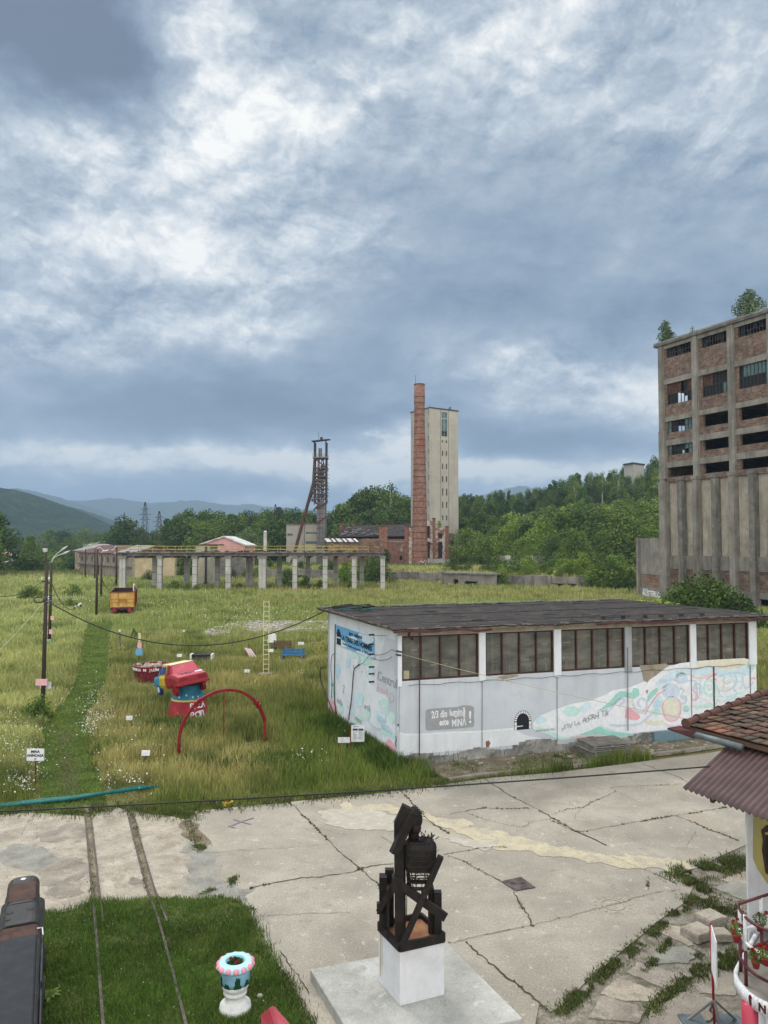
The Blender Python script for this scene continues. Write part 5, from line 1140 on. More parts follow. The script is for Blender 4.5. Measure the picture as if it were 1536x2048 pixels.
for sg in(-1,1):m.beam(((A.x+B.x)/2-sg*.035,b.y-.035,A.z+.03),((A.x+B.x)/2+sg*.035,b.y-.035,A.z+.09),.004,.012)
m.build('crossed_hammers','p_black',T)
m=MB();m.box((A.x+B.x)/2-.02,(A.x+B.x)/2+.02,b.y-.005,b.y+.03,b.z-.05,B.z+.05);m.build('post','rust_steel',T)
b=gp(700,1516);T=thing('information_board','white printed information panel with side plate on a red post by the shed','information board',tuple(b))
A,B=Vector(P(702.5,1483,b.y)),Vector(P(729,1450,b.y));m=MB();m.box(A.x,B.x,b.y-.05,b.y-.03,A.z,B.z);m.build('panel','sign_white',T)
w=B.x-A.x;h=B.z-A.z
m=MB();
for fx0,fx1 in((.12,.5),(.56,.92)):m.box(A.x+w*fx0,A.x+w*fx1,b.y-.053,b.y-.051,A.z+h*.68,A.z+h*.80)
m.build('picture','p_navy',T);m=MB()
for r0 in range(9):
 for fx0,fx1 in((.12,.46),(.54,.88)):m.box(A.x+w*fx0,A.x+w*(fx1-.06*(r0%3)),b.y-.053,b.y-.051,A.z+h*(.60-r0*.055),A.z+h*(.62-r0*.055))
m.box(A.x+w*.12,A.x+w*.55,b.y-.053,b.y-.051,A.z+h*.90,A.z+h*.93);m.build('print','p_dgrey',T)
A2,B2=Vector(P(676,1485,b.y)),Vector(P(700,1474,b.y));m=MB();m.box(A2.x,B2.x,b.y-.05,b.y-.03,A2.z,B2.z);m.build('side_plate','sign_white',T)
m=MB();m.box(b.x+.02,b.x+.055,b.y-.03,b.y+.01,b.z-.1,B.z-.02);m.build('post','ring_red',T)
f1,f2=gp(359,1514),gp(529,1486);ax_=(f2-f1);L_=ax_.length;ax_.normalize();mid=(f1+f2)/2
T=thing('red_ring','red painted steel support ring standing upright in the tall grass','ring',tuple(mid))
rad=1.80;zc=.52;pts=[]
for i in range(41):
 t=R(-22)+(math.pi+R(44))*i/40;pts.append(mid+ax_*(-rad*math.cos(t))+Vector((0,0,zc+rad*math.sin(t))))
pts=[p for p in pts if p.z>-.15];m=MB()
for a,b_2 in zip(pts[:-1],pts[1:]):m.beam(a,b_2,.10,.11,up=(0,0,1))
m.build('arc','ring_red',T)
for k in(12,28):
 for dk in(0,1):
  m=MB();c=pts[min(k+dk,len(pts)-2)];d=(pts[k+dk+1]-c).normalized();m.beam(c-d*.05,c+d*.05,.20,.20);m.build('clamp','ring_red',T)
m=MB();m.tube([mid+Vector((0,0,zc+rad-.02)),mid+Vector((0,0,.55))],.022,8);m.build('rod','ring_red',T);m=MB();m.tube([mid+Vector((0,0,.55)),mid+Vector((0,0,-.05))],.012,8);m.build('rod_foot','rust_steel',T)
m=MB();m.tube([f1+Vector((.1,0,.08)),f2+Vector((-.1,0,.08))],.012,6);m.build('tie_wire','cable_pale',T)
cb=gp(366,1447);cb.y+=.9;CT=thing('cone_pedestal','blue and red painted concrete cone with a yellow band carrying a car','pedestal',tuple(cb))
def cone(z0,z1,mm,nm):
 r0=.98-.235*z0;r1=.98-.235*z1;m=MB();m.lathe((cb.x,cb.y,cb.z),[(r0,z0),(r1,z1)],36);return m.build(nm,mm,CT,smooth=False)
cone(-.1,.92,'cone_red','lower_cone');cone(.99,1.62,'cone_blue','upper_cone');m=MB();m.lathe((cb.x,cb.y,cb.z),[(.775,.915),(.775,.995)],36);m.build('band','p_yellow',CT)
for k,a in enumerate((-1.9,-1.45,-1.05,-2.3,-.7,-2.7)):
 m=MB();z=1.12+.1*(k%2);r=.98-.235*z+.012;c=Vector((cb.x+r*math.cos(a),cb.y+r*math.sin(a),cb.z+z));tu=Vector((-math.sin(a),math.cos(a),0));q=[]
 for j in range(10):rr_=.07 if j%2==0 else .028;q.append(c+tu*rr_*math.sin(j*.628)+Vector((0,0,rr_*math.cos(j*.628)))+Vector((math.cos(a),math.sin(a),0))*(.016*rr_/.07))
 m.add(q,[tuple(range(10))]);m.build('star','p_lblue',CT)
for body,z,sz in(("DACĂ",.62,.34),("POȚI",.22,.38)):
 a=-1.12
 for k,ch in enumerate(body):
  aa=a+k*.235;r=.98-.235*(z+.1)+.015;tu=(-math.sin(aa),math.cos(aa),0)
  text(ch,sz,(cb.x+(r+.005)*math.cos(aa)-tu[0]*.1,cb.y+(r+.005)*math.sin(aa)-tu[1]*.1,cb.z+z),tu,(math.cos(aa)*-.23,math.sin(aa)*-.23,1),'p_white',CT,'lettering',bold=.01,ext=.012)
CAR=thing('saloon_car','old saloon car painted red, yellow and blue, tilted on top of the cone','car',tuple(cb+Vector((0,0,1.62))))
def loc(mb,name,mm,parent=CAR,**kw):
 sv=parent.location.copy();root=CAR;l=CAR.location.copy();CAR.location=(0,0,0);o=mb.build(name,mm,parent,**kw);CAR.location=l;return o
st_=[(-1.95,.70,.72,.42,.84),(-1.88,.78,.78,.32,.93),(-1.2,.82,.81,.28,.97),(-.62,.82,.82,.26,.97)]
def lower(x0,x1,z0a,z0b,za,zb,wa,wb,nm,mm):
 m=MB();n=6
 def sec(x,z0,z1,w):return[(x,-w*.9,z0),(x,-w,z0+.18),(x,-w,z1-.14),(x,-w*.93,z1),(x,w*.93,z1),(x,w,z1-.14),(x,w,z0+.18),(x,w*.9,z0)]
 A_,B_=sec(x0,z0a,za,wa),sec(x1,z0b,zb,wb);k=8
 m.add(A_+B_,[tuple(range(k-1,-1,-1)),tuple(range(k,2*k))]+[(i,(i+1)%k,k+(i+1)%k,k+i)for i in range(k)])
 return loc(m,nm,mm,bevel=.02)
lower(-2.0,-1.05,.36,.28,.80,.97,.76,.82,'boot','red_gloss');lower(-1.045,-.2,.28,.26,.95,.93,.82,.82,'rear_body','red_gloss')
lower(-.195,.75,.26,.26,.93,.92,.82,.82,'middle_body','car_yellow');lower(.755,1.95,.26,.30,.92,.80,.82,.74,'front_body','car_blue')
m=MB();m.add([(-1.97,-.66,.82),(-1.97,.66,.82),(-1.12,.70,.975),(-1.12,-.70,.975)],[(0,3,2,1)]);loc(m,'boot_lid','car_pink')
def cab(xa,xb,za,zb,nm,mm,w0=.76,w1=.60):
 pass
def cabin(xs_b,xs_t,nm,mm):
 m=MB();(x0,x1),(t0,t1)=xs_b,xs_t
 m.hexa([(x0,-.75,.94),(x1,-.75,.93),(x1,.75,.93),(x0,.75,.94),(t0,-.60,1.38),(t1,-.60,1.40),(t1,.60,1.40),(t0,.60,1.38)]);return loc(m,nm,mm,bevel=.025)
cabin((-1.15,-.32),(-.78,-.30),'rear_cabin','red_gloss');cabin((-.315,.45),(-.295,.45),'middle_cabin','car_yellow');cabin((.455,1.05),(.455,.55),'front_cabin','car_blue')
m=MB();m.add([(-1.145,-.64,.97),(-1.145,.64,.97),(-.81,.54,1.365),(-.81,-.54,1.365)],[(0,3,2,1)]);m.v=[(x-.012,y,z+.008)for x,y,z in m.v];loc(m,'rear_window','car_pink')
m=MB();m.hexa([(-.80,-.58,1.39),(.50,-.58,1.41),(.50,.58,1.41),(-.80,.58,1.39),(-.76,-.52,1.425),(.48,-.54,1.44),(.48,.54,1.44),(-.76,.52,1.425)]);loc(m,'roof','car_cream',bevel=.015)
for s_ in(-1,1):
 for x0,x1,mm in((-.72,-.36,'red_gloss'),(-.25,.40,'p_navy'),(.50,.78,'p_navy')):
  m=MB();m.add([(x0,s_*.757,.98),(x1,s_*.757,.98),(x1-(.03 if x1<.7 else .2),s_*.632,1.33),(x0+.02,s_*.632,1.33)],[(0,1,2,3)if s_<0 else(3,2,1,0)]);loc(m,'side_window',mm)
 m=MB();m.box(-2.012,-1.99,s_*.48-.2,s_*.48+.2,.60,.74);loc(m,'tail_light','ring_red')
 m=MB();m.box(1.955,1.975,s_*.5-.12,s_*.5+.12,.55,.70);loc(m,'headlight','sign_white')
 for x,mm in((-1.28,'red_gloss'),(1.25,'p_navy')):
  m=MB();m.tube([(x,s_*.60,.20),(x,s_*.76,.20)],.29,18);w_=loc(m,'wheel',mm);m=MB();m.tube([(x,s_*.755,.20),(x,s_*.775,.20)],.15,14);loc(m,'hubcap','ring_red' if x<0 else 'p_lblue',w_)
m=MB();m.beam((-2.06,-.80,.46),(-2.06,.80,.46),.10,.13);m.beam((-2.03,-.79,.46),(-1.7,-.83,.46),.06,.12);m.beam((-2.03,.79,.46),(-1.7,.83,.46),.06,.12);loc(m,'bumper','red_gloss',bevel=.02)
m=MB();m.beam((2.0,-.78,.42),(2.0,.78,.42),.08,.1);loc(m,'front_bumper','car_blue',bevel=.02)
m=MB();m.box(-1.62,-1.42,-.68,-.32,.932,.936);m.v=[(x,y,z+(x+2)*.18-.105)for x,y,z in m.v];loc(m,'number_plate','sign_white')
for i,(body,sz,x)in enumerate((("MERGEM LA MINĂ",.13,-1.42),("CU DRAG",.12,-1.60))):
 o=text(body,sz,(x,.50-.1*i,.985+(x+1.12)*.18),(0,-1,0),(1,0,.18),'p_black',None,'lettering',bold=.004);o.parent=CAR
o=text("LAMPĂ",.12,(-1.08,.18,1.05),(0,-1,0),(.60,0,.70),'p_dgrey',None,'lettering');o.parent=CAR
hd=R(90+33)
CAR.rotation_mode='XYZ'
Mx=Matrix.Rotation(hd,4,'Z')@Matrix.Rotation(R(8),4,'Y')@Matrix.Rotation(R(-7),4,'X')
CAR.rotation_euler=Mx.to_euler();CAR.scale=(.93,.93,.93);CAR.location=tuple(cb+Vector((-.26,.05,1.27)))
CAR.location=tuple(Vector(CAR.location)+Mx.to_3x3()@Vector((.25,0,0)))
b=gp(532,1350);T=thing('ladder','tall white ladder standing free on a concrete base in the meadow','ladder',tuple(b));zt_=P(532,1201,b.y)[2]
for s_ in(-1,1):
 m=MB();m.box(b.x+s_*.17-.02,b.x+s_*.17+.02,b.y-.02,b.y+.02,b.z,zt_);m.build('rail','car_cream',T)
for k in range(15):
 z=b.z+.35+k*(zt_-b.z-.45)/14;m=MB();m.box(b.x-.15,b.x+.15,b.y-.02,b.y+.02,z,z+.035);m.build('rung','car_cream',T)
m=MB();m.box(b.x-.42,b.x+.42,b.y-.35,b.y+.35,b.z-.1,b.z+.12);m.build('base','old_concrete',T,bevel=.02)
def bench(px_,py_,w,mm,label,hgt=.8,group='benches in the meadow',slats=4,depth_=.5):
 b=gp(px_,py_);T=thing('bench',label,'bench',tuple(b),group)
 for k in range(slats):m=MB();z=b.z+hgt*(.48+.52*k/slats);m.box(b.x-w/2,b.x+w/2,b.y+depth_*.5,b.y+depth_*.5+.035,z,z+hgt*.09);m.build('back_slat',mm,T)
 for k in range(3):m=MB();y=b.y-depth_*.4+k*depth_*.28;m.box(b.x-w/2,b.x+w/2,y,y+depth_*.22,b.z+hgt*.44,b.z+hgt*.48);m.build('seat_slat',mm,T)
 for s_ in(-1,1):m=MB();x=b.x+s_*w*.46;m.box(x-.03,x+.03,b.y-depth_*.4,b.y+depth_*.5,b.z-.05,b.z+hgt*.43);m.box(x-.03,x+.03,b.y+depth_*.52+.02,b.y+depth_*.52+.07,b.z-.05,b.z+hgt);m.build('end_frame',mm,T)
bench(586,1320,1.55,'bench_blue','bright blue slatted bench in the meadow left of the shed');bench(564,1302,1.35,'wood_brown','dark thin framed bench behind the blue bench',.8)
b=gp(404,1322);T=thing('low_table','low black table with white ends in the meadow behind the car','table',tuple(b))
m=MB();m.box(b.x-.65,b.x+.65,b.y-.3,b.y+.3,b.z+.38,b.z+.46);m.build('top','p_black',T)
for s_ in(-1,1):m=MB();m.box(b.x+s_*.72-.06,b.x+s_*.72+.06,b.y-.3,b.y+.3,b.z-.05,b.z+.50);m.build('leg','sign_white',T)
m=MB();m.box(b.x-.62,b.x+.62,b.y-.05,b.y+.0,b.z-.02,b.z+.38);m.build('apron','wood_grey',T)
b=gp(498,1316);T=thing('deck_chair','pink and white striped deck chair with a thin post beside it','deck chair',tuple(b))
for k in range(6):m=MB();o_=k*.085;m.beam((b.x-.32+o_,b.y,b.z+.75-.02*k),(b.x+.12+o_,b.y-.3,b.z+.12),.05,.03);m.build('slat','sign_white' if k%2 else 'p_pink',T)
m=MB();m.beam((b.x-.32,b.y+.02,b.z+.8),(b.x-.1,b.y+.4,b.z),.04);m.beam((b.x+.14,b.y+.02,b.z+.68),(b.x+.35,b.y+.4,b.z),.04);m.build('frame','wood_brown',T)
m=MB();m.box(b.x-.12,b.x-.08,b.y+.45,b.y+.49,b.z,b.z+.95);m.build('post','dark_steel',T)
b=gp(637,1310);T=thing('wire_chair','small yellow wire chair in the meadow at the shed corner','chair',tuple(b))
for s_,zz in((-.15,.45),(.18,.5)):
 m=MB();c=Vector((b.x+s_,b.y,b.z+zz));m.tube([c+Vector((.22*math.cos(t),.05*math.sin(t),.24*math.sin(t)))for t in[k*.3927 for k in range(16)]],.02,6,closed=True);m.tube([c+Vector((.12*math.cos(t),.05*math.sin(t),.13*math.sin(t)))for t in[k*.3927 for k in range(16)]],.015,6,closed=True);m.build('hoop','rail_yellow',T)
m=MB()
for s_ in(-.25,.0,.3):m.tube([(b.x+s_,b.y,b.z+.3),(b.x+s_*1.1,b.y,b.z)],.015,6)
m.build('leg','rail_yellow',T)
b=gp(545,1300);T=thing('easel_board','white square easel board by the ladder in front of the rubble','board',tuple(b));A,B=P(535,1285,b.y),P(553,1267,b.y)
m=MB();m.ext([(A[0],b.y,A[2]),(B[0],b.y,A[2]),(B[0]-.05,b.y+.1,B[2]),(A[0]+.05,b.y+.1,B[2])],(0,.04,0));m.build('board','sign_white',T)
m=MB();m.beam((b.x-.2,b.y+.1,B[2]),(b.x-.3,b.y+.3,b.z),.04);m.beam((b.x+.2,b.y+.1,B[2]),(b.x+.3,b.y+.3,b.z),.04);m.build('leg','wood_brown',T)
b=gp(278,1324);T=thing('paddle_sign','blue and pink painted figure board on a black pole near the red tub','sign',tuple(b));yy=b.y
m=MB();m.box(b.x-.03,b.x+.03,yy-.03,yy+.03,b.z,P(0,1290,yy)[2]);m.build('post','dark_steel',T)
for(x0,x1,y0,y1,mm,nm)in((271,286,1297,1311,'p_sky','lower_board'),(275,284,1284,1296.5,'p_pink','middle_board'),(277,282,1266,1283.5,'car_cream','upper_board')):
 A,B=P(x0,y1,yy),P(x1,y0,yy);w=(B[0]-A[0])/2;m=MB();cxx=(A[0]+B[0])/2;m.ext([(cxx-w*.7,yy-.06,A[2]),(cxx+w*.7,yy-.06,A[2]),(cxx+w,yy-.06,A[2]+(B[2]-A[2])*.3),(cxx+w*.8,yy-.06,B[2]),(cxx-w*.8,yy-.06,B[2]),(cxx-w,yy-.06,A[2]+(B[2]-A[2])*.3)],(0,.03,0));m.build(nm,mm,T)
b=gp(239,1300);T=thing('carved_post','slim whitewashed wooden post beside the mown path','post',tuple(b));m=MB();zz=P(0,1262,b.y)[2];m.tube([b,(b.x,b.y,zz-.3),(b.x,b.y,zz)],[.09,.08,.05],8);m.build('shaft','wood_grey',T);m=MB();m.ball((b.x,b.y,zz),.08,8,6,.12);m.build('cap','sign_white',T)
b=gp(268,1282);T=thing('camouflage_screen','dark green triangular net screen propped by the paddle sign','screen',tuple(b));m=MB();zz=P(0,1256,b.y)[2]
m.ext([(b.x-.32,b.y,b.z),(b.x+.35,b.y,b.z+.1),(b.x+.2,b.y,zz-.35),(b.x-.05,b.y,zz)],(0,.06,0));m.build('net','leaf_dark',T);m=MB();m.beam((b.x-.32,b.y-.03,b.z),(b.x-.05,b.y-.03,zz),.05);m.build('frame','wood_brown',T)
b=gp(298,1364);b.y+=.7;T=thing('red_tub','round rusty red tub lettered in white and filled with stones','tub',tuple(b))
m=MB();m.lathe(tuple(b),[(.98,-.05),(1.06,.62)],32);m.build('wall','tub_red',T);m=MB();m.lathe(tuple(b),[(1.08,.625),(1.12,.86),(1.12,.90),(1.0,.90),(.98,.7)],32);m.build('rim','ring_red',T)
ct_=0
txt="LA PETRILA  NE  JUCĂM  CU LUCRUL"
for k,ch in enumerate(txt):
 if ch==' ':continue
 a=-2.75+k*.085;r=1.125;tu=(-math.sin(a),math.cos(a),0);text(ch,.20,(b.x+r*math.cos(a)-tu[0]*.05,b.y+r*math.sin(a)-tu[1]*.05,b.z+.67),tu,(0,0,1),'p_white',T,'lettering',ext=.006,bold=.006)
m=MB();r_=random.Random(2)
for k in range(60):a=r_.uniform(0,6.28);d=r_.uniform(0,.85);s=r_.uniform(.06,.16);m.ball((b.x+d*math.cos(a),b.y+d*math.sin(a),b.z+.78+r_.uniform(0,.12)),s,6,4,s*.7)
m.build('stones','rubble',T)
pa,pb_=Vector(G(-120,1626,.0)),Vector(G(321,1584,.0))
for k,(off,mmn,lab)in enumerate(((0,'pipe_green','long green steel pipe lying along the grass edge, the upper of two'),(.17,'pipe_green','long green steel pipe lying nearest the concrete, the lower of two'))):
 m=MB();m.tube([pa+Vector((0,-off*1.0,.06)),pa.lerp(pb_,.6)+Vector((0,-off*.8,.10)),pb_+Vector((-off*3,-off*.3,.20))],.055,10);tag(m.build('steel_pipe',mmn,smooth=True),lab,'pipe','green pipes on the grass edge')
m=MB();m.tube(sag(P(-160,1630,12.0),P(1420,1533,12.6),.06,30),.012,6);tag(m.build('overhead_cable','cable',smooth=True),'taut black cable crossing just above the near concrete yard','cable')
def pole(base,top,Y,label,arms=(),r=.10,group='lamp poles along the meadow path',double=False,lean=0):
 b=gp(*base);Y=b.y;t=Vector(P(*top,Y));T=thing('lamp_pole',label,'lamp pole',tuple(b),group)
 m=MB();m.tube([b-Vector((0,0,.1)),b.lerp(t,.5),t],[r*1.15,r,r*.8],8);m.build('pole','pole_paint',T,smooth=True)
 for(x1,y1)in arms:
  e=Vector(P(x1,y1,Y));a=t-Vector((0,0,.5));m=MB();m.tube(smooth_line([a,a+Vector((0,0,.45)),a+Vector((0,0,.62))+(e-a)*.25,e],4),.035*max(1,Y/70),6);ar=m.build('arm','lamp_metal',T,smooth=True)
  m=MB();d=(e-a);d.z*=.4;d.normalize();m.tube([e-d*.25,e,e+d*.4],[.05,.09,.03],8);m.build('lamp_head','lamp_metal',ar)
 return T,b,t
T,b1_,t1_=pole((85,1430),(94,1128),0,'front dark pole of the twin poles, with glass lantern and pink plate',(),.095)
Yp=b1_.y;lc=Vector(P(90.5,1098,Yp));m=MB();m.tube([t1_-Vector((0,0,.6)),lc-Vector((-.03,0,.12))],.025,6);m.build('bracket','dark_steel',T)
m=MB();m.lathe(tuple(lc),[(.05,-.16),(.10,-.13),(.13,.04),(.12,.05)],8);m.build('lantern_glass','lamp_metal',T);m=MB();m.lathe(tuple(lc),[(.14,.05),(.13,.10),(.07,.17),(.0,.19)],10);m.build('lantern_cap','dark_steel',T)
for x0,x1,y0,y1,mm,dy,nm in((73.5,97,1357,1370,'p_pink',-.12,'pink_plate'),(78,100,1365,1378,'sign_white',.12,'white_plate')):
 A,B=P(x0,y1,Yp),P(x1,y0,Yp);m=MB();m.box(A[0],B[0],Yp+dy-.01,Yp+dy+.01,A[2],B[2]);m.build(nm,mm,T)
m=MB();m.beam(P(84,1162,Yp),P(101,1166,Yp),.06);m.build('crossarm','dark_steel',T)
for px_ in(84,98):m=MB();c=Vector(P(px_,1160,Yp));m.lathe(tuple(c),[(.03,0),(.05,.05),(.045,.12),(.02,.14)],8);m.build('insulator','sign_white',T)
m=MB();c=Vector(P(77,1200,Yp-.1));m.tube([c+Vector((.24*math.cos(t),.03*math.sin(3*t),.14*math.sin(t)))for t in[k*.314 for k in range(20)]],.014,6,closed=True);m.tube([c+Vector((.22*math.cos(t)+.02,.03,.12*math.sin(t)))for t in[k*.314 for k in range(20)]],.014,6,closed=True);m.build('cable_coil','cable',T)
m=MB()
for k in range(9):c=Vector(P(90+rnd.uniform(0,12),1185+rnd.uniform(0,22),Yp-.05));m.tube([c,c+Vector((rnd.uniform(-.25,.3),rnd.uniform(-.1,.1),rnd.uniform(-.3,.2)))],.022,6)
m.build('connector','gutter',T)
for k in range(7):m=MB();z=Vector(P(88,1150+k*36,Yp));m.beam(z+Vector((-.16,0,0)),z+Vector((.05,0,0)),.015);m.build('step_iron','dark_steel',T)
T,b2_,t2_=pole((98.5,1290),(103,1125),0,'rear dark pole of the twin poles, with two curved lamp arms',((131,1105.5),(127,1097.5)),.12)
Y2=b2_.y
for x0,x1,y0,y1,mm,nm in((101,108,1232,1240,'p_pink','pink_plate'),(98,105,1259,1268,'p_pink','red_plate'),(92,101.5,1300,1310,'p_teal','teal_plate')):
 A,B=P(x0,y1,Y2-.2),P(x1,y0,Y2-.2);m=MB();m.box(A[0],B[0],Y2-.2,Y2-.17,max(A[2],b2_.z+.1),B[2]if B[2]>b2_.z+.3 else b2_.z+.5);m.build(nm,mm,T)
pole((192.7,1231),(195,1098),0,'tall dark pole with a curved lamp arm left of the yellow wagon',((209,1102),),.13)
pole((202,1198),(203.5,1106),0,'dark leaning pole with a drooping lamp arm behind the yellow wagon',((213,1101),),.15)
pole((170.5,1156),(171,1098),0,'farthest thin pole before the long derelict building',((178,1090),),.17)
pole((189.6,1161),(190,1096),0,'thin pole with paired lamp arms before the rusty roof',((181,1090),(199,1090)),.17)
pole((232.5,1174),(233.5,1094),0,'thick dark pole standing beside the left end of the trestle',((226,1100),),.19)
def cable(name,A,B,drop,label,r=.02,mm='cable',grp=None):
 m=MB();m.tube(sag(A,B,drop,30),r,6);return tag(m.build(name,mm,smooth=True),label,'cable',grp)
cable('sagging_cable',P(101,1206,Yp),P(655,1219,35.6),1.85,'black cable sagging from the twin poles to the shed roof corner',.028)
cable('power_cable',P(-30,1187,30),P(84,1163,Yp),.35,'thin black cable leaving the frame on the left of the twin poles',.015)
cable('hanging_cable',P(104,1168,Y2),P(154,1211,88),1.1,'thin cable dropping from the rear pole to the painted cutout',.03)
cable('guy_rope',P(-30,1330,22.0),P(88,1204,Yp),.05,'yellow guy rope running down left from the twin poles',.014,'cable_pale')
cable('bowed_cable',P(203,1155,111),P(232,1155,141),2.0,'dark cable hanging in a bow between two far poles',.05)
cable('thin_wire',P(803,1308,27.1),P(1390,1441,22.0),.10,'thin grey wire slanting across the shed front',.009,'cable_pale')
m=MB();m.tube(wirepts(LW,g3,smooth2([(45,690),(5,710),(10,850),(60,1000),(130,1160),(200,1320),(262,1440)],4),.25),.028,6);tag(m.build('drooping_cable','cable',smooth=True),'loose black cable drooping down the left corner of the shed','cable')
b=gp(156,1219);T=thing('cutout_figure','black and white painted cutout hanging above the meadow grass','cutout',tuple(b));c=Vector(P(156,1212,b.y));m=MB()
for dx,dz,s in((-.25,-.15,.22),(.1,.1,.2),(.3,.25,.16)):m.ball((c.x+dx,c.y,c.z+dz),s,8,6)
m.build('white_part','sign_white',T);m=MB()
for dx,dz,s in((-.35,-.3,.24),(.05,-.2,.22),(.38,.05,.15),(-.1,.25,.14)):m.ball((c.x+dx,c.y-.06,c.z+dz),s,8,6)
m.build('black_part','p_black',T);m=MB();m.tube([c,(c.x,c.y,b.z)],.03,6);m.build('post','dark_steel',T)
b=gp(244,1226);wl=9.3;T=thing('coal_wagon','open yellow coal wagon with red buffers standing in the meadow','wagon',tuple(b))
fwd=Vector((-.285,.958,0));sd2=Vector((.958,.285,0));W2=1.36
WB0=Vector(b)
def wp(a,l,z):return WB0+sd2*a+fwd*l+Vector((0,0,z))
def wb(m,a0,a1,l0,l1,z0,z1):return m.hexa([wp(a0,l0,z0),wp(a1,l0,z0),wp(a1,l1,z0),wp(a0,l1,z0),wp(a0,l0,z1),wp(a1,l0,z1),wp(a1,l1,z1),wp(a0,l1,z1)])
z0,z1=.72,2.48
m=MB();wb(m,-W2,W2,0,.06,z0,z1);m.build('end_wall','wagon_yellow',T);m=MB();wb(m,-W2,W2,wl,wl+.06,z0,z1);m.build('end_wall','wagon_inside',T)
for s_ in(-1,1):m=MB();wb(m,s_*W2-.03,s_*W2+.03,.061,wl-.001,z0,z1);m.build('side_wall','wagon_orange' if s_>0 else 'wagon_inside',T)
m=MB();wb(m,-W2+.04,W2-.04,.07,wl-.01,z0,z0+.08);m.build('floor','wagon_inside',T)
m=MB()
for a in(-W2,-W2*.36,W2*.36,W2-.07):wb(m,a,a+.07,-.06,-.002,z0,z1)
for z in(z0,z0+.55,z0+.95,z1-.08):wb(m,-W2-.01,W2+.01,-.07,-.003,z,z+.07)
m.build('end_rib','wagon_orange',T)
m=MB();wb(m,-W2*.34,W2*.34,-.03,-.001,z0+.62,z0+.95);m.build('end_panel','wagon_orange',T)
m=MB()
for k in range(8):wb(m,W2+.032,W2+.09,.3+k*1.2,.4+k*1.2,z0,z1)
m.build('side_rib','ring_red',T)
m=MB();wb(m,-W2-.04,W2+.04,-.08,wl+.08,z1+.002,z1+.07);
m=MB()
for a0,a1,l0,l1 in((-W2-.04,W2+.04,-.08,.09),(-W2-.04,W2+.04,wl-.03,wl+.12),(-W2-.04,-W2+.07,.091,wl-.031),(W2-.07,W2+.04,.091,wl-.031)):wb(m,a0,a1,l0,l1,z1+.002,z1+.07)
m.build('top_rim','rust_steel',T)
m=MB();wb(m,-W2*.95,W2*.95,-.05,wl+.05,.45,z0-.002);m.build('underframe','maroon',T)
for a in(-.88,.88):m=MB();m.tube([wp(a,-.05,.42),wp(a,-.45,.42)],.09,10);m.tube([wp(a,-.45,.42),wp(a,-.52,.42)],.25,14);m.build('buffer','red_gloss',T)
m=MB();m.tube([wp(0,-.05,.42),wp(0,-.4,.4)],.07,8);m.build('coupling','dark_steel',T)
for l in(.9,2.4,6.8,8.3):
 for s_ in(-1,1):m=MB();m.tube([wp(s_*.68,l,.28),wp(s_*.80,l,.28)],.34,16);m.build('wheel','dark_steel',T)
m=MB();c=wp(W2-.12,.6,z1+.07);m.tube(smooth_line([c,c+Vector((0,0,.6)),c+Vector((.02,0,.85)),c+Vector((.14,0,.8))],4),.07,8);tag(m.build('white_post','sign_white',smooth=True),'white hooked post fixed on the yellow wagon corner','post')
SA,SBp=(40.5,109.0),(47.9,93.5)
SP=PL(SA,SBp);SLn=27.0;INW=-SP.n
SI=thing('silo_building','derelict coal silo block of brick and concrete with broken windows and tall ribs','industrial building',(46,102,0))
def sx4(zx,y=1000):return SP.px(1100+zx/3.103,y)[0]
cols=[(0,sx4(722)),(sx4(905),sx4(938)),(sx4(1130),sx4(1165))]
bay=cols[2][0]-cols[1][0];cols+=[(cols[2][0]+bay*(k+1),cols[2][1]+bay*(k+1))for k in range(2)]
beams=[(36.45,37.0),(31.25,32.0),(25.8,26.5),(22.3,23.1),(19.1,19.9)]
wins=[(35.05,36.44),(28.25,31.24),(24.15,25.79),(20.9,22.29),(17.75,19.09)]
ops=[]
wl_=[]
for bi in range(4):
 a0,a1=cols[bi][1]+.45,cols[bi+1][0]-(.02 if bi==0 else .1)
 if bi:a0=cols[bi][1]+.55
 for wi,(z0,z1)in enumerate(wins):ops.append((a0,a1,z0,z1));wl_.append((bi,wi,a0,a1,z0,z1))
m=MB();SP.wall(m,0,SLn,17.0,36.44,-.45,0,ops);m.build('brick_wall','brick_silo',SI)
for z0,z1 in beams:m=MB();SP.box(m,0,SLn,z0,z1,.002,.18);m.build('floor_beam','old_concrete',SI)
for i,(a0,a1)in enumerate(cols):m=MB();SP.box(m,a0,a1,17.1,36.95,.003,.42);m.build('column','old_concrete',SI)
m=MB();SP.box(m,-.7,SLn,37.0,37.35,-14,.55);m.build('roof_slab','deck_concrete',SI)
m=MB();SP.box(m,-.72,SLn,37.351,37.6,.3,.5);m.build('parapet','old_concrete',SI)
dk=MB()
for z in(31.6,26.1,22.7,19.5,17.0):SP.box(dk,.4,SLn,z-.15,z+.15,-13.6,-.46)
dk.build('floor','deck_concrete',SI)
m=MB();SP.box(m,0,SLn,17.0,37,-14,-13.7);m.build('rear_wall','brick_silo',SI)
EW=PL(tuple((Vector((SA[0],SA[1],0))+INW*14)[:2]),SA)
eo=[(14-6.3,14-2.2,28.25,30.6),(14-5.2,14-2.2,24.15,25.7),(14-4.6,14-2.6,20.9,22.1),(14-12,14-8,28.3,31),(1,3.5,24.2,25.7)]
m=MB();EW.wall(m,.31,13.54,17.0,37,-.35,0,eo);m.build('end_wall','brick_silo',SI)
m=MB();SP.box(m,SLn-.3,SLn,17,37,-13.69,-.46);m.build('end_wall','brick_silo',SI)
r_=random.Random(5)
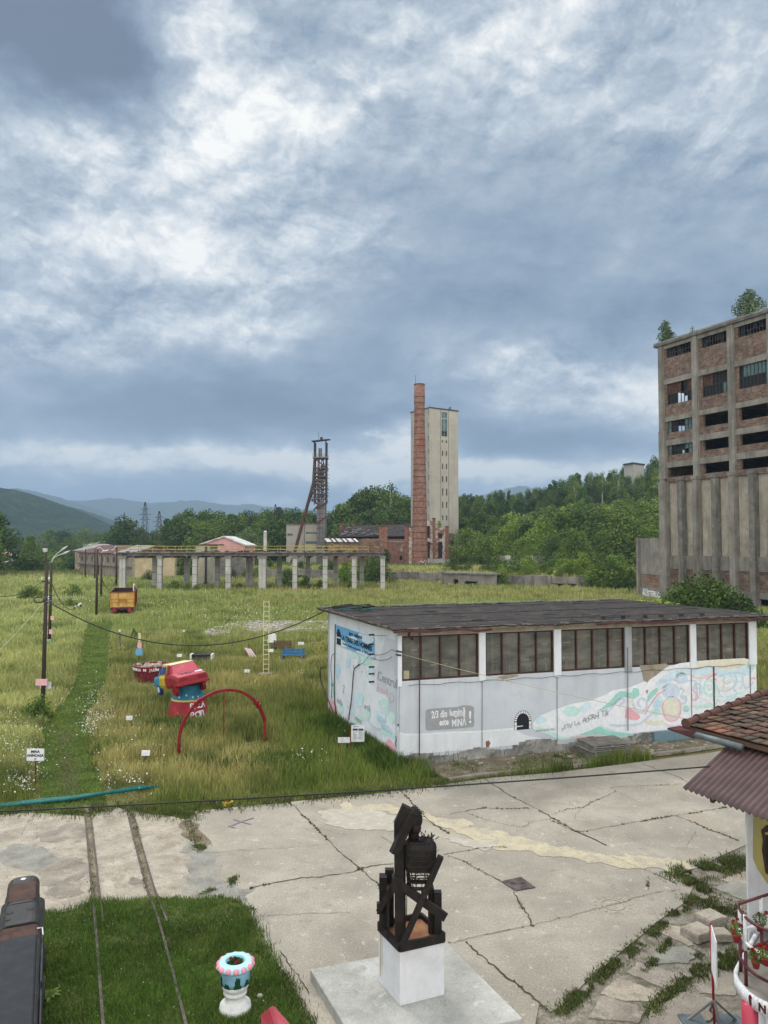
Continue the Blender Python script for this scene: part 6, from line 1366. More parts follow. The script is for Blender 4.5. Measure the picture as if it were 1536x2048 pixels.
for bi,wi,a0,a1,z0,z1 in wl_:
 solid=(wi in(0,1))or(bi==0 and wi<4)
 if not solid:continue
 n=8 if wi else 10;fr=MB()
 for k in range(n+1):c=a0+(a1-a0)*k/n;SP.box(fr,max(a0,c-.04),min(a1,c+.04),z0,z1,-.25,-.15)
 for z in((z0+z1)/2,):SP.box(fr,a0,a1,z-.04,z+.04,-.255,-.145)
 fr=fr.build('window_frame','dark_steel',SI)
 rows=2;P0=MB();P1=MB();P2=MB()
 for k in range(n):
  for rw in range(rows):
   c0,c1=a0+(a1-a0)*k/n+.04,a0+(a1-a0)*(k+1)/n-.04;y0,y1=z0+(z1-z0)*rw/2,z0+(z1-z0)*(rw+1)/2
   if bi==0 and wi==1 and k in(3,4):
    if rw==0 or k==4:continue
   if bi==0 and wi==1 and k==5 and rw==0:SP.box(P0,c0,c1,y0+.8,y1,-.22,-.2);continue
   if bi==0 and wi==2 and k in(3,4):continue
   if bi==0 and wi==3 and k in(4,5)and rw==0:continue
   x=r_.random()
   if wi==0:
    if x>.6:SP.box(P0,c0,c1,y0,y1,-.22,-.2)
   elif wi==1 and bi==0:SP.box(P1 if rw and x<.6 else P0,c0,c1,y0,y1,-.22,-.2)
   elif wi==1 and bi==1:SP.box(P1 if(k<3 and rw)else(P2 if(k>5 and x<.8 and not rw)else P0),c0,c1,y0,y1,-.22,-.2)
   elif wi==1:SP.box(P2 if(rw or k>5)and x<.9 else P0,c0,c1,y0,y1,-.22,-.2)
   else:SP.box(P2 if k>4 or k==0 else P0,c0,c1,y0,y1,-.22,-.2)
 if P0.v:P0.build('pane','pane_black',fr)
 if P1.v:P1.build('rusty_sheet','rust_steel',fr)
 if P2.v:P2.build('pane','glass_teal',fr)
m=MB();SP.box(m,0,SLn,5.6,16.99,-.5,-.3);m.build('silo_wall','silo_panel',SI)
m=MB();SP.box(m,0,SLn,4.6,6.5,-.52,.02);m.build('lower_beam','old_concrete',SI)
m=MB();SP.box(m,0,SLn,2.0,4.59,-.5,-.12);m.build('brick_band','brick_silo',SI)
m=MB();SP.box(m,0,SLn,1.2,1.99,-.52,.0);m.build('lower_beam','old_concrete',SI)
ribs=[(0,sx4(758,1000)),(sx4(812),sx4(852)),(sx4(905),sx4(950)),(sx4(1022),sx4(1062)),(sx4(1130),sx4(1180)),(sx4(1255),sx4(1300))]
st_r=(ribs[5][0]-ribs[3][0])/2
for k in range(6):ribs.append((ribs[-1][0]+st_r,ribs[-1][1]+st_r))
for i,(a0,a1)in enumerate(ribs):
 w=(a1-a0);m=MB();SP.box(m,a0,a0+max(.7,w*.62),0 if i%1==0 else 0,17.15+(.25 if i else 16),-.3,.75);
 m=MB();w_=max(.75,w*.66);SP.box(m,a0,a0+w_,-.2,17.08,-.29,.72)
 if i:SP.box(m,a0-.1,a0+w_+.1,17.081,17.5,-.2,.80)
 m.build('rib','silo_rib' if i%2 else 'old_concrete',SI)
m=MB();SP.box(m,-.05,1.1,17.5,24.5,-.6,.5);m.build('corner_pier','old_concrete',SI)
m=MB();SP.box(m,0,SLn,4.0,17,-13.6,-13.3);m.build('rear_silo_wall','silo_panel',SI)
m=MB();EW.box(m,.0,13.4,0,16.98,-.5,0);m.build('end_silo_wall','silo_panel',SI)
m=MB();SP.box(m,.6,SLn,0,1.19,-13,-3);m.build('dark_base','pane_black',SI)
AP=PL(G(1277,1194)[:2],(40.2,109.3));az0=0;aA=Vector(P(1277,1077,AP.A.y))
AN=thing('concrete_annex','low concrete annex with brick panel and white graffiti beside the silo block','annex',tuple(AP.pt(2,0)))
zt_=aA.z
m=MB();AP.box(m,.5,AP.L-.02,3.6,zt_,-.3,0);AP.box(m,.5,AP.L-.02,-.2,1.6,-.3,0);m.build('concrete_wall','old_concrete',AN)
m=MB();AP.box(m,.5,AP.L-.02,1.605,3.595,-.3,-.05);m.build('brick_panel','brick_annex',AN)
m=MB();AP.box(m,-.1,.495,-.2,zt_+.1,-.4,.25);m.build('end_pier','old_concrete',AN);m=MB();AP.box(m,0,AP.L,-.2,zt_-.02,-8,-7.6);AP.box(m,0,.4,-.2,zt_-.05,-7.59,-.41);m.build('rear_wall','old_concrete',AN)
s_,z_=AP.px(1285,1194);text("AUSTERLO",1.2,AP.pt(s_,max(z_,.35),.02),AP.u,(0,0,1),'p_white',AN,'graffiti',bold=.03,fit=AP.L*.80,ext=.005)
s_,z_=AP.px(1286,1180);text("muzeul",.5,AP.pt(s_,z_,.02),AP.u,(0,0,1),'p_pale',AN,'graffiti',bold=.01,ext=.005)
RWT=thing('retaining_wall','long grey concrete retaining wall below the overgrown terrace','retaining wall',(23,150,0))
for i in range(1,len(WALLPTS)-2):
 a,b=WALLPTS[i],WALLPTS[i+1];pl=PL(a,b);n=max(2,int(pl.L/5))
 for k in range(n):
  m=MB();a0,a1=pl.L*k/n+.02,pl.L*(k+1)/n-.02;zt_=2.05+rnd.uniform(-.08,.1)+(.35 if(k%7)==3 and i>1 else 0);pl.box(m,a0,a1,.0 if(k+i)%5 else .75,zt_,-.5,.35);m.build('wall_panel','old_concrete' if(k+i)%3 else 'silo_rib',RWT)
 m=MB();pl.box(m,0,pl.L,1.2,1.9,-.9,-.52);m.build('backing','silo_rib',RWT)
 m=MB();pl.box(m,0,pl.L,-.2,.6,-.7,.1);m.build('footing','pane_black',RWT)
gx=P(900,1150,146)[0];T=thing('loading_bay','low dark concrete loading bay standing out before the retaining wall','concrete bay',(gx,146,0))
pl=PL((P(883,1150,150)[0],148.5),(P(995,1150,140)[0],142.0));m=MB();pl.wall(m,0,pl.L,-.1,2.3,-.5,0,[(2.5,3.6,.1,1.3),(5,7.8,.1,1.0)]);m.build('front','old_concrete',T);m=MB();pl.box(m,0,pl.L,2.301,2.6,-4,.3);m.build('slab','silo_rib',T);m=MB();pl.box(m,0,pl.L,-.1,2.29,-3.9,-3.5);m.build('rear','pane_black',T)
TR=thing('trestle_viaduct','long disused concrete trestle on pale pillars with a rusty yellow railing','trestle',(-22,136,0))
YF,YB=132.5,142.5;DZ0,DZ1=6.05,6.72
def tx(px_,Y):return P(px_,1150,Y)[0]
front=[(246,12),(320,9),(390,9),(456.8,10),(525,14),(590,9),(650.5,9),(708.6,9),(765.4,9)]
back=[(310,9),(374,9),(435,9),(499,14),(559,8.5),(616,8.5),(671,8),(723.7,8)]
for lst,Y in((front,YF),(back,YB)):
 for px_,w in lst:
  x=tx(px_,Y);hw=w/F*Y/2;m=MB()
  if w>11:
   for s_ in(-1,1):m.box(x+s_*hw*.52-hw*.47,x+s_*hw*.52+hw*.47,Y-.45,Y+.45,-.3,DZ0-.45)
   m.box(x-hw*.3,x+hw*.3,Y-.2,Y+.2,-.3,DZ0-.46)
  else:m.box(x-hw,x+hw,Y-.42,Y+.42,-.3,DZ0-.45)
  c=m.build('pillar','pillar_concrete',TR);m=MB()
  for z in(1.4,2.8,4.2):m.box(x-hw*1.02,x+hw*1.02,Y-.44,Y+.44,z,z+.07)
  m.build('joint','silo_rib',c)
  m=MB();m.box(x-hw*1.35,x+hw*1.35,Y-.55,Y+.55,DZ0-.449,DZ0-.01);m.build('capital','old_concrete',c)
x0,x1=tx(247,YF),tx(768.5,YF)
m=MB();m.box(x0-1,x1,YF-.35,YF+.35,DZ0,DZ1-.16);m.build('edge_beam','silo_rib',TR);m=MB();m.box(x0-1,x1,YB-.35,YB+.35,DZ0,DZ1-.16);m.build('edge_beam','silo_rib',TR)
m=MB();m.box(x0-1,x1+.15,YF-.8,YB+.8,DZ1-.159,DZ1);m.build('deck','deck_concrete',TR)
m=MB()
k=x0-.6
while k<x1:m.box(k-.15,k+.15,YF-.34,YB+.34,DZ0-.3,DZ0-.005);k+=2.35
m.build('cross_beam','deck_concrete',TR)
for Y,nm in((YF-.5,'front'),(YB+.4,'rear')):
 for z in(.5,1.05):
  m=MB();pts=[(x0-.8+i*1.9,Y,DZ1+z+rnd.uniform(-.05,.05))for i in range(int((x1-x0)/1.9))];m.tube(pts,.05,5);m.build('railing','rail_yellow',TR)
 m=MB();k=x0-.8
 while k<x1-1:
  m.beam((k,Y,DZ1),(k+rnd.uniform(-.12,.12),Y,DZ1+1.15),.07);k+=2.0 if nm=='front' else 2.7
 m.build('railing_post','rail_yellow',TR)
m=MB()
for _ in range(70):x=rnd.uniform(tx(600,YF),x1-.6);y=rnd.uniform(YF,YB);l=rnd.uniform(.3,1.8);z=DZ1+rnd.uniform(.1,1.1);m.beam((x,y,z),(x+l*rnd.uniform(-1,1),y+rnd.uniform(-.5,.5),z+rnd.uniform(-.6,.8)),.07,.07)
m.build('rusty_ironwork','rail_yellow',TR)
m=MB()
for _ in range(80):x=rnd.uniform(x0,x1-.6);y=rnd.uniform(YF,YB);s=rnd.uniform(.1,.4);m.box(x-s,x+s,y-s,y+s,DZ1+.001,DZ1+rnd.uniform(.05,.3))
m.build('debris','roof_rust',TR)
TW=thing('ruined_deck_wall','crumbling brick wall standing at the right end of the trestle','wall',(tx(735,YF+2),YF+2,DZ1));m=MB();a0,a1=tx(715,YF+2),tx(768,YF+2)
n=20
for k in range(n):x=a0+(a1-a0)*k/n;m.box(x,x+(a1-a0)/n,YF+1.8,YF+2.1,DZ1+.002,DZ1+1.6+.8*(1 if k>3 else k/3)+rnd.uniform(-.12,.12))
m.build('masonry','brick_ruin',TW)
T=thing('trestle_post','tall pale concrete post with climbing irons rising behind the trestle','post',(tx(530,146),146,0));x=tx(530,146);m=MB();m.box(x-.3,x+.3,145.8,146.2,-.3,P(0,1066,146)[2]);m.build('shaft','pillar_concrete',T);m=MB();m.ball((x,146,P(0,1065,146)[2]+.1),.35,8,6,.25);m.build('lamp','lamp_metal',T)
m=MB()
for k in range(12):z=7+k*.28;m.box(x+.31,x+.6,145.97,146.03,z,z+.05)
m.build('climbing_iron','dark_steel',T)
CX,CY=P(839.5,1100,225)[0],225;CH=thing('brick_chimney','tall tapering round red brick chimney with dark iron hoops','chimney',(CX,CY,2))
m=MB();zs_=[1.9,3.2,10,20,30,40,46.5,47.5,50.5,53.6,53.7,56.0];rs_=[2.5,2.45,2.28,2.08,1.88,1.68,1.55,1.56,1.62,1.66,1.62,1.60]
top_z=P(840,770,225)[2];k=top_z/56.0
m.lathe((CX,CY,0),[(r,z*k if z>4 else z)for r,z in zip(rs_,zs_)],40);m.build('shaft','brick_chimney',CH,smooth=True)
for i in range(27):
 z=4.2+i*(top_z-6.2)/27;f=z/top_z;r=np.interp(z/k,zs_,rs_)+.012;m=MB();m.lathe((CX,CY,z),[(r,0),(r+.04,.01),(r+.05,.17),(r,.18)],32);m.build('hoop','dark_steel',CH)
m=MB();m.lathe((CX,CY,top_z-.05),[(1.66,0),(1.68,.25),(1.45,.3)],32);m.build('cap','dark_steel',CH)
m=MB();m.tube([(CX-1.2,CY,top_z),(CX-1.2,CY,top_z+3.0)],.05,5);m.build('lightning_rod','dark_steel',CH)
m=MB()
for a,z,l in[(-1.5,2.9,1.4),(-1.2,3.2,.8),(-1.0,2.8,.9),(-1.35,2.55,1.0)]:
 pass
for kk in range(9):a=-1.75+kk*.14;z=3.0+.35*((kk*7)%3-1)*.6;r=2.5;c=Vector((CX+r*math.cos(a),CY+r*math.sin(a),z));tu=Vector((-math.sin(a),math.cos(a),0));m.beam(c,c+tu*.22+Vector((0,0,.35 if kk%2 else-.3)),.04,.14)
m.build('graffiti','p_white',CH)
K=P(860.3,1000,258);Rr=P(916.8,1000,265);Ll=P(821.8,1000,268);ztop=P(860.3,816,258)[2]
TP=PL(K[:2],Rr[:2]);TL=PL(Ll[:2],K[:2]);TWR=thing('shaft_tower','tall pale concrete winding tower with a green glazed slot and slit windows','tower',(K[0],K[1],2))
def tA(px_):return TP.px(px_,1000)[0]
slot=(tA(883.7),tA(895.3));zg0=P(0,871.5,260)[2];zrow=[P(0,740+v/3.84,260)[2]for v in(545,637,737,835,935,1035,1135)]
w1,w2=(tA(884.2),tA(886.8)),(tA(892),tA(894.6));hh=[1.1,2.0,2.2,2.3,2.9,2.4,2.0]
ops=[(slot[0],slot[1],zg0,ztop-.9)]+[(a,b,z-h/2*.85,z+h/2*.85)for z,h in zip(zrow,hh)for a,b in(w1,w2)]
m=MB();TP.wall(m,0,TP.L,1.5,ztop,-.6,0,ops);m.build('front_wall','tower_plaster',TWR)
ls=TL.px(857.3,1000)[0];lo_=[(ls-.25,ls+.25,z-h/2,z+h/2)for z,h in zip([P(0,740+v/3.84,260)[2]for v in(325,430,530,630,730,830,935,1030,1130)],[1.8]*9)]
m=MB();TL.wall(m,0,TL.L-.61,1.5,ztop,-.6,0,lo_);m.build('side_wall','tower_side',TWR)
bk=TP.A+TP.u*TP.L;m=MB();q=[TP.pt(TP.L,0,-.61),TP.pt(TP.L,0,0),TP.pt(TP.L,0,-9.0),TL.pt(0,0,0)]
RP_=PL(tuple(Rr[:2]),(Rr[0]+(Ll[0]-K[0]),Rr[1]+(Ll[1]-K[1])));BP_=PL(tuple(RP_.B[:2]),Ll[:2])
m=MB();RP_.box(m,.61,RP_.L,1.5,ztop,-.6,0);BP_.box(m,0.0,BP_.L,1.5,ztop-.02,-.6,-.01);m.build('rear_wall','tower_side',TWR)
cen=(Vector(K)+Vector(Rr)+Vector(Ll)+Vector(RP_.B))/4
m=MB();ring=[TP.pt(0,0,.15),TP.pt(TP.L,0,.15),RP_.pt(RP_.L,0,.15),TL.pt(0,0,.15)];q=[(p.x+(p.x-cen.x)*.015,p.y+(p.y-cen.y)*.015)for p in ring];m.prism(q,ztop+.001,ztop+.35);m.build('roof_edge','dark_steel',TWR)
m=MB();TP.box(m,slot[0],slot[1],zg0,ztop-.9,-.35,-.28);m.build('glazing','glass_teal',TWR)
m=MB()
for z in(zg0+(ztop-zg0)*.66,):TP.box(m,slot[0],slot[1],z,z+.18,-.27,-.1)
TP.box(m,(slot[0]+slot[1])/2-.04,(slot[0]+slot[1])/2+.04,zg0,ztop-.9,-.27,-.2);m.build('glazing_bar','lamp_metal',TWR)
m=MB();TP.box(m,slot[0]+.05,slot[1]-.05,zg0+.1,zg0+1.9,-.26,-.24);m.build('broken_pane','pane_black',TWR)
m=MB()
for z,h in zip(zrow,hh):
 for a,b in(w1,w2):TP.box(m,a,b,z-h/2,z+h/2,-.5,-.4)
for a,b,z0_,z1_ in lo_:TL.box(m,a,b,z0_,z1_,-.5,-.4)
m.build('window','pane_black',TWR)
m=MB()
for px_ in(881.5,897.5):a=tA(px_);TP.box(m,a-.08,a+.08,2,ztop-.1,.002,.05)
m.build('groove','silo_rib',TWR)
m=MB()
for k in range(14):a=tA(863)+k*.01;z=6+k*3.4;TP.box(m,.2,TP.L-.1,z,z+.035,.001,.012)
m.build('lift_line','tower_side',TWR)
m=MB()
for dx in(0,.9,1.4):p=TP.pt(.3+dx,ztop,-2);m.beam((p.x,p.y,ztop+.35),(p.x,p.y,ztop+1.6),.08)
m.build('aerial','grey_steel',TWR)
HY=240.0;HF=thing('headframe','rusty steel mine headframe with inclined back stays and roofed platform','headframe',(P(641,1000,HY)[0],HY,2))
def hx(px_):return P(px_,1000,HY)[0]
def hz(py_):return P(0,py_,HY)[2]
L0,R0_=hx(629.5),hx(652.5);yF,yB=HY-2,HY+2.4;zc0=hz(1006);zp1=hz(915);zr=hz(884)
m=MB()
for x in(L0,R0_):
 for y in(yF,yB):m.beam((x,y,zc0),(x,y,zr),.42)
m.build('corner_post','dark_steel',HF)
m=MB()
for(a,b)in((.32,yF),(.62,yF),(.32,yB),(.68,yB)):x=L0+(R0_-L0)*a;m.beam((x,b,zc0),(x,b,hz(917)),.3)
m.build('guide_post','rust_steel',HF)
lev=[hz(v)for v in(1006,998,988,978,969,961,953,945,936,917)]
m=MB();m2=MB()
for i,z in enumerate(lev):
 for y in(yF,yB):m.beam((L0,y,z),(R0_,y,z),.3)
 for x in(L0,R0_):m.beam((x,yF,z),(x,yB,z),.3)
 if i<len(lev)-1:
  z2=lev[i+1]
  for y in(yF,yB):
   if i%2:m2.beam((L0,y,z),(R0_,y,z2),.24)
   else:m2.beam((R0_,y,z),(L0,y,z2),.24)
   if i in(1,2,4,6,7):m2.beam((L0,y,z2),(R0_,y,z),.2)
  for x in(L0,R0_):m2.beam((x,yF,z),(x,yB,z2),.14)
m.build('crosspiece','grey_steel',HF);m2.build('brace','rust_steel',HF)
r_=random.Random(12);m=MB()
for k in range(150):
 z=r_.uniform(zc0,hz(930));x=r_.uniform(L0-.3,R0_+.4);y=r_.uniform(yF,yB);l=r_.uniform(.4,2.0);m.beam((x,y,z),(x+r_.uniform(-1,1)*l,y+r_.uniform(-.6,.6),z+r_.uniform(-1,1)*l),r_.uniform(.06,.22))
for k in range(12):z=hz(1000-k*7);x=R0_+.1;m.beam((x,yF,z),(x+r_.uniform(.5,1.1),yF,z+r_.uniform(-.6,.6)),.12)
m.build('ironwork','dark_steel',HF)
m=MB()
for k in range(40):z=r_.uniform(hz(963),hz(936));x=r_.uniform(hx(636),hx(648));m.beam((x,yF+.5,z),(x+r_.uniform(-.8,.8),yB,z+r_.uniform(-.8,.8)),.25)
m.box(hx(637),hx(645),HY-1,HY+1,hz(962),hz(938));m.build('cage','dark_steel',HF)
m=MB();m.box(L0-.5,R0_+.5,yF-.5,yB+.5,zp1-.4,zp1);m.build('platform','grey_steel',HF)
m=MB();
for y in(yF-.5,yB+.5):
 for z in(zp1+.55,zp1+1.1):m.beam((L0-.5,y,z),(R0_+.5,y,z),.08)
 for k in range(7):x=L0-.5+(R0_-L0+1)*k/6;m.beam((x,y,zp1),(x,y,zp1+1.15),.08)
m.build('railing','grey_steel',HF)
m=MB();zc=zp1+1.4
for s_ in(-1,1):m.tube([(hx(640+s_*2)+0,HY+1.5*math.cos(t),zp1+1.55+1.5*math.sin(t))for t in[k*.3927 for k in range(16)]],.12,6,closed=True);
for k in range(4):t=k*.785;m.beam((hx(641),HY+1.5*math.cos(t),zp1+1.55+1.5*math.sin(t)),(hx(641),HY-1.5*math.cos(t),zp1+1.55-1.5*math.sin(t)),.1)
m.build('winding_wheel','rust_steel',HF)
m=MB();a=[(L0-.9,yF-.9,zr-.2),(R0_+1.1,yF-.9,zr+.4),(R0_+1.1,yB+.9,zr+1.0),(L0-.9,yB+.9,zr+.3)];m.ext(a,(0,0,.25));m.box(hx(640),hx(645),HY-.7,HY+.7,zr+.6,zr+1.5);m.build('roof','dark_steel',HF)
m=MB();m.tube([(hx(637),HY,zr+.5),(hx(637),HY,zr+3.2)],.05,5);m.build('mast','dark_steel',HF)
for y in(yF,yB):
 m=MB();m.beam((hx(629.5),y,hz(915)),(hx(626.5),y,hz(967)),.5);m.beam((hx(626.5),y,hz(967)),(hx(583.6),y,2.0),.5);m.build('back_stay','rust_steel',HF)
 m=MB();m.beam((hx(633),y,hz(965)),(hx(617),y,hz(1003)),.3);m.build('stay_strut','dark_steel',HF)
m=MB()
for k in range(9):f=k/9;x=hx(626.5)+(hx(583.6)-hx(626.5))*f;z=hz(967)+(2-hz(967))*f;m.beam((x,yF,z),(x,yB,z),.2)
for k in range(14):x0_=hx(618+rnd.uniform(0,12));z=hz(1000-rnd.uniform(-4,10));m.beam((x0_,yF,z),(x0_+rnd.uniform(-1,2.5),yF,z+rnd.uniform(-.5,.9)),.14)
m.build('tie','dark_steel',HF)
m=MB();m.box(hx(635),hx(652),yF-.3,yB+.3,1.8,hz(1006));m.build('shaft_casing','clad_steel',HF)
m=MB()
for k in range(12):z=4+k*1.55;m.box(hx(635)-.02,hx(652)+.02,yF-.35,yF-.301,z,z+.12)
for k in range(7):x=hx(635)+(hx(652)-hx(635))*k/6;m.box(x-.05,x+.05,yF-.38,yF-.351,2,hz(1006))
m.build('casing_rib','dark_steel',HF)
m=MB()
for(x0_,y0_,x1_,y1_)in((652,1008,629,1020),(655,1034,632,1048),(630,1020,640,1008)):m.beam((hx(x0_),yF-.6,hz(y0_)),(hx(x1_),yF-.6,hz(y1_)),.35,.35)
m.build('stair_flight','rust_steel',HF)
def block(name,label,cat,x0,x1,ytop,Y,depth_,mm,base=1.9,group=None,y0=None):
 T=thing(name,label,cat,(P((x0+x1)/2,1000,Y)[0],Y,base),group);a,b=P(x0,1000,Y)[0],P(x1,1000,Y)[0];zt_=P(0,ytop,Y)[2]
 m=MB();m.box(a,b,Y,Y+depth_,base,zt_);m.build('wall',mm,T);return T,a,b,zt_
T,a,b,z=block('shaft_house','pale concrete shaft house with two dark window bands left of the headframe casing','building',610,636.5,1049,243,9,'tower_plaster')
for v0,v1 in((1064,1067.5),(1082.5,1087.5)):m=MB();m.box(a+.3,b-.3,242.92,243.03,P(0,v1,243)[2],P(0,v0,243)[2]);w_=m.build('window_band','glass_dark',T)
m=MB();m.box(a-.15,b+.15,242.85,252,z+.001,z+.3);m.build('parapet','old_concrete',T)
T,a,b,z=block('grey_workshop','grey concrete workshop block behind the inclined headframe stays','building',573,609,1050,250,12,'tower_side')
m=MB();m.box(a+.4,a+2.2,249.9,250.02,P(0,1071,250)[2],P(0,1067,250)[2]);m.build('window','glass_dark',T);m=MB();m.box(a-.2,b+.2,249.8,262,z+.001,z+.4);m.build('roof_edge','silo_rib',T)
m=MB()
for k in range(16):x=rnd.uniform(a,b);m.beam((x,250.5,z),(x+rnd.uniform(-1,1),251,z+rnd.uniform(.5,2.2)),.15)
m.build('roof_wreckage','dark_steel',T)
BY=233.0;BH=thing('brick_hall','roofless ruined red brick hall with charred rafters and tall piers','hall',(P(760,1000,BY)[0],BY,2))
def bx(px_,Y=BY):return P(px_,1000,Y)[0]
def bz(py_,Y=BY):return P(0,py_,Y)[2]
m=MB();pl=PL((bx(655),BY),(bx(760),BY));n=40
for k in range(n):a0,a1=pl.L*k/n,pl.L*(k+1)/n;pl.box(m,a0,a1,1.6,bz(1078)+rnd.uniform(-.2,.2)+(0 if k>10 else-.6),-.5,0)
m.build('broken_wall','brick_ruin',BH)
pl=PL((bx(760),BY),(bx(822),BY));m=MB();pl.wall(m,0,pl.L,1.6,bz(1078),-.5,.1,[(bx(799)-bx(760),bx(804)-bx(760),3.3,4.6)]);m.build('front_wall','brick_hall',BH)
m=MB();pl.box(m,0,pl.L,bz(1084),bz(1082),.102,.25);m.build('cornice','plaster_drab',BH)
for x0_,x1_,yt,mm in((758,775,1053.5,'brick_pier'),(809,817,1052.5,'brick_pier'),(817.5,824,1055,'brick_plaster'),(679,687,1046,'brick_pier'),(705,711,1047,'brick_pier')):
 yy=BY-.4 if x0_>750 else BY+18;m=MB();m.box(P(x0_,1000,yy)[0],P(x1_,1000,yy)[0],yy,yy+1.6,1.6,P(0,yt,yy)[2]);m.build('pier',mm,BH)
 m=MB();m.box(P(x0_,1000,yy)[0]-.15,P(x1_,1000,yy)[0]+.15,yy-.15,yy+1.75,P(0,yt,yy)[2]+.002,P(0,yt,yy)[2]+.25);m.build('pier_cap','roof_rust',BH)
m=MB();m.hexa([(bx(676),BY+.3,bz(1074)),(bx(822),BY+.3,bz(1073)),(bx(822),BY+20,5),(bx(676),BY+20,5),(bx(676),BY+.3,bz(1073)),(bx(822),BY+.3,bz(1072)),(bx(822,BY+18),BY+18,bz(1049,BY+18)),(bx(690,BY+18),BY+18,bz(1052,BY+18))]);m.build('burnt_roof','charred',BH)
m=MB();r_=random.Random(9)
for k in range(120):
 f=r_.uniform(0,.95);x=r_.uniform(bx(674),bx(820));y=BY+.5+f*16;z=bz(1073)+f*(bz(1050,BY+18)-bz(1073))+.2;l=r_.uniform(.8,4);m.beam((x,y,z),(x+r_.uniform(-1,1)*l,y+r_.uniform(-.3,1)*l,z+r_.uniform(-.4,.6)),.14,.12)
m.build('fallen_rafter','wood_brown',BH)
m=MB()
for k in range(26):f=r_.uniform(0,.6);x=r_.uniform(bx(676),bx(757));y=BY+.5+f*16;z=bz(1073)+f*4.5+.35;s=r_.uniform(.3,.9);m.hexa([(x+dx*s,y+dy*s*.6,z+dz*.06+dx*s*.3)for dz in(0,1)for dx,dy in((-1,-1),(1,-1),(1,1),(-1,1))])
m.build('torn_sheet','roof_white',BH)
m=MB();m.beam((bx(690,BY+18),BY+18.3,bz(1053,BY+18)),(bx(822,BY+18),BY+18.3,bz(1048.5,BY+18)),.3);m.build('ridge_beam','rust_steel',BH)
m=MB();
for k in range(30):x=bx(822)*0+r_.uniform(bx(758),bx(790));m.ball((x,BY-.3,r_.uniform(2,7)),.9,7,5)
ivy=leafballs('ivy','','',(bx(765),BY-.6,4.2),2.3,900,.35,'leaf_dark',BH,77,1.3)
T,a,b,z=block('tin_roofed_shed','low brick shed with a striped white and rusty tin roof','shed',656,716,1084,228,4.5,'brick_ruin')
n=14
for k in range(n):x0_,x1_=a-.2+(b-a+.4)*k/n,a-.2+(b-a+.4)*(k+1)/n;m=MB();m.hexa([(x0_,227.4,z),(x1_,227.4,z),(x1_-1.2,232.6,z+1.0),(x0_-1.2,232.6,z+1.0),(x0_,227.4,z+.12),(x1_,227.4,z+.12),(x1_-1.2,232.6,z+1.12),(x0_-1.2,232.6,z+1.12)]);m.build('tin_sheet',['roof_white','roof_white','roof_rust','sign_white','roof_rust'][k%5],T)
GY=236.0;GB=thing('plastered_gable','ruined brick gable with peeling white plaster and tall dark windows','building',(P(878,1000,GY)[0],GY,2));pl=PL((P(848,1000,GY)[0],GY),(P(896.5,1000,GY)[0],GY))
def ga(px_):return P(px_,1000,GY)[0]-pl.A.x
def gzz(v):return P(0,v,GY)[2]
ops=[(ga(853),ga(859.5),gzz(1076),gzz(1052)),(ga(853),ga(859.5),gzz(1116),gzz(1083)),(ga(876),ga(884.5),gzz(1076),gzz(1067)),(ga(876),ga(884.5),gzz(1116),gzz(1083.5))]
m=MB();pl.wall(m,0,ga(870),1.6,gzz(1041),-.5,0,ops[:2]);pl.wall(m,ga(870),pl.L,1.6,gzz(1056.5),-.5,0,ops[2:]);m.build('wall','brick_plaster',GB)
for x0_,x1_,yt in((865,870.5,1038),(890.5,896.5,1054)):m=MB();pl.box(m,ga(x0_),ga(x1_),1.6,gzz(yt),.002,.6);m.build('pier','brick_pier',GB);m=MB();pl.box(m,ga(x0_)-.1,ga(x1_)+.1,gzz(yt)+.002,gzz(yt)+.25,-.2,.75);m.build('pier_cap','charred',GB)
for o_ in ops:m=MB();pl.box(m,o_[0],o_[1],o_[2],o_[3],-.4,-.3);m.build('window','pane_black',GB)
m=MB();pl.box(m,ga(851),pl.L+.4,1.5,gzz(1118),.61,1.1);m.build('plinth','pillar_concrete',GB)
m=MB();PL(tuple(pl.pt(pl.L,0)[:2]),(pl.B.x+3,pl.B.y+12)).box(m,0,12,1.6,gzz(1066),-.5,0);m.build('side_wall','brick_ruin',GB)
T,a,b,z=block('collapsed_canopy','skeletal concrete canopy right of the ruined gable','canopy',898,952,1076,240,.4,'silo_rib',base=P(0,1080,240)[2]);m=MB()
for x in(a+1.8,(a+b)/2,b-2):m.box(x-.2,x+.2,240,240.4,2,P(0,1080.01,240)[2])
m.box(a+.5,b-2,240.02,240.38,P(0,1095,240)[2],P(0,1093,240)[2]);m.build('post','silo_rib',T);m=MB();m.box(a,b,240.41,246,P(0,1079,240)[2],P(0,1077,240)[2]);m.build('slab','silo_rib',T)
pl=PL((P(998,1000,205)[0],205),(P(1088,1000,200)[0],200));T=thing('panel_fence','grey weathered concrete panel fence at the foot of the wooded hill','fence',tuple(pl.pt(0,2)))
for k in range(8):m=MB();pl.box(m,pl.L*k/8+.03,pl.L*(k+1)/8-.03,2.2,5.0+rnd.uniform(-.15,.15),-.1,.1);m.build('panel','pillar_concrete' if k%2 else 'old_concrete',T)
HY2=330;x0_,xm,x1_=P(1249,1000,HY2)[0],P(1267,1000,HY2-6)[0],P(1289,1000,HY2)[0];zt_=P(0,928,HY2-6)[2];T=thing('hill_tower','small square concrete tower rising above the trees on the hill','tower',(xm,HY2,20))
q=[(x0_,HY2),(xm,HY2-6),(x1_,HY2),((x0_+x1_-xm),HY2+6)];m=MB();m.prism(q,14,zt_);m.build('walls','tower_side',T);c=(sum(p[0]for p in q)/4,HY2);m=MB();m.prism([(c[0]+(p[0]-c[0])*1.1,c[1]+(p[1]-c[1])*1.1)for p in q],zt_+.001,zt_+.7);m.build('roof','dark_steel',T)
